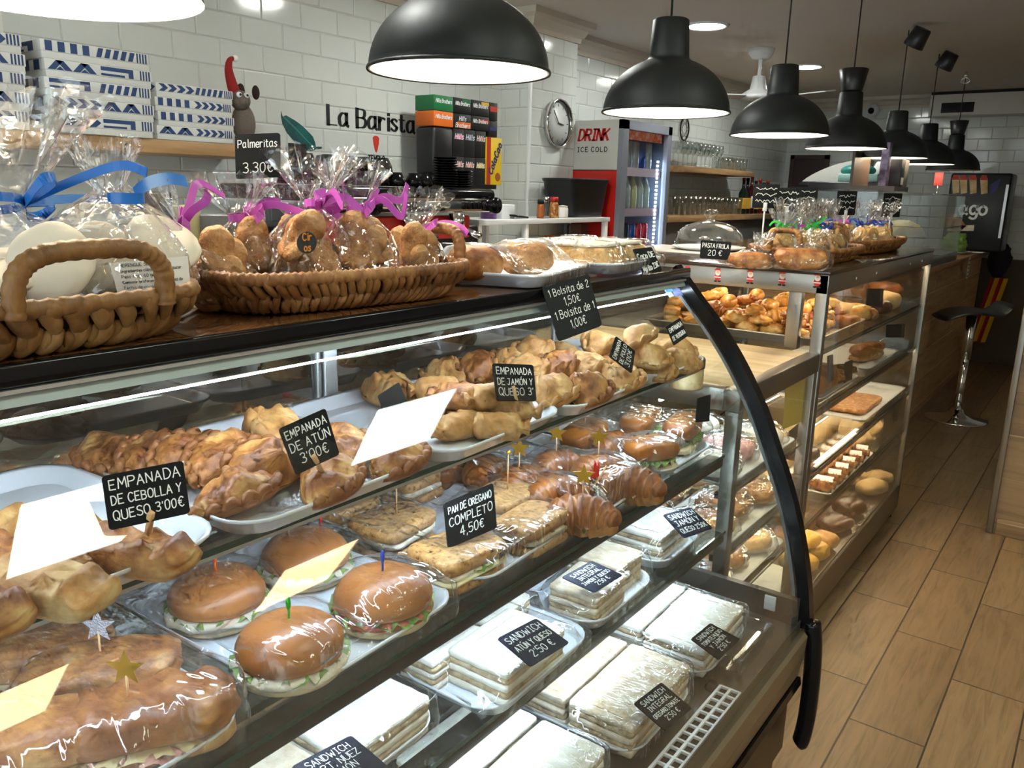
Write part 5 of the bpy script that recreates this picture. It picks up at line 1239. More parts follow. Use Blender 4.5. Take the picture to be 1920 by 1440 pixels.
# palmier bags
def bpos(x, px, py): return onx(x, px, py)
PB = [(-.945, 418, 500, .046, .055, .085, (-.55, -.45), 'palmier bag at the near end of the brown basket, its neck leaning out', 5, 6), (-.985, 468, 470, .048, .05, .105, (-.1, -.1), 'palmier bag at the back of the brown basket beside the price holder', 6, 5),
      (-.985, 550, 458, .046, .046, .105, (0, .05), 'palmier bag in the middle of the back row of the brown basket', 7, 5), (-.905, 585, 505, .052, .052, .125, (0, .15), 'large palmier bag with a printed sticker at the front of the brown basket', 8, 7),
      (-.890, 680, 500, .050, .048, .12, (-.05, -.1), 'tall palmier bag with star-shaped glints in the front of the brown basket', 9, 6), (-.930, 772, 500, .052, .055, .085, (.05, .22), 'palmier bag with a large pink bow at the far end of the brown basket', 10, 6)]
for i, (x, px, py, rx, ry, h, tl, lab, sd, n) in enumerate(PB):
    p = bpos(x, px, py); p.z = ZTOP+.012
    make_bag(lab, p, rx*1.06, ry*1.06, h, .010, (.045, .05, .045, .06, .05, .045)[i], (.06, .055, .05, .07, .06, .06)[i], tl, 'ribbon_pink', sd, 'bags of palmiers with pink ribbons', tail=.055, rz=.6)
    fill(PALM, 'palmier_cookie', 'cookie', 'sugared palmier cookie inside the '+lab.split(' in the ')[0].split(' at the ')[0].split(',')[0]+(' '+('near the pale basket', 'by the price holder', 'in the back row', 'with sticker', 'with glints', 'under the big bow')[i]), 'palmier cookies in bag '+'abcdef'[i], p, rx, ry, h, n+2, sd*3, s=1.12)
    bpy.context.view_layer.update()
stk_ = bpos(-.845, 575, 455)
cs = thing('bag_sticker', 'round dark sticker with orange and yellow print on the front palmier bag', 'sticker', tuple(stk_))
obj('paper', MB().prism([(cos(2*pi*k/20)*.016, sin(2*pi*k/20)*.014) for k in range(20)], 0, .0006, axis=0), 'ink', cs)
obj('print', write_lines(['Cir', 'os'], .009, .024, lambda x, y: (.0012, x, y+.012), jit=.02, pen=.2), pbr('print_orange', hexc('e08a28'), .5), cs)
# meringues and their bags in the pale basket
def m_mer(seed): return m_loaf(.085, .085, .028, seed, px=.95, amp=.06)
MER = [m_mer(s).mesh('meringue', 'meringue') for s in (1, 2)]
for i, (px, py, rz, tx, lab) in enumerate(((105, 500, 0, 62, 'big round white meringue leaning behind the basket handle'), (300, 470, 40, 35, 'white meringue showing at the top edge of its bag'), (15, 530, 0, 20, 'white meringue in the nearest bag'), (190, 490, 0, 70, 'white meringue in the middle of the meringue bag'), (240, 520, 20, 30, 'low white meringue behind the ingredients label'))):
    p = onx(-.90-.015*i, px, py); o = bpy.data.objects.new('meringue', MER[i % 2]); COL.objects.link(o); o.location = p; o.rotation_euler = (radians(tx*.6), radians(tx), radians(rz)); o.scale = (1.0,)*3; tag(o, lab, 'meringue', 'meringues in bags')
p = onx(-.93, 215, 500); p.z = ZTOP+.010
make_bag('clear bag of white meringues tied with a blue ribbon in the pale basket', p, .085, .095, .142, .014, .036, .055, (-.05, .10), None, 21, 'meringue bags', rz=.6, fan=(1, .8))
bpy.context.view_layer.update()
mb = MB(); p2 = onx(-.915, 236, 372)
rows = []
for i in range(25):
    a = 2*pi*i/24; rows.append([(cos(a)*.018, sin(a)*.020, -.006), (cos(a)*.018, sin(a)*.020, .006)])
rb = solo('bag_ribbon', MB(), 'ribbon_blue', 'wide blue ribbon tied round the neck of the meringue bag', 'ribbon', tuple(p2)) if False else None
t = thing('bag_ribbon', 'wide blue ribbon tied round the neck of the meringue bag', 'ribbon', tuple(p2), (radians(8), radians(12), 0))
obj('band', MB().grid(rows), 'ribbon_blue', t)
q = [onx(-.93, a, b)-p2 for a, b in ((250, 365), (275, 345), (315, 336), (348, 342))]
tp = catmull(q, 5); obj('tail', MB().grid([[(v.x, v.y, v.z+.008) for v in tp], [(v.x+.006, v.y, v.z-.006) for v in tp]]), 'ribbon_blue', t); t.rotation_euler = (0, 0, 0)
p = onx(-.975, 20, 500); p.z = ZTOP+.010
make_bag('large crumpled clear bag with blue ribbon at the near end of the pale basket', p, .085, .075, .125, .022, .105, .120, (-.12, .22), 'ribbon_blue', 33, 'meringue bags', rz=.9, fan=(1.1, .8), tail=.10, pleat=.30)
lq = quad3([(205, 493), (352, 480), (358, 540), (220, 548)], onx(-.845, 280, 515), (.93, -.30, .18))
o_ = sum(lq, Vector())/4; t = thing('ingredients_label', 'white printed ingredients label on the meringue bag', 'label', tuple(o_)); nn = Vector((.93, -.30, .18)).normalized()
L_ = [v-o_ for v in lq]; obj('paper', slab(L_, .0004, nn), 'paper_white', t)
def to3(x, y, A=L_):
    s = .5+x/.12; v = .08-y/.052; return tuple((A[0]*(1-s)+A[1]*s)*(1-v)+(A[3]*(1-s)+A[2]*s)*v+nn*.0006)
obj('lettering', write_lines(['MERENGUE SECO', 'Ingredientes clara de huevo, azucar', 'Peso neto 60 gr', 'Consumir preferentemente antes de', 'Fecha de envasado'], .0052, .095, to3, lead=1.85, jit=.0, pen=.14, center=False), 'ink', t)

# price holder with the Palmeritas card
c_ = card(['Palmeritas', '', '3.30€'], [(440, 252), (525, 249), (526, 332), (442, 336)], onx(-.985, 483, 292), (.62, -.78, .05), 'black chalk card for palmier bags in a clear clip stand', seed=41, pen=.10, lead=1.3)
base = onx(-.985, 485, 440)-c_.location
obj('clip', MB().box((-.006, -.006, -.075), (.006, .006, -.03), bev=.002), 'glass_small', c_); obj('clip_knuckle', MB().box((-.005, -.005, -.09), (.005, .005, -.075), bev=.002), 'white_plastic', c_)
obj('stand', MB().cyl((0, 0, -.09), (base.x, base.y, base.z), .003, n=8), 'white_plastic', c_)

# wrapped loaves and coconut cake on the case top
tw = tray('serving_tray', 'white tray of wrapped bread loaves on the case top', -.935, 1.22, ZTOP, .27, .30, radians(14), group='white trays on the case top')
items = []
for i, (px, py, rz, l, w, h, lab) in enumerate(((890, 500, 60, .10, .075, .062, 'cut golden loaf in wrap beside the brown basket'), (985, 500, 20, .105, .085, .065, 'round-ended crusty loaf in wrap on the case top'))):
    p = onx(-.90, px, py); o = solo('bread_loaf', m_loaf(l, w, h, 70+i, amp=.05, px=.75), 'palmier' if i else 'pastry', lab, 'bread', (p.x, p.y, ZTOP+.0065), radians(rz), 'wrapped loaves on the case top'); items.append(o)
clingfor(tw, 'clear wrap over the two loaves on the case top', .27, .30, items, 31)
tk = tray('serving_tray', 'white cake tray at the far corner of the curved case top', -.955, 1.545, ZTOP, .28, .30, radians(6), group='white trays on the case top')
ck = thing('coconut_cake', 'square sponge cake topped with coconut, cut in slices under wrap', 'cake', (-.945, 1.545, ZTOP+.0065), radians(6))
pbr('sponge', hexc('d8ac6c'), .8, cols=((.3, hexc('b98548')), (.7, hexc('e6c48a'))), noise_scale=60, bump=.6, bscale=150); pbr('coconut', hexc('efe6d6'), .9, bump=1.0, bscale=200)
for i, y in enumerate((-.088, -.030, .028, .086)):
    obj('slice', MB().box((-.09, y-.028, 0), (.09, y+.028, .045), bev=.006), 'sponge', ck)
obj('topping', m_flat(.184, .236, .010, .045, 5, curve=.004), 'coconut', ck)
cling('clear wrap over the coconut cake', tk, .285, .305, .025, [ck], slope=2.0, seed=35)
card(['Coco DE', 'Moñito 23€'], [(1186, 467), (1222, 463), (1242, 507), (1212, 524)], (-.790, 1.62, 1.30), (.80, -.55, .25), 'black chalk card leaning on the coconut cake', seed=42, pen=.11)
p = onx(-1.06, 1235, 470)
solo('paper_sheet', MB().grid([[(a, b, .02+.006*sin(a*60)+.008*fbm((a*20, b*20, 1))) for a in [x*.02 for x in range(-5, 6)]] for b in [x*.02 for x in range(-5, 6)]]), 'paper_white', 'crumpled white paper behind the coconut cake', 'paper', (-1.03, 1.60, ZTOP))

# ---------------------------------------------------------------- on top of the pastry case
ZP = ZC2+.0072
dm = onz(ZP, 1325, 472); dm = Vector((dm.x-.02, dm.y+.06, ZP))
solo('serving_board', MB().box((-.24, -.20, 0), (.24, .17, .004), bev=.001), pbr('board_pale', hexc('b9b0a4'), .35), 'pale flat board under the glass cake dome', 'board', (dm.x-.03, dm.y-.02, ZP-.0005))
dm.z += .0042
cd = thing('cake_dome', 'clear glass cake dome with a knob on a low plate', 'cake stand', tuple(dm))
obj('plate', MB().lathe([(0, 0), (.11, 0), (.135, .010), (.137, .013), (.11, .006), (0, .006)], 40), 'white_plastic', cd)
obj('dome', MB().lathe([(.125, .012), (.127, .03), (.120, .06), (.095, .085), (.06, .100), (.03, .105), (.018, .108), (.015, .116), (.024, .128), (.026, .140), (.018, .148), (0, .149)], 56), 'glass_small', cd)
card(['PASTA FROLA', '20 €'], [(1314, 450), (1372, 454), (1367, 488), (1312, 484)], onz(ZP+.02, 1340, 484), (.35, -.93, .1), 'small black chalk card in front of the glass cake dome', seed=43)
lf = []
for i, (px, py, x, l, w, h, mat, lab) in enumerate(((1405, 492, -.83, .12, .07, .045, 'pastry', 'wrapped flat bread beside the pasta frola card'), (1500, 495, -.76, .15, .085, .06, 'pastry', 'wrapped bread with a pale green wrapper at the corner of the steel case'))):
    p = onz(ZP+.015, px, py); o = solo('bread_loaf', m_loaf(l, w, h, 80+i, amp=.09), mat, lab, 'bread', (p.x, p.y, ZP+.001), radians(15), 'wrapped loaves on the steel case')
    make_bag(('clear bag round the flat bread beside the pasta frola card', 'clear bag round the corner bread with the pale green wrapper')[i], (p.x, p.y, ZP), l*.56, w*.62, h*1.25, .010, .03, .04, (.3, .5), None, 90+i, 'clear bread bags', rz=.2)
b3 = make_basket('woven_basket', 'woven basket of green-ribboned biscuit bags on the steel case', -.86, 2.83, ZP, .24, .40, .045, rz=0, handles=('y', '-y'), mat='wicker', hw=.10, hh=.055, seed=5)
b4 = make_basket('woven_basket', 'farther woven basket of blue-ribboned bags on the steel case', -.88, 3.52, ZP, .24, .62, .048, rz=0, handles=('y', '-y'), mat='wicker', hw=.11, hh=.06, seed=6)
CK = [MB().lathe([(0, 0), (.024, 0), (.028, .005), (.026, .010), (.012, .012), (0, .011)], 24).mesh('round_biscuit', 'cookie')]
RB = ['ribbon_green', 'ribbon_green', 'ribbon_pink', 'ribbon_navy', 'ribbon_green', 'ribbon_green', 'ribbon_pink', 'ribbon_green', 'ribbon_navy', 'ribbon_navy', 'ribbon_navy', 'ribbon_pink', 'ribbon_navy']
BP = [(-.93, 2.70), (-.90, 3.00), (-.95, 3.36), (-.80, 3.52), (-.90, 2.66), (-.82, 2.74), (-.93, 2.80), (-.90, 2.92), (-.82, 2.93), (-.90, 3.30), (-.82, 3.40), (-.92, 3.52), (-.84, 3.62), (-.88, 3.74)]
WHR = ['at the back corner of the near basket', 'at the far back of the near basket', 'at the back of the far basket', 'at the front of the far basket', 'nearest the clip stands', 'at the front, by the white paper cone', 'behind the first two', 'at the back with a pink bow', 'at the far front of the near basket', 'at the near end of the far basket', 'second along the far basket', 'in the middle of the far basket', 'with pink trim in the far basket', 'at the far end of the far basket']
for i, ((x, y), rb_) in enumerate(zip(BP, RB)):
    p = Vector((x, y, ZP+.008)); nm = rb_.split('_')[1].replace('navy', 'blue')
    make_bag(f'clear biscuit bag with {nm} ribbon {WHR[i]}', p, .060, .060, .098, .010, .058, .085, (random.Random(i).uniform(-.2, .2), random.Random(i+50).uniform(-.2, .2)), rb_, 110+i, 'bags of biscuits with ribbons', tail=.030, rz=i, rw=.009)
    fill(CK, 'round_biscuit', 'biscuit', f'round biscuit in the {nm}-ribboned bag {WHR[i]}', 'biscuits in bag '+'abcdefghijklmn'[i], p, .055, .055, .095, 7, i*3+2, s=1.15)
bpy.context.view_layer.update()
for o in [o for o in COL.objects if o.name.startswith('cellophane_bag') and 'white paper cone' in o['label']]:
    lb = obj('folded_paper', MB().prism([(-.032, .0), (.030, -.004), (.024, .022), (-.005, .034)], -.001, .001, axis=1), 'paper_white', o); lb.location = (.040, -.050, .035); lb.rotation_euler = (radians(-20), 0, radians(36)-o.rotation_euler.z)  # loose folded paper, attached to the bag as a part
    o['label'] = o['label'].replace('by the white paper cone', 'with a folded white paper')
for i, (px, py, top, lab) in enumerate(((1428, 455, 345, 'clip stand with a dark chalk card nearest the cake dome'), (1470, 440, 352, 'clip stand with a dark chalk card behind the first'), (1500, 440, 350, 'clip stand with a large dark chalk card before the glass counter'), (1580, 440, 358, 'clip stand with a narrow dark card, second from the far end'), (1665, 440, 362, 'clip stand with a narrow dark card at the far end'))):
    y = (2.66, 2.72, 2.86, 3.2, 3.62)[i]; b = ony(y, px, py); z0 = ZP+.02; tp = ony(y, px, top); bt = ony(y, px, top+45)
    t = thing('price_card', lab, 'price card', (b.x, y, z0), radians((35, 30, 25, 60, 62)[i])); H_ = tp.z-z0; hb = tp.z-bt.z
    obj('stand', MB().cyl((0, 0, 0), (0, 0, H_-hb+.01), .0028, n=8).box((-.006, -.006, H_-hb-.01), (.006, .006, H_-hb+.018), bev=.002), 'white_plastic', t)
    w_ = hb*.55; obj('board', MB().box((-w_, -.0015, H_-hb), (w_, .0015, H_), bev=.001), 'chalkboard', t)
    s_ = random.Random(i); obj('lettering', ribbon(MB(), [[(-w_*.8+k*w_*1.6/14, H_-hb*(.2+.25*r_)+hb*.07*s_.uniform(-1, 1)) for k in range(15)] for r_ in range(3)], .0019, lambda x, y: (x, -.0022, y)), 'chalk', t, 'scribbled chalk lines')

# ---------------------------------------------------------------- pastries inside the straight case
pbr('choc', hexc('3a1d10'), .3, cols=((.3, hexc('24110a')), (.7, hexc('5a3018'))), noise_scale=40)
pbr('icing', hexc('f0ece6'), .7, bump=.5, bscale=150); pbr('pink_icing', hexc('d98a90'), .6, bump=.8, bscale=120, cols=((.3, hexc('c86a74')), (.7, hexc('eec0c0'))), noise_scale=40)
pbr('almond', hexc('a8672e'), .45, cols=((.3, hexc('6a3212')), (.5, hexc('b5712f')), (.7, hexc('e6c890'))), noise_scale=70, bump=.8, bscale=120)
pbr('flan', hexc('e3b04a'), .3); pbr('dough_pale', hexc('d8b57c'), .6, cols=((.3, hexc('bf9557')), (.7, hexc('e6cc9c'))), noise_scale=14, bump=.2, bscale=120)
pbr('tray_alu', hexc('b8b0a4'), .35, metal=.7); pbr('foil', hexc('c8c8cc'), .25, metal=.9)
VIE = [m_croissant(.105, .023, s).mesh('viennoiserie', m) for s, m in ((11, 'viennoiserie'), (12, 'croissant'))]+[m_loaf(.085, .055, .038, 13, amp=.16).mesh('viennoiserie', 'viennoiserie'), m_loaf(.075, .06, .034, 14, amp=.2, ridge=.004).mesh('viennoiserie', 'viennoiserie'), m_roll(.085, .020, 15, pinch=.7, flare=.8).mesh('viennoiserie', 'croissant')]
tv_ = tray('baking_tray', 'large metal baking tray heaped with glazed pastries in the top of the steel case', -.99, 2.76, ZW+.0012, .60, .56, 0, h=.03, mat='tray_alu', r=.02)
rv = random.Random(5); placed = []
VN = ('glazed croissant', 'dark glazed croissant', 'oval golden bun', 'round golden bun', 'glazed twist')
VP = ('at the open front of the baking tray', 'in the middle of the baking tray', 'at the far end of the baking tray')
for layer, (nx, ny, z) in enumerate(((6, 6, .010), (5, 5, .040), (4, 4, .068))):
    for a in range(nx):
        for b in range(ny):
            x = -.74-.52*(a+.5)/nx+rv.uniform(-.012, .012); y = 2.51+.50*(b+.5)/ny+rv.uniform(-.012, .012); k = rv.choice((0, 0, 1, 2, 2, 3, 4))
            if y < 2.60: k = rv.choice((2, 3, 2, 4))
            o = bpy.data.objects.new('viennoiserie', VIE[k]); COL.objects.link(o); o.location = (x, y, ZW+z); o.rotation_euler = (rv.uniform(-.3, .3), rv.uniform(-.3, .3), rv.uniform(0, 6.28)); 
            zone = 0 if y < 2.62 else (1 if y < 2.85 else 2)
            tag(o, f'{VN[k]} {("on the bottom layer", "in the second layer", "on top of the heap")[layer]} {VP[zone]}', 'pastry', f'{VN[k]}s layer {"abc"[layer]} zone {"abc"[zone]}')
# loaves farther along the top shelf
for i, (px, py, x, l, w, h, m, lab) in enumerate(((1600, 575, -.76, .14, .09, .07, 'viennoiserie', 'plump yellow bun behind the small card in the steel case'), (1570, 560, -.80, .14, .09, .08, 'dough_pale', 'pale floured loaf above the golden buns in the steel case'), (1655, 570, -.76, .15, .10, .075, 'dough_pale', 'pale cut loaf by the dark card in the steel case'), (1690, 560, -.82, .20, .12, .09, 'pastry_brown', 'large brown loaf in paper at the far end of the steel case'), (1620, 600, -.735, .10, .07, .05, 'almond', 'almond-topped bun at the shelf edge of the steel case'), (1650, 605, -.73, .08, .06, .055, 'choc', 'chocolate-dipped bun at the shelf edge of the steel case'), (1585, 618, -.735, .10, .07, .05, 'pastry_brown', 'brown bun at the near shelf edge of the steel case'))):
    p = onx(x, px, py); p.y = min(p.y, 3.84); solo('bread_loaf', m_loaf(l, w, h, 120+i, amp=.08), m, lab, 'bread', (p.x, p.y, PSH[0]+.001), radians(70), 'loaves in the steel case')
def tray2(nm, lab, x, y, z, wx, wy, mat='white_plastic'): return tray(nm, lab, x, y, z, wx, wy, 0, h=.018, mat=mat, r=.02, group='trays in the steel cases')
tray2('serving_tray', 'white tray under the filled baguette in the steel case', -.86, 3.43, PSH[1], .34, .50)
p = (-.76, 3.42, PSH[1]+.008); t = thing('filled_baguette', 'short filled baguette on the second shelf of the steel case', 'sandwich', p, radians(80))
obj('top_half', (lambda m: (setattr(m, 'v', [(a, b, c+.022) for a, b, c in m.v]), m)[1])(m_loaf(.24, .07, .045, 5, amp=.04)), 'pastry', t); obj('bottom_half', m_loaf(.24, .068, .03, 6, amp=.04), 'pastry_pale', t); obj('cheese', leaf_ring(MB(), .02, .038, .026, 4, amp=.004, ell=3.0), 'cheese', t).rotation_euler = (0, 0, radians(90))
tray2('serving_tray', 'white tray of dark glazed cakes on the second shelf', -.86, 2.80, PSH[1], .34, .46)
for i, (x, y, l, w, h, m, lab) in enumerate(((-.745, 2.60, .13, .085, .075, 'croissant', 'dark glazed brioche on the second shelf by the corner post'), (-.75, 2.75, .14, .09, .085, 'pastry_brown', 'dark brown glazed loaf on the second shelf, beside the slim cards'), (-.75, 2.92, .15, .09, .035, 'almond', 'flat almond pastry on the second shelf'), (-.84, 2.70, .14, .09, .07, 'almond', 'almond brioche behind the glazed loaf on the second shelf'), (-.76, 3.06, .12, .08, .03, 'choc', 'dark chocolate-edged slice on white paper, second shelf'))):
    solo('brioche', m_loaf(l, w, h, 140+i, amp=.08, ridge=.004), m, lab, 'pastry', (x, y, PSH[1]+.0075), radians(75), 'brioches on the second shelf')
tray2('serving_tray', 'white tray with an almond slab on the third shelf', -.80, 3.58, PSH[2], .22, .74)
solo('almond_slab', m_flat(.16, .34, .022, 0, 9), 'almond', 'flat almond slab cake on the white tray of the third shelf', 'cake', (-.80, 3.48, PSH[2]+.0075))
solo('chocolate_cake', m_loaf(.14, .10, .05, 150, amp=.05), 'choc', 'dark chocolate loaf cake on the third shelf by the corner post', 'cake', (-.76, 2.62, PSH[2]+.001))
solo('puff_pastry', m_loaf(.12, .10, .05, 151, amp=.12), 'icing', 'pale sugared pastry on the third shelf behind the corner post', 'pastry', (-.87, 2.60, PSH[2]+.001))
tray2('serving_tray', 'white tray of pale turnovers at the back of the lowest glass shelf', -.945, 3.22, PSH[3], .17, 1.10)
TO = [m_empanada(.19, .105, .05, seed=s, crimp=20, fl=.05, amp=.02, rope=.003).mesh('turnover', 'dough_pale') for s in (51, 52)]
for i in range(13):
    o = bpy.data.objects.new('turnover', TO[i % 2]); COL.objects.link(o); k = i-9
    o.rotation_euler = (radians(48), 0, radians(75+6*(i % 3)))
    o.location = (-.93, 2.80+.105*i, PSH[3]+.03) if i < 9 else (-.775-.03*(k % 2), 3.50+.115*k, PSH[3]+.012)
    tag(o, 'large pale half-moon turnover in the row at the back of the lowest glass shelf' if i < 9 else 'large pale turnover at the far end of the lowest glass shelf', 'pastry', 'pale turnovers, back row' if i < 9 else 'pale turnovers, far end')
for i in range(3):
    t = thing('cupcake', ('pink-iced bun near the corner post on the lowest glass shelf', 'pink-iced bun second from the corner post', 'white-iced bun beside the pink ones on the lowest glass shelf')[i], 'pastry', (-.76-.02*i, 2.52+.10*i, PSH[3]+.001), 0, 'iced buns on the lowest glass shelf')
    obj('bun', m_loaf(.085, .085, .05, 160+i, amp=.05), 'pastry', t); m = m_loaf(.08, .08, .03, 165+i, amp=.15)
    m.v = [(a, b, c+.032) for a, b, c in m.v]; obj('icing', m, 'pink_icing' if i < 2 else 'icing', t)
# sugared horns in front of the turnovers; buns and cakes on the case floor
ZF2 = .1655
tray2('serving_tray', 'white tray of sugar-dusted horns at the front of the lowest glass shelf', -.765, 3.10, PSH[3], .165, .62)
hm = m_roll(.085, .027, 61, pinch=.8, flare=.85, twist=9, flat=1.0).mesh('horn', 'pastry')
sm = MB().grid([[((-.8+1.6*i/8)*.0415, cos(a)*.0255, .027+sin(a)*.0285) for a in [radians(35+110*k/8) for k in range(9)]] for i in range(9)]).mesh('sugar', 'icing')
for i in range(17):
    up = i >= 12; j = i-12 if up else i
    t = thing('sugared_horn', 'cream horn dusted with icing sugar, '+('upper layer of the horn tray' if up else 'lower layer of the horn tray'), 'pastry', (-.765, 2.885+.095*j, PSH[3]+.050) if up else (-.723-.085*(i % 2), 2.845+.095*(i//2), PSH[3]+.008), radians(8+3*(i % 3)), 'sugar-dusted horns, '+('upper' if up else 'lower')+' layer')
    obj('horn', hm, None, t); obj('sugar', sm, None, t)
for i, (x, y, z, l, w, h, m, lab) in enumerate(((-.735, 3.72, 0, .15, .10, .06, 'dough_pale', 'large pale turnover at the far end of the case floor'), (-.745, 3.88, 0, .14, .10, .055, 'dough_pale', 'pale pointed pastry in the far corner of the case floor'), (-.85, 3.80, 0, .15, .11, .06, 'dough_pale', 'pale pastry behind the far pair on the case floor'), (-.75, 3.40, 0, .13, .11, .065, 'choc', 'dark chocolate cake in a paper case on the case floor'), (-.755, 3.20, 0, .15, .12, .05, 'choc', 'flat dark chocolate cake in the middle of the case floor'), (-.735, 2.98, 0, .11, .10, .06, 'viennoiserie', 'golden puff bun in the middle of the case floor'), (-.735, 2.86, 0, .11, .10, .065, 'flan', 'yellow sponge bun on the case floor, second from the post'), (-.745, 2.73, 0, .12, .11, .065, 'flan', 'yellow sponge bun on the case floor nearest the post'), (-.75, 2.80, .066, .10, .09, .055, 'flan', 'yellow sponge bun stacked on the other two on the case floor'), (-.86, 2.90, 0, .13, .12, .06, 'pastry', 'golden bun behind the yellow ones on the case floor'), (-.87, 3.10, 0, .13, .12, .06, 'pastry', 'golden bun at the back of the case floor'))):
    solo('cake', m_loaf(l, w, h, 170+i, amp=.05), m, lab, 'cake', (x, y, ZF2+.001+z), radians(70), 'cakes on the case floor')
solo('paper_sheet', MB().grid([[(a, b, .004+.004*fbm((a*30, b*30, 1))) for a in [x*.02 for x in range(-4, 5)]] for b in [x*.03 for x in range(-4, 5)]]), 'paper_white', 'white paper sheet hanging at the corner of the case floor', 'paper', (-.76, 2.50, ZF2+.045))
# cards inside the straight case
for i, (q, y, x, lab) in enumerate((([(1625, 541), (1657, 541), (1655, 577), (1623, 572)], 3.0, -.70, 'small dark card among the buns on the top shelf of the steel case'), ([(1662, 609), (1697, 607), (1695, 633), (1661, 633)], 3.4, -.71, 'small dark card above the filled baguette'), ([(1551, 668), (1562, 664), (1563, 712), (1552, 720)], 2.62, -.70, 'slim dark card nearest the corner post'), ([(1584, 680), (1599, 674), (1598, 712), (1583, 720)], 2.78, -.70, 'slim dark card second from the corner post'), ([(1676, 760), (1686, 752), (1683, 788), (1674, 794)], 3.6, -.70, 'slim dark card by the pale turnovers'), ([(1480, 838), (1498, 822), (1494, 843), (1478, 862)], 2.3, -.72, 'small tilted card below the yellow leaflet'), ([(1478, 810), (1502, 790), (1492, 830), (1473, 838)], 2.3, -.75, 'reddish tilted card below the yellow leaflet'))):
    card([], q, onx(x, sum(a for a, b in q)/4, sum(b for a, b in q)/4), (.6, -.8, 0), lab, seed=60+i)
# ---------------------------------------------------------------- goods in the low counter
lq = quad3([(1475, 690), (1519, 668), (1515, 786), (1468, 805)], (-.690, 2.3, .9), (1, 0, 0)); o_ = sum(lq, Vector())/4
solo('yellow_leaflet', slab([v-o_ for v in lq], .0006, (1, 0, 0)), pbr('leaflet', hexc('c8b23a'), .5), 'yellow leaflet hanging inside the glass of the low counter', 'leaflet', tuple(o_))
def wrapped(lab, x, y, z, l, w, h, m, sd, nm='wrapped_cake'):
    t = thing(nm, lab, 'cake', (x, y, z+.008), radians(10*sd % 60), 'wrapped cakes in the low counter'); obj('cake', m_loaf(l, w, h, sd, amp=.05, px=.8), m, t)
    f = m_loaf(l*1.12, w*1.12, h*1.12, sd+1, amp=.12, n=48, m=24); obj('film', f, 'cello', t); return t
k = 0
for z, row in ((LSH[0], (('icing', 'white-iced'), ('pink_icing', 'pink-iced'), ('icing', 'pale sugared'))), (LSH[1], (('almond', 'almond'), ('pastry', 'golden'), ('almond', 'brown almond'))), (LSH[2], (('choc', 'dark chocolate'), ('pastry', 'pale round'), ('flan', 'yellow'))), (.1655, (('pastry_brown', 'flat brown'), ('flan', 'tan domed'), ('choc', 'layered chocolate')))):
    for j, (m, w) in enumerate(row):
        sh = {LSH[0]: 'top', LSH[1]: 'middle', LSH[2]: 'lower'}.get(z, 'bottom')
        wrapped(f'{w} wrapped cake, {("near", "middle", "far")[j]}, front row, {sh} level of the low counter', -.775-.02*(j % 2), 1.92+.165*j, z, .15, .13, .06 if z > .2 else .07, m, 200+k); k += 1
        wrapped(f'{w} wrapped cake, {("near", "middle", "far")[j]}, back row, {sh} level of the low counter', -.97-.02*(j % 2), 1.92+.165*j, z, .15, .13, .055, m, 230+k)
    tray2('serving_tray', f'white tray to brighten the {sh} level of the low counter', -.80, 2.10, z-.0001, .22, .52)  # trays above the bottom one are added to brighten the counter
# jar on the worktop behind the glass
p = onz(ZW+.001, 1300, 728); t = thing('dulce_jar', 'round jar with a dark lid and tan base on the wooden worktop', 'jar', (p.x-.02, p.y, ZW))
obj('jar', MB().lathe([(0, 0), (.038, 0), (.040, .004), (.040, .045), (.036, .05), (0, .05)], 28), 'dough_pale', t); obj('lid', MB().lathe([(0, .075), (.040, .074), (.042, .070), (.042, .05), (0, .05)], 28), 'black_matte', t)
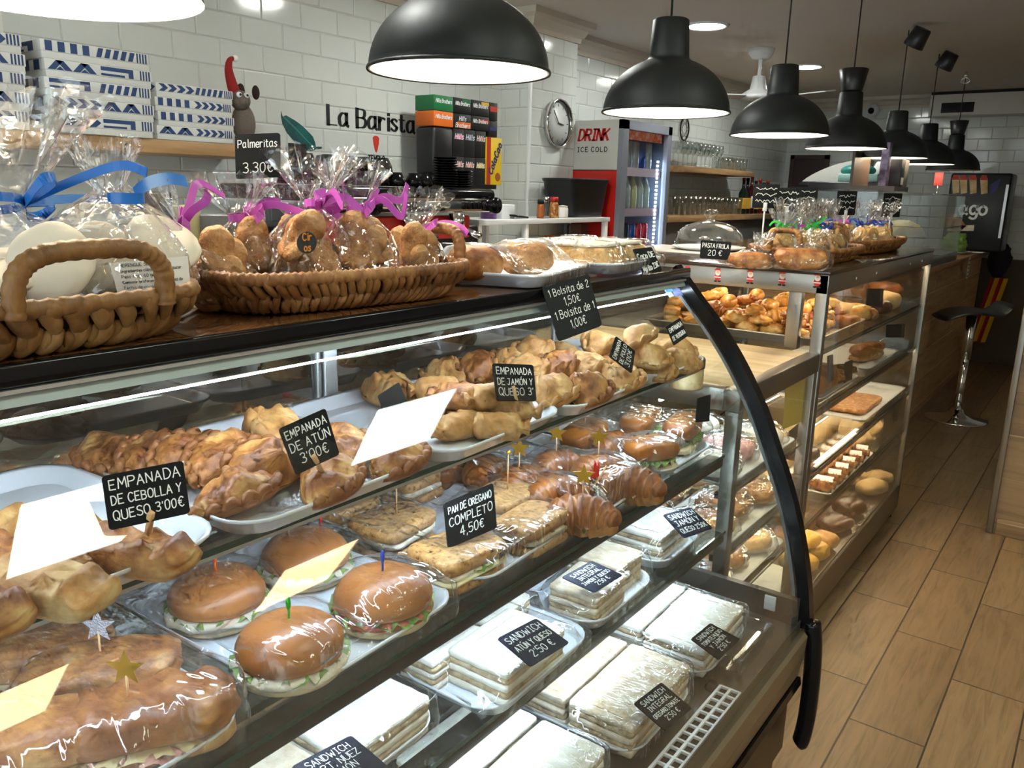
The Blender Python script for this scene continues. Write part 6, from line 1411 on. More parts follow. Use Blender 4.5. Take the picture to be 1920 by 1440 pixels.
# ---------------------------------------------------------------- wall shelf with patterned cake boxes
solo('wall_shelf', MB().box((XW, -.6, 1.549), (-2.66, 1.985, 1.594), bev=.003), 'wood_shelf', 'thick wooden wall shelf carrying stacks of patterned boxes', 'shelf')
pbr('box_white', hexc('d5d6d2'), .6); pbr('box_blue', hexc('24406e'), .6)
def make_box(L_, D, H, seed, lab, x, y, z, grp):
    """cake box: white base, lid printed with blue zigzags and bars"""
    t = thing('cake_box', lab, 'box', (x, y, z), 0, grp); r = random.Random(seed); hl = H*.62
    obj('base', MB().box((-D/2+.002, -L_/2+.002, 0), (D/2-.002, L_/2-.002, H-.002), bev=.002), 'box_white', t)
    mb = MB().box((-D/2, -L_/2, H-hl), (D/2, L_/2, H), bev=.0015)
    def q(ps, face):
        for a in (0,):
            if face == 'x': v = [(D/2+.0004, L_*(u-.5), H-hl+hl*w) for u, w in ps]
            else: v = [(D*(u-.5), -L_/2-.0004, H-hl+hl*w) for u, w in ps]
            mb.add(v, [tuple(range(len(v)))], 1)
    def pat(u0, u1, k, face):
        W_ = u1-u0
        if k == 0:
            n = 5
            for i in range(n):
                a = u0+W_*(i+.1)/n; b = a+W_*.62/n; s = W_*.35/n; q([(a, .08), (b, .08), (b+s, .92), (a+s, .92)], face)
        elif k == 1:
            for a, b in ((0, .5), (.5, 1)):
                x0, x1 = u0+W_*a, u0+W_*b; m = (x0+x1)/2; e = W_*.15
                q([(x0, .08), (x0+e, .08), (m+e*.5, .92), (m-e*.5, .92)], face); q([(m-e*.5, .92), (m+e*.5, .92), (x1, .08), (x1-e, .08)], face); q([(m-e*.6, .08), (m+e*.6, .08), (m, .4)], face)
        elif k == 2:
            q([(u0+W_*.05, .55), (u1-W_*.25, .55), (u1-W_*.25, .92), (u0+W_*.05, .92)], face); q([(u1-W_*.25, .08), (u1-W_*.12, .08), (u1-W_*.12, .92), (u1-W_*.25, .92)], face); q([(u0+W_*.05, .1), (u1-W_*.35, .1), (u1-W_*.35, .3), (u0+W_*.05, .3)], face)
        elif k == 3:
            for i in range(4): a = u0+W_*(i+.15)/4; q([(a, .06), (a+W_*.14, .06), (a+W_*.14, .94), (a, .94)], face)
        else:
            for i in range(4):
                a = u0+W_*(i+.1)/4; e = W_*.15; q([(a, .08), (a+e, .08), (a+e*1.8, .5), (a+e*.8, .5)], face); q([(a+e*.8, .5), (a+e*1.8, .5), (a+e, .92), (a, .92)], face)
    ks = [r.randrange(5) for _ in range(3)]
    pat(.02, .46, ks[0], 'x'); pat(.48, .86, (ks[0]+1+r.randrange(3)) % 5, 'x'); pat(.875, .99, 3, 'x'); pat(.05, .95, ks[2], 'y')
    obj('lid', mb, ['box_white', 'box_blue'], t); return t
sn = ('bottom', 'second from the bottom', 'middle', 'second from the top', 'topmost', 'topmost')
for i in range(5): make_box(.335, .30, .0525, 5+i, f'blue-patterned cake box, {sn[i]} of the tall stack on the wall shelf', -2.80, 1.372+(.004 if i % 2 else -.003), 1.5945+i*.0527, 'cake boxes in the tall stack')
for i in range(4): make_box(.295, .28, .0455, 21+i*3, f'blue-patterned cake box, {("bottom", "second from the bottom", "third from the bottom", "topmost")[i]} of the low stack on the wall shelf', -2.80, 1.706+(.003 if i % 2 else -.004), 1.5945+i*.0457, 'cake boxes in the low stack')
for i in range(5): make_box(.335, .30, .0525, 41+i, f'blue-patterned cake box, {sn[i]} of the stack cut by the picture edge', -2.80, .985+(.003 if i % 2 else -.003), 1.5945+i*.0527, 'cake boxes in the stack at the edge')
# camera warning sheet on the wall
t = thing('warning_sign', 'white camera warning sheet with a black border on the wall', 'sign', (XW, 1.13, 1.86))
obj('sheet', MB().box((0, -.16, -.14), (.003, .09, .135)), 'paper_white', t)
b_ = MB(); o1_ = rrect(.21, .23, .03); 
for a, b in ((1.0, .955),): b_.grid([[(.0036, -.035+x*a, y*a) for x, y in o1_], [(.0036, -.035+x*b, y*b) for x, y in o1_]], closed_v=True, smooth=False)
obj('border', b_, 'ink', t)
obj('camera_print', MB().prism([(-.10, .045), (.035, .075), (.042, .045), (-.09, .015)], .0032, .0038, axis=0).prism([(.02, .045), (.05, .02), (.045, .01), (.015, .03)], .0032, .0038, axis=0), 'ink', t)
obj('lettering', write_lines(['DAD'], .03, .09, lambda x, y: (.004, x+.015, y-.01), jit=0, pen=.16), 'ink', t)
# plush reindeer with a santa hat
p = onx(-2.72, 462, 215); t = thing('plush_reindeer', 'grey brown plush toy with a red pointed hat sitting at the shelf end', 'plush toy', (-2.70, 1.925, 1.664))
pbr('plush', hexc('6b6058'), .95, bump=.8, bscale=200); pbr('plush_dark', hexc('2a1d16'), .95); pbr('hat_red', hexc('8f1a16'), .9)
k_ = .82
obj('body', MB().ball((0, .0, .01), (.045*k_, .055*k_, .085*k_), 24, 16), 'plush', t)
hd = obj('head', MB().ball((.015, -.02, .088), (.036, .036, .036), 20, 14).ball((.045, -.03, .082), (.018, .016, .014), 14, 10), 'plush', t)
for y in (-.045, -.015): obj('eye', MB().ball((.045, y, .105), .010, 12, 8), 'white_plastic', hd); obj('pupil', MB().ball((.054, y-.001, .105), .0045, 10, 8), 'black_matte', hd)
for s, q in ((1, .06), (-1, -.005)): obj('ear', MB().ball((0, q, .125), (.010, .016, .026), 12, 10), 'plush_dark', hd)
hp = catmull([(.0, -.03, .11), (.0, -.045, .155), (0, -.052, .195), (.0, -.045, .225), (.0, -.028, .235)], 5); obj('hat', MB().tube(hp, [.022*(1-i/len(hp)*.75) for i in range(len(hp))], 12), 'hat_red', t)
obj('pompom', MB().ball((0, -.022, .234), .012, 12, 8), 'white_enamel', t)
for s in (-1, 1): obj('foot', MB().ball((.03, s*.03, -.065), (.03, .02, .016), 12, 8), pbr('plush_tan', hexc('8a6a48'), .95) if 'plush_tan' not in MATS else 'plush_tan', t)

# ---------------------------------------------------------------- wall lettering and leaf
WX = XW+.0012
def wallpt(x, y): return (WX, x, y)
pbr('decal_black', hexc('15191a'), .6); pbr('decal_red', hexc('d23a26'), .6)
t = thing('wall_lettering', 'black lettering of the coffee corner with a red exclamation mark on white tiles', 'lettering', (0, 0, 0))
s, wd = text_strokes('La Barista', .082, 0, space=1.15); kx = (3.085-2.53)/wd
obj('lettering', ribbon(MB(), [[(2.53+a*kx, 1.722+b) for a, b in st] for st in s], .021, wallpt, nib=(0, .28)), 'decal_black', t)
ex = [(2.80, 1.682), (2.812, 1.692), (2.830, 1.692), (2.842, 1.682), (2.838, 1.655), (2.828, 1.622), (2.821, 1.614), (2.814, 1.622), (2.804, 1.655)]
obj('exclamation', MB().prism(ex, XW+.0002, WX, axis=0), 'decal_red', t)
s, wd = text_strokes('TEMPLO', .026, 0); kx = .108/wd; obj('small_lettering', ribbon(MB(), [[(2.768+a*kx, 1.574+b) for a, b in st] for st in s], .006, wallpt), 'decal_black', t)
s, wd = text_strokes('CAFE', .012, 0); kx = .045/wd; obj('small_lettering', ribbon(MB(), [[(2.80+a*kx, 1.553+b) for a, b in st] for st in s], .0028, wallpt), 'decal_red', t)
lf_ = [(2.276, 1.757), (2.283, 1.735), (2.30, 1.742), (2.345, 1.725), (2.372, 1.712), (2.40, 1.695), (2.44, 1.665), (2.452, 1.640), (2.455, 1.622), (2.49, 1.624), (2.488, 1.615), (2.455, 1.610), (2.42, 1.600), (2.385, 1.607), (2.335, 1.640), (2.30, 1.672), (2.28, 1.705), (2.274, 1.735)]
t = thing('wall_decal', 'teal green leaf decal on the tiled wall', 'decal', (0, 0, 0)); obj('leaf', MB().prism(lf_, XW+.0002, WX, axis=0), pbr('leaf_teal', hexc('0c4a4c'), .5, cols=((.35, hexc('072e30')), (.65, hexc('12605e'))), noise_scale=9), t)
obj('vein', ribbon(MB(), [[(2.285, 1.735), (2.35, 1.69), (2.42, 1.635), (2.455, 1.615)]], .006, lambda x, y: (WX+.0004, x, y)), pbr('leaf_light', hexc('2f8580'), .5), t)
t = thing('small_sign', 'small black sign on the tiles behind the palmier price card', 'sign', (XW, 2.34, 1.585)); obj('board', MB().box((0, -.035, -.045), (.006, .06, .045), bev=.002), 'black_matte', t)

# ---------------------------------------------------------------- back counter, coffee machine
bc = thing('back_counter', 'long dark back counter under the coffee machine', 'counter', (0, 0, 0))
obj('body', MB().box((XW+.003, -.6, .001), (-2.33, 3.78, .86)).box((-2.72, 3.78, .001), (-2.33, 4.20, .86)), pbr('counter_grey', hexc('6a6560'), .6), bc); obj('worktop', MB().box((XW+.003, -.6, .86), (-2.30, 3.78, .90)).box((-2.72, 3.78, .86), (-2.30, 4.20, .90)), 'white_plastic', bc)
em = thing('espresso_machine', 'wide black and chrome espresso machine on the back counter', 'coffee machine', (-2.55, 2.46, .9))
obj('body', MB().box((-.28, -.52, .06), (.15, .50, .40), bev=.02), pbr('machine_dark', hexc('2a2422'), .3, metal=.5), em)
obj('top', MB().box((-.32, -.56, .50), (.21, .545, .557), bev=.02), 'black_gloss', em)
fp = obj('front_panel', MB().box((.18, -.54, .455), (.215, .54, .515), bev=.006), 'chrome', em)
for g0 in (-.15, .30):
    for i in range(5): obj('button', MB().box((.213, g0+i*.034, .468), (.222, g0+.022+i*.034, .500), bev=.003), 'black_gloss', fp)
for y in (-.24, .515): obj('dial', MB().cyl((.2, y, .485), (.24, y, .485), .036), 'black_gloss', fp)
obj('red_panel', MB().box((.12, -.50, .34), (.16, .42, .44), bev=.01), 'red', em)
for y in (-.28, 0, .28): obj('group_head', MB().cyl((.20, y, .38), (.20, y, .45), .035).tube([(.22, y, .385), (.33, y, .36)], .014, 10), 'chrome', em)
for y in (-.45, .45): obj('foot', MB().cyl((0, y, 0), (0, y, .07), .03), 'black_matte', em)
ZM = .9+.5575
cupm_ = MB().lathe([(0, .0), (.022, 0), (.036, .03), (.040, .055), (.037, .055), (.032, .03), (0, .006)], 20).mesh('coffee_cup', 'black_gloss')
CUPS = [(-2.40, 1.97, 0), (-2.40, 2.06, 0), (-2.40, 2.15, 0), (-2.41, 2.24, 0), (-2.40, 2.33, 0), (-2.40, 2.42, 0), (-2.49, 1.98, 0), (-2.49, 2.09, 0), (-2.49, 2.19, 0), (-2.49, 2.30, 0), (-2.49, 2.41, 0), (-2.58, 2.02, 0), (-2.44, 2.00, 1), (-2.44, 2.10, 1), (-2.44, 2.20, 1), (-2.45, 2.29, 1), (-2.44, 2.385, 1), (-2.54, 2.05, 1), (-2.54, 2.16, 1), (-2.40, 2.52, 0), (-2.41, 2.60, 0)]
for i, (x, y, l) in enumerate(CUPS):
    o = bpy.data.objects.new('coffee_cup', cupm_); COL.objects.link(o); o.location = (x, y, ZM+.056+.055*l); o.rotation_euler = (pi, 0, .3*i); tag(o, 'black coffee cup upside down on top of the espresso machine, '+('lower row' if l == 0 else 'upper row'), 'cup', 'cups on the espresso machine, '+('lower row' if l == 0 else 'upper row'))
saum = MB().lathe([(0, .002), (.03, .002), (.055, .010), (.056, .012), (.03, .006), (0, .006)], 24).mesh('saucer', 'black_gloss')
for sx, sy, n, w in ((-2.40, 2.72, 12, 'taller'), (-2.42, 2.845, 7, 'lower')):
    for i in range(n):
        o = bpy.data.objects.new('saucer', saum); COL.objects.link(o); o.location = (sx, sy, ZM+.0105*i); tag(o, f'black saucer in the {w} saucer stack on the espresso machine', 'saucer', f'{w} stack of black saucers')
# coffee boxes on the machine's back
def pack(lab, y0, y1, z0, z1, col, strip=None, words=None, x=-2.70, d=.12, wcol='white_plastic', slant=.25, side=None):
    y0 = 2.975+(y0-2.90)*.875; y1 = 2.975+(y1-2.90)*.875
    t = thing('coffee_box', lab, 'box', (x, (y0+y1)/2, z0)); w = y1-y0; h = z1-z0
    obj('carton', MB().box((-d, -w/2+.001, 0), (0, w/2-.001, h-.001), bev=.002), col, t)
    if strip: obj('strip', MB().box((0, -w/2+w*strip[1], h*strip[2]), (.0006, -w/2+w*strip[3], h*strip[4])), strip[0], t)
    if words: obj('lettering', write_lines(words, min(.026, h*.30), w*.8, lambda a, b: (.001, a, b+h*.82), jit=0, pen=.16, slant=slant), wcol, t)
    return t
pbr('pk_green', hexc('0f6b3a'), .5); pbr('pk_orange', hexc('d8691c'), .5); pbr('pk_black', hexc('100f10'), .5); pbr('pk_pink', hexc('d43a8a'), .5); pbr('pk_navy', hexc('2a2f6a'), .5); pbr('pk_brown', hexc('a65a28'), .5); pbr('pk_red', hexc('b8301c'), .5); pbr('pk_yellow', hexc('e8c21c'), .5); pbr('pk_gold', hexc('d8a838'), .5)
z3, z2, z1, z0_ = 1.885, 1.815, 1.745, 1.735
pack('green coffee carton on top at the near end of the coffee boxes', 2.90, 3.062, 1.815, 1.885, 'pk_green', words=['Hills Brothers'])
pack('orange coffee carton under the green one', 2.90, 3.062, 1.744, 1.814, 'pk_orange', words=['Hills Brothers'])
pack('black coffee carton with a green tag beside the green carton', 3.064, 3.215, 1.815, 1.887, 'pk_black', ('pk_green', .5, .72, .98, .92), ['Hills Brothers'])
pack('black coffee carton with an orange tag beside the orange carton', 3.064, 3.215, 1.744, 1.814, 'pk_black', ('pk_orange', .2, .05, .98, .45), ['Hills', 'Brothers'])
pack('black coffee carton with a gold tag at the top, second from the far end', 3.217, 3.38, 1.815, 1.889, 'pk_black', ('pk_gold', .55, .72, .98, .92), ['Hills Brothers'])
pack('black coffee carton with a red tag below the gold-tagged one', 3.217, 3.38, 1.744, 1.814, 'pk_black', ('pk_red', .45, .55, .98, .80), ['Hills Brothers'])
pack('narrow black carton with a red tag at the far top end', 3.382, 3.46, 1.80, 1.889, 'pk_black', ('pk_red', .1, .5, .95, .78))
pack('narrow black carton at the far end above the yellow box', 3.382, 3.46, 1.72, 1.799, 'pk_black', ('pk_navy', .1, .4, .95, .6))
hp_ = thing('coffee_grinder', 'dark coffee grinder hopper under the green and orange cartons', 'coffee grinder', (-2.70, 3.045, ZM)); obj('hopper', MB().box((-.12, -.07, .06), (0, .075, .284), bev=.015), 'black_satin', hp_); obj('base', MB().box((-.13, -.08, 0), (0, .08, .06), bev=.01), 'black_gloss', hp_)
k = 0
for zz, hh_ in ((1.612, .131), (1.480, .131)):
    for y, m, nm in ((3.064, 'pk_pink', 'pink'), (3.160, 'pk_navy', 'navy'), (3.258, 'pk_brown', 'brown')):
        m2, nm2 = (m, nm) if zz > 1.5 else {'pk_pink': ('pk_red', 'red'), 'pk_navy': ('pk_orange', 'orange'), 'pk_brown': ('pk_yellow', 'yellow')}[m]
        pack(f'black capsule box with a {nm2} band, {"upper" if zz > 1.5 else "lower"} row of the coffee shelf', y, y+.094, zz, zz+hh_, 'pk_black', (m2, .15, .62, .85, .78), ['Hills']); k += 1
sb = thing('box_stand', 'black stand under the capsule boxes', 'stand', (-2.70, 3.26, ZM-.0)); obj('shelf', MB().box((-.12, -.20, .0), (0, .205, .022)), 'black_satin', sb)
t = pack('large yellow cocoa box with a red edge at the far end of the coffee machine', 3.356, 3.50, 1.480, 1.718, 'pk_yellow', ('pk_red', 0, 0, .26, 1.0), None, x=-2.695)
s, wd = text_strokes('ColaCao', .034, 0, slant=.1); kx = .17/wd; ca, sa = cos(radians(62)), sin(radians(62))
obj('lettering', ribbon(MB(), [[(-.020+a*kx*ca-b*sa, .05+a*kx*sa+b*ca) for a, b in st] for st in s], .009, lambda x, y: (.0016, x, y)), 'pk_navy', t)
obj('cookie_print', MB().prism([(.03+.022*cos(2*pi*k/18), .04+.022*sin(2*pi*k/18)) for k in range(18)], .0006, .0012, axis=0), 'pk_brown', t)

# things behind the baskets
t = thing('card_terminal', 'pale lilac screen in a black frame behind the meringue bag', 'screen', tuple(onx(-1.9, 290, 418)), radians(-62)); obj('frame', MB().box((-.06, .002, -.075), (.06, .016, .075), bev=.008), 'black_satin', t); obj('screen', MB().box((-.058, -.002, -.07), (.045, .003, .055)), pbr('lilac', hexc('b3aed0'), .4, emit=hexc('b3aed0'), estr=.25), t); obj('stand', MB().cyl((0, .02, -.05), (0, .06, -.45), .015), 'black_satin', t)
p = onx(-2.0, 345, 372); t = thing('plastic_cups', 'pale yellow plastic tub behind the blue ribbon', 'tub', (p.x, p.y, 1.33)); obj('tub', MB().lathe([(0, 0), (.03, 0), (.04, .10), (.042, .105), (.037, .10), (.028, .005), (0, .005)], 28), pbr('tub_yellow', hexc('b9b48a'), .4), t)
p = onx(-2.0, 402, 425); t = thing('metal_canister', 'grey metal canister with a black mark behind the pink ribbons', 'canister', (p.x, p.y, 1.26)); obj('can', MB().lathe([(0, 0), (.068, 0), (.068, .105), (.070, .108), (.070, .112), (0, .113)], 32), pbr('can_grey', hexc('8f8f90'), .45, metal=.4), t); obj('mark', MB().box((.062, -.02, .03), (.0695, .012, .08), bev=.003), 'pk_black', t)
sh_ = solo('side_table', MB().box((-2.12, .85, 1.24), (-1.90, 1.50, 1.259), bev=.003).box((-2.10, .88, 0), (-2.07, .91, 1.24)).box((-2.10, 1.44, 0), (-2.07, 1.47, 1.24)).box((-1.95, .88, 0), (-1.92, .91, 1.24)).box((-1.95, 1.44, 0), (-1.92, 1.47, 1.24)), 'black_satin', 'tall dark stand behind the baskets holding the tub and canister', 'stand')
bpy.data.objects[t.name].location.z = 1.2595
for o in COL.objects:
    if o.name == 'plastic_cups': o.location.z = 1.2595+.05; o.scale = (1, 1, 1.3); o.location.z = 1.2595
# ---------------------------------------------------------------- white shelf by the pillar
ws = thing('white_shelf', 'white steel shelf rack beside the tiled pillar', 'shelf', (0, 0, 0))
obj('board', MB().box((-2.72, 2.98, 1.290), (-2.42, 4.19, 1.315), bev=.003), 'white_plastic', ws); obj('board', MB().box((-2.72, 3.36, 1.100), (-2.44, 4.19, 1.118), bev=.003), 'white_plastic', ws)
for y in (3.37, 4.16): obj('post', MB().box((-2.46, y, .90), (-2.43, y+.025, 1.29), bev=.002), 'white_plastic', ws); obj('post', MB().box((-2.72, y, .90), (-2.69, y+.025, 1.29)), 'white_plastic', ws)
for y in (2.99,): obj('post', MB().box((-2.46, y, .90), (-2.43, y+.025, 1.29), bev=.002), 'white_plastic', ws)
ZWS = 1.3155
def on_ws(px, x=-2.50): return onx(x, px, 414).y
t = thing('milk_frother', 'purple and white small appliance on the white shelf', 'appliance', (-2.53, on_ws(925), ZWS)); obj('body', MB().lathe([(0, 0), (.04, 0), (.04, .06), (.035, .075), (0, .078)], 24), pbr('purple', hexc('5a2a6a'), .4), t); obj('box', MB().box((-.03, .045, 0), (.05, .15, .07), bev=.005), 'white_plastic', t)
t = thing('phone', 'dark phone leaning flat on the white shelf', 'phone', (-2.48, on_ws(962), ZWS)); obj('body', MB().box((-.035, -.06, .004), (.035, .06, .013), bev=.004), 'black_gloss', t); t.rotation_euler = (radians(-6), 0, 0); t.location.z += .003
for px, r, h, m, cap, nm, lab in ((1013, .018, .075, 'pk_brown', 'black_matte', 'spice_jar', 'small brown spice jar on the white shelf'), (1023, .017, .085, 'glass_small', 'chrome', 'spice_jar', 'glass spice jar with a metal lid on the white shelf'), (1038, .023, .085, 'almond', 'red', 'spice_shaker', 'tall shaker with a red lid on the white shelf'), (1054, .030, .06, 'white_enamel', 'white_enamel', 'sugar_bowl', 'round white pot on the white shelf')):
    t = thing(nm, lab, 'jar', (-2.455, on_ws(px, -2.455), ZWS)); obj('jar', MB().lathe([(0, 0), (r, 0), (r*1.05, h*.2), (r, h*.85), (r*.8, h), (0, h)], 20), m, t); obj('lid', MB().lathe([(0, h*.99), (r*.95, h*.99), (r*.95, h*1.28 if cap != 'white_enamel' else h*1.05), (0, h*1.3 if cap != 'white_enamel' else h*1.12)], 20), cap, t)
t = thing('black_bin', 'large black plastic dish bin on the white shelf before the fridge', 'bin', (-2.56, 4.025, ZWS)); ol0 = rrect(.24, .40, .07); mb = MB()
pf = [[(x*s, y*s, z) for x, y in ol0] for z, s in ((0, .84), (.01, .86), (.19, 1.0), (.20, 1.05), (.21, 1.06), (.212, 1.0), (.03, .84), (.02, .2))]
obj('tub', mb.grid(pf, closed_v=True, cap0=True, cap1=True), 'black_satin', t)
for i, (px, r, h, m, lab) in enumerate(((1010, .03, .08, 'pk_red', 'red printed cup on the lower white shelf'), (1030, .035, .10, 'pk_brown', 'dark brown jar on the lower white shelf'), (1048, .035, .09, 'glass_small', 'clear glass jar on the lower white shelf'), (1066, .028, .06, 'white_enamel', 'small white cup on the lower white shelf'))):
    solo('jar', MB().lathe([(0, 0), (r, 0), (r*1.05, h*.5), (r*.9, h), (r*.85, h), (r*.95, h*.5), (0, .004)], 20), m, lab, 'jar', (-2.52, onx(-2.52, px, 455).y, 1.1185))
for i, px in enumerate((1078, 1100)): solo('wooden_board', MB().box((-.012, -.06, 0), (.012, .06, .155), bev=.006), 'pk_brown' if 'x' == 'y' else 'panel_brown', ('dark wooden board leaning on the lower white shelf', 'second dark wooden board nearer the fridge')[i], 'board', (-2.56-.03*i, onx(-2.55, px, 450).y, 1.1185))
t = thing('wall_clock', 'round white wall clock with a chrome rim on the tiled pillar', 'clock', (-2.725, 4.048, 1.836)); Mx = Matrix.Rotation(radians(90), 4, 'Y')
obj('rim', MB().lathe([(.125, .002), (.132, .004), (.133, .026), (.129, .034), (.125, .026)], 48, M=Mx), 'chrome', t); obj('face', MB().lathe([(0, .012), (.126, .012), (.126, 0), (0, 0)], 48, M=Mx), pbr('clock_face', hexc('cfd2d0'), .4), t)
for a, l, w in ((radians(128), .085, .005), (radians(-8), .055, .006)): obj('hand', MB().tube([(.017, 0, 0), (.017, cos(a)*l, sin(a)*l)], w/2, 6), 'black_matte', t)
obj('lettering', ribbon(MB(), [[(.092*sin(2*pi*k/12), .092*cos(2*pi*k/12)), (.104*sin(2*pi*k/12), .104*cos(2*pi*k/12))] for k in range(12)], .005, lambda x, y: (.0128, x, y)), 'ink', t)
# ---------------------------------------------------------------- drinks fridge
FX0, FX1, FY0, FY1, FZ = XW+.01, -2.40, 4.255, 4.885, 1.865
fr = thing('drinks_fridge', 'tall glass-door drinks fridge with a red and white side panel', 'fridge', (0, 0, 0))
pbr('fridge_white', hexc('c9c7c0'), .4); pbr('fridge_red', hexc('c4231c'), .35); pbr('fridge_grey', hexc('8a8c98'), .4, metal=.3); pbr('fridge_in', hexc('5a6274'), .5)
obj('side_panel', MB().box((FX0, FY0, .05), (FX1-.03, FY0+.02, 1.58)), 'fridge_red', fr); hs = obj('side_panel', MB().box((FX0, FY0, 1.585), (FX1-.03, FY0+.02, FZ)), 'fridge_white', fr)
s, wd = text_strokes('DRINK', .062, 0, slant=.22, space=1.1); kx = .20/wd; x0 = FX1-.03-.27
obj('lettering', ribbon(MB(), [[(x0+a*kx, 1.752+b) for a, b in st] for st in s], .016, lambda x, y: (x, FY0-.0008, y), nib=(.3, .5)), 'red', hs)
s, wd = text_strokes('ICE COLD', .026, 0, space=2.4); kx = .205/wd; obj('lettering', ribbon(MB(), [[(x0-.005+a*kx, 1.687+b) for a, b in st] for st in s], .005, lambda x, y: (x, FY0-.0008, y)), 'ink', hs)
obj('cabinet', MB().box((FX0, FY0+.02, .02), (FX0+.02, FY1, FZ)).box((FX0, FY1-.02, .02), (FX1-.03, FY1, FZ)).box((FX0, FY0+.02, FZ-.03), (FX1-.03, FY1, FZ)).box((FX0, FY0, .0), (FX1-.03, FY1, .30)), 'fridge_in', fr)
dr_ = obj('door', MB().box((FX1-.03, FY0, .28), (FX1, FY0+.07, FZ)).box((FX1-.03, FY1-.05, .28), (FX1, FY1, FZ)).box((FX1-.03, FY0, FZ-.05), (FX1, FY1, FZ)).box((FX1-.03, FY0, .28), (FX1, FY1, .34)), 'fridge_grey', fr)
obj('door_glass', MB().box((FX1-.018, FY0+.07, .34), (FX1-.012, FY1-.05, FZ-.05)), 'glass', dr_)
obj('banner', MB().box((FX1-.05, FY0+.08, 1.765), (FX1-.04, FY1-.06, 1.815)), pbr('banner', hexc('b04a3a'), .5, cols=((.3, hexc('e8e2dc')), (.5, hexc('c23a2a')), (.65, hexc('d8902a')), (.8, hexc('e8e0d8'))), noise_scale=22, emit=hexc('c86a4a'), estr=.15), fr)
FS = [.60, .86, 1.11, 1.36, 1.60]
for z in FS: obj('shelf', MB().box((FX0+.02, FY0+.03, z-.012), (FX1-.06, FY1-.03, z)).box((FX1-.06, FY0+.03, z-.045), (FX1-.052, FY1-.03, z+.004)), pbr('shelf_tag', hexc('b8a0b0'), .5) if 'shelf_tag' not in MATS else 'shelf_tag', fr)
ls_ = MB()
for k in range(52): ls_.box((FX1-.055, FY1-.082, .37+.025*k), (FX1-.048, FY1-.068, .382+.025*k))
obj('light_strip', ls_, 'led_cool', fr, 'white light dots inside the door edge')
canm = {c: MB().lathe([(0, 0), (.028, 0), (.033, .008), (.033, .148), (.027, .160), (0, .160)], 16).mesh('drink_can', pbr('can_'+c, hexc(h), .25, metal=.5)) for c, h in (('blue', '2a4a9a'), ('silver', 'a8b0bc'), ('red', 'a8203a'), ('dark', '20242e'))}
botm = {c: MB().lathe([(0, 0), (.03, 0), (.032, .01), (.032, .13), (.012, .19), (.012, .22), (0, .225)], 16).mesh('drink_bottle', (pbr('bottle_'+c, hexc(h), .12, spec=.7))) for c, h in (('green', '1f6a2e'), ('pale', 'b8b48a'), ('clear', '9aa8a8'))}
ci = 0
for zi, row in ((4, ('dark', 'dark', 'silver', 'silver', 'blue', 'silver')), (3, ('pale', 'pale', 'clear', 'pale', 'clear', 'clear')), (2, ('green', 'green', 'dark', 'blue', 'red', 'red'))):
    for dx in (0, .09, .18):
        for j, c in enumerate(row):
            me = (botm if c in botm else canm)[c]; o = bpy.data.objects.new(me.name.split('.')[0], me); COL.objects.link(o); o.location = (FX1-.10-dx, FY0+.075+.083*j, FZ*0+FS[zi]+.001)
            o.scale = (1, 1, .95) if c in botm else (1, 1, 1.0)
            tag(o, f'{c} {"bottle" if c in botm else "can"} in the fridge on the {("lowest", "lower", "third", "second", "top")[zi]} shelf', 'drink', f'{c} drinks on fridge shelf {"abcde"[zi]}')
# hanging things
t = thing('dreamcatcher', 'small round dreamcatcher hanging on the tiled wall past the fridge', 'ornament', (XW+.012, 6.149, 1.957)); obj('hoop', MB().tube([(0, .075*cos(2*pi*k/24), .085*sin(2*pi*k/24)) for k in range(24)], .006, 6, closed=True), 'plush_dark', t)
mb = MB()
for k in range(6): mb.tube([(0, .073*cos(pi*k/3), .083*sin(pi*k/3)), (0, .073*cos(pi*k/3+2.2), .083*sin(pi*k/3+2.2))], .0022, 5)
obj('web', mb, 'plush', t); obj('feather', MB().ball((0, .03, -.13), (.004, .015, .05), 10, 8), 'plush_dark', t)
solo('dark_cloth', MB().ball((0, 0, 0), (.03, .05, .17), 16, 14, fn=lambda d: 1+.15*fbm((d[0]*3, d[1]*3, d[2]*3))), 'black_matte', 'dark cloth hanging on the wall beside the fridge', 'cloth', (XW+.04, 5.35, 1.48))

# ---------------------------------------------------------------- glass shelves
def shelf2(lab, y0, y1, zt, x1=-2.66, h=.045): return solo('wall_shelf', MB().box((XW, y0, zt-h), (x1, y1, zt), bev=.003), 'wood_shelf', lab, 'shelf')
shelf2('upper wooden wall shelf with wine glasses', 5.65, 7.05, 1.660)
lcn = thing('bar_cabinet', 'dark back bar cabinet with a wooden top under the glasses', 'cabinet', (0, 0, 0)); obj('body', MB().box((XW+.003, 5.40, .001), (-2.68, 8.2, 1.255)), 'counter_grey', lcn); obj('top', MB().box((XW+.003, 5.40, 1.255), (-2.64, 8.2, 1.30), bev=.003), 'wood_shelf', lcn)
wgm = MB().lathe([(0, 0), (.032, .001), (.005, .006), (.004, .08), (.02, .095), (.036, .13), (.033, .18), (.031, .18), (.034, .13), (.018, .098), (0, .09)], 18).mesh('wine_glass', 'glass_small')
tbm = MB().lathe([(0, 0), (.028, 0), (.034, .10), (.032, .10), (.026, .006), (0, .006)], 18).mesh('tumbler', 'glass_small')
hgm = MB().lathe([(0, 0), (.028, 0), (.036, .14), (.034, .14), (.026, .006), (0, .006)], 18).mesh('beer_glass', 'glass_small')
for i in range(9):
    for x in (-2.72, -2.80):
        o = bpy.data.objects.new('wine_glass', wgm); COL.objects.link(o); o.location = (x, 5.74+.082*i, 1.6605); tag(o, 'stemmed wine glass on the upper wooden shelf', 'glass', 'wine glasses on the upper shelf')
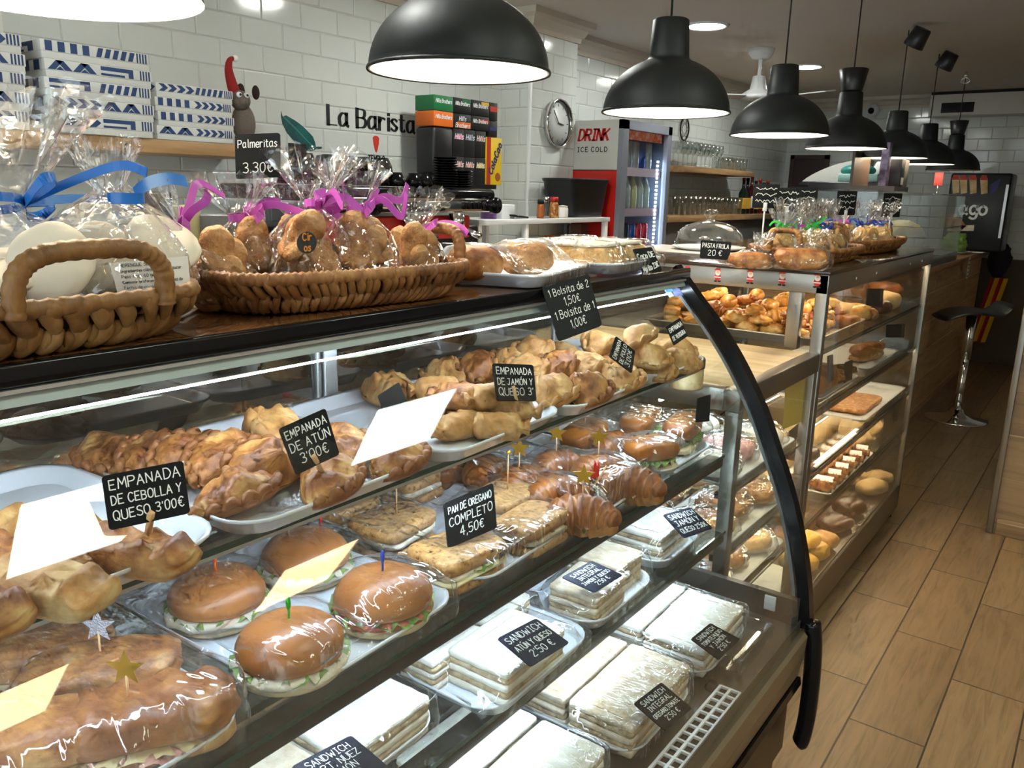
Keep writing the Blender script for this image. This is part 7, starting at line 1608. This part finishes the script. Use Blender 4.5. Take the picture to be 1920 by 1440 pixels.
for i in range(6):
    for x in (-2.72, -2.80):
        o = bpy.data.objects.new('tumbler', tbm); COL.objects.link(o); o.location = (x, 6.52+.082*i, 1.6605); tag(o, 'small tumbler at the far end of the upper wooden shelf', 'glass', 'tumblers on the upper shelf')
for i in range(13):
    for x in (-2.70, -2.79):
        o = bpy.data.objects.new('beer_glass', hgm); COL.objects.link(o); o.location = (x, 5.74+.092*i, 1.3005); tag(o, 'tall beer glass on the back bar cabinet', 'glass', 'beer glasses on the back bar')
for i, (y, c, h) in enumerate(((6.98, '14261c', .30), (7.07, '2a1014', .30), (7.17, '3a1216', .33), (7.27, '181412', .28), (7.37, '6a1a1a', .30), (7.47, '101418', .27), (7.57, '201a30', .29))):
    t = thing('liquor_bottle', ('dark green', 'wine red', 'tall red', 'black', 'bright red', 'dark blue', 'violet')[i]+' liquor bottle on the back bar cabinet', 'bottle', (-2.72, y, 1.3005)); obj('bottle', MB().lathe([(0, 0), (.036, 0), (.038, .01), (.038, h*.58), (.014, h*.74), (.013, h*.97), (0, h*.97)], 18), pbr('liq_%d' % i, hexc(c), .12), t); obj('cap', MB().lathe([(0, h*.97), (.015, h*.95), (.015, h*1.02), (0, h*1.03)], 14), 'black_matte' if i % 2 else 'pk_red', t); obj('bottle_label', MB().lathe([(.0386, h*.15), (.0390, h*.16), (.0390, h*.45), (.0386, h*.46)], 18), 'paper_white' if i in (2, 5) else 'pk_gold', t)
t = thing('scale', 'small white kitchen scale at the far end of the back bar', 'scale', (-2.75, 7.85, 1.3005)); obj('base', MB().box((-.08, -.10, 0), (.08, .10, .05), bev=.01), 'white_plastic', t); obj('pan', MB().box((-.09, -.12, .055), (.09, .12, .062), bev=.002), 'chrome', t); obj('pillar', MB().cyl((0, 0, .04), (0, 0, .058), .03), 'chrome', t)

# ---------------------------------------------------------------- bar, glass chiller, far end
BX = -.985
br = thing('bar_counter', 'long bar counter clad in brown planks with a wooden top', 'counter', (0, 0, 0)); obj('body', MB().box((-1.47, YF+.03, .001), (BX, 8.25, 1.0)), 'bar_plank', br); obj('top', MB().box((-1.48, YF+.015, 1.0), (BX+.045, 8.30, 1.04), bev=.004), 'wood_bar', br)
t = thing('price_strip', 'white printed strip hanging on the front of the bar', 'strip', (BX+.047, 7.17, 1.036)); obj('paper', MB().box((0, -.04, -.17), (.001, .05, 0)), 'paper_white', t); obj('print_pattern', ribbon(MB(), [[(-.02, -.03-.03*k), (.03, -.03-.03*k)] for k in range(5)], .010, lambda x, y: (.0016, x, y)), 'ink', t)
ch_ = thing('glass_chiller', 'long glass-sided chiller cabinet standing on the bar', 'display case', (0, 0, 0)); cx0, cx1, cy0, cy1, cz = -1.42, -.955, 4.12, 6.66, 1.485
obj('base', MB().box((cx0, cy0, 1.0405), (cx1, cy1, 1.10), bev=.003), 'steel_x', ch_)
obj('front_glass', MB().box((cx1-.006, cy0, 1.10), (cx1, cy1, cz)), 'glass', ch_); obj('end_glass', MB().box((cx0, cy0, 1.10), (cx1-.006, cy0+.006, cz)), 'glass', ch_); obj('end_glass', MB().box((cx0, cy1-.006, 1.10), (cx1-.006, cy1, cz)), 'glass', ch_)
obj('top', MB().box((cx0, cy0, cz), (cx1, cy1, cz+.008), bev=.002), 'glass', ch_); obj('rear_wall', MB().box((cx0-.006, cy0, 1.10), (cx0, cy1, cz)), pbr('chill_grey', hexc('3a4048'), .35), ch_)
for y in (4.12, 5.3, 6.64): obj('post', MB().box((cx0, y, 1.10), (cx0+.02, y+.02, cz)), 'alu', ch_)

solo('salad_tray', m_loaf(.25, .6, .22, 300, amp=.12, px=.7), pbr('salad', hexc('8a7a40'), .6, cols=((.3, hexc('5a4a20')), (.5, hexc('a08a4a')), (.7, hexc('7a9a4a'))), noise_scale=30), 'mound of mixed green and brown food in the glass chiller', 'food', (-1.17, 5.75, 1.101))
# display block with bottle on the chiller
t = thing('bottle_display', 'dark open display block with boxes on top of the glass chiller', 'display', (-1.20, 5.05, cz+.0085)); obj('base', MB().box((-.10, -.13, 0), (.14, .22, .03)), 'panel_brown', t); obj('back', MB().box((-.10, -.13, .03), (-.085, .22, .22)), 'panel_brown', t)
solo('poster_box', MB().box((-.02, -.02, 0), (.02, .05, .235), bev=.002), pbr('lilac_dark', hexc('7a6488'), .5, cols=((.35, hexc('4a3050')), (.6, hexc('a898b8'))), noise_scale=18), 'tall purple box in the dark display block', 'box', (-1.14, 4.99, cz+.039))
t = thing('gift_box', 'black and white wine gift box in the dark display block', 'box', (-1.10, 5.13, cz+.039)); obj('carton', MB().box((-.04, -.05, 0), (.03, .04, .15), bev=.002), 'pk_black', t); obj('gift_label', MB().box((.03, -.03, .01), (.0306, .03, .05)), 'paper_white', t)
solo('gift_box', MB().box((-.04, -.04, 0), (.03, .05, .15), bev=.002), 'counter_grey', 'grey box beside the black gift box on the chiller', 'box', (-1.10, 5.22, cz+.039))
# bread slicer hood with crates
t = thing('hooded_machine', 'white arched machine hood behind the glass chiller', 'machine', (-1.95, 7.0, 0)); arc_ = [(-.24+.48*k/14, 1.58+.17*sin(pi*.5*(k/14))**.8) for k in range(15)]
obj('hood', MB().prism(arc_+[(.24, 1.58)], -.12, .12, axis=1), 'fridge_white', t); obj('body', MB().box((-.10, -.42, .90), (.42, .15, 1.575), bev=.01), 'black_satin', t); obj('stand', MB().box((-.15, -.43, .001), (.45, .18, .8995)), 'counter_grey', t); obj('band', MB().box((-.26, -.13, 1.555), (.06, .13, 1.58)), 'black_matte', t)
t = thing('crate', 'pale teal plastic crate on the dark machine', 'crate', (-1.70, 6.72, 1.5755)); obj('tub', MB().box((-.14, -.10, 0), (.15, .10, .06), bev=.006), pbr('teal_pale', hexc('8fb8b0'), .4), t); obj('lid', MB().ball((-.02, 0, .085), (.13, .09, .05), 20, 12), pbr('teal', hexc('2a7a74'), .4), t)
solo('paper_bag', MB().ball((0, 0, .085), (.06, .05, .075), 18, 12, fn=lambda d: 1+.25*fbm((d[0]*3, d[1]*3, d[2]*3))), 'paper_white', 'crumpled white paper bag by the teal crate', 'bag', (-1.60, 6.90, 1.5755), 0)
# vending-style black machine with food prints
t = thing('snack_machine', 'black snack machine with food pictures at the far end of the bar', 'machine', (-1.01, 7.85, 1.0405)); obj('cabinet', MB().box((-.25, -.0, 0), (.20, .36, .64), bev=.02), 'black_satin', t); obj('side_trim', MB().box((.165, -.004, .12), (.185, .0, .55)), 'alu', t)
s, wd = text_strokes('ago', .105, 0, space=.9); kx = .20/wd; obj('lettering', ribbon(MB(), [[(-.150+a*kx, .305+b) for a, b in st] for st in s], .019, lambda x, y: (x, -.0015, y)), 'chalk', t)
for i, x in enumerate((-.21, -.15, -.08, .0)):
    q = obj('cone_print', MB().prism([(x-.03, .60-.012*i*0), (x+.025, .60), (x+.04, .48), (x-.005, .47)], -.002, -.0005, axis=1), 'dough_pale', t); obj('cone_top', MB().prism([(x-.03, .585), (x-.02, .625), (x+.015, .625), (x+.027, .585)], -.003, -.002, axis=1), 'pk_red', q)
obj('food_print', MB().prism([(-.22, .30), (-.17, .31), (-.08, .21), (-.10, .18), (-.22, .18)], -.002, -.0005, axis=1), 'almond', t); obj('wrap_print', MB().prism([(-.22, .20), (-.02, .22), (-.02, .17), (-.22, .16)], -.002, -.0005, axis=1), 'chicken', t)
obj('blue_print', MB().prism([(.05, .55), (.12, .60), (.10, .50), (.06, .47)], -.002, -.0005, axis=1), 'pk_navy', t)
solo('price_tag', MB().box((-.03, -.002, 0), (.03, .002, .11)), 'pk_red', 'red price tag on a stem above the glass chiller', 'tag', (-.98, 6.3, cz+.009+.02)) if False else None
t = thing('price_card', 'red price tag on a stem above the far end of the glass chiller', 'price card', (-1.10, 6.4, cz+.0085)); obj('board', MB().box((-.028, -.002, .06), (.028, .002, .15), bev=.001), pbr('tag_red', hexc('7a1c14'), .6), t); obj('stand', MB().cyl((0, 0, 0), (0, 0, .07), .003, n=6).box((-.02, -.02, 0), (.02, .02, .004)), 'chrome', t)
t = thing('lettuce_plate', 'plate with a green lettuce bundle on the bar past the chiller', 'plate', (-1.10, 7.45, 1.0405)); obj('plate', MB().lathe([(0, 0), (.09, .0), (.13, .015), (.09, .006), (0, .006)], 28), 'white_plastic', t); obj('lettuce', MB().ball((0, 0, .075), (.09, .09, .085), 26, 18, fn=lambda d: 1+.30*fbm((d[0]*3, d[1]*3, d[2]*3))), 'lettuce', t)
solo('napkin', MB().box((-.07, -.05, 0), (.07, .05, .004)), 'paper_white', 'white napkin lying at the far end of the bar', 'napkin', (-.99, 7.75, 1.0405))
# bar stool
t = thing('bar_stool', 'black bar stool on a chrome pedestal before the bar', 'stool', (-.735, 6.10, 0)); 
obj('base', MB().lathe([(0, .0), (.195, 0), (.198, .006), (.19, .012), (.10, .022), (.05, .045), (.035, .075), (0, .08)], 40), 'chrome', t); obj('column', MB().cyl((0, 0, .07), (0, 0, .42), .025).cyl((0, 0, .42), (0, 0, .715), .032), 'chrome', t)
rows = []
for i in range(17):
    u = -1+2*i/16; y = u*.20; zc = .735+.012*cos(u*3)+ (.075*max(0, (u-.55)/.45)**1.6)-(.028*max(0, (-u-.55)/.45)**1.5); w = .165*(1-.18*u*u); rows.append([(cos(a)*w, y, zc+.020*sin(a)*(1-.25*abs(u))) for a in [2*pi*k/20 for k in range(20)]])
o = obj('seat', MB().grid(rows, closed_v=True, cap0=True, cap1=True), 'black_satin', t); o.rotation_euler = (0, 0, radians(-58))
# flag and jacket
def cloth(name, lab, cat, x0, x1, z0, z1, y, cols, seed, waves=4, tilt=0.0):
    n = 28; rows = []
    for j in range(13):
        v = j/12; rows.append([(x0+(x1-x0)*i/n+tilt*(1-v)*(-1), y+.02*sin(waves*pi*i/n+seed)*(1.2-v*.5), z0+(z1-z0)*v) for i in range(n+1)])
    mb = MB(); fl_ = [[(p[0], p[1]+.003, p[2]) for p in r] for r in rows]; mb.grid(rows); mb.grid(fl_)
    mb2 = MB(); mb2.v = mb.v; mb2.f = mb.f; mb2.sm = mb.sm; per = max(1, n//max(1, len(cols))); mb2.m = [min(len(cols)-1, (k % n)*len(cols)//n) for k in range(len(mb.f))]
    return solo(name, mb2, cols, lab, cat)
pbr('flag_yellow', hexc('d8a020'), .8); pbr('flag_red', hexc('b02018'), .8)
cloth('striped_flag', 'yellow and red striped flag hanging at the end of the bar', 'flag', -.90, -.765, .22, .80, 8.30, ['flag_red', 'flag_yellow', 'flag_red', 'flag_yellow'], 1, tilt=.10)
solo('jacket', MB().ball((0, 0, 0), (.09, .06, .15), 24, 18, fn=lambda d: 1+.22*fbm((d[0]*2, d[1]*2, d[2]*3))), pbr('jacket_dark', hexc('16121e'), .9), 'dark jacket hanging at the end of the bar', 'jacket', (-.86, 8.37, .95))
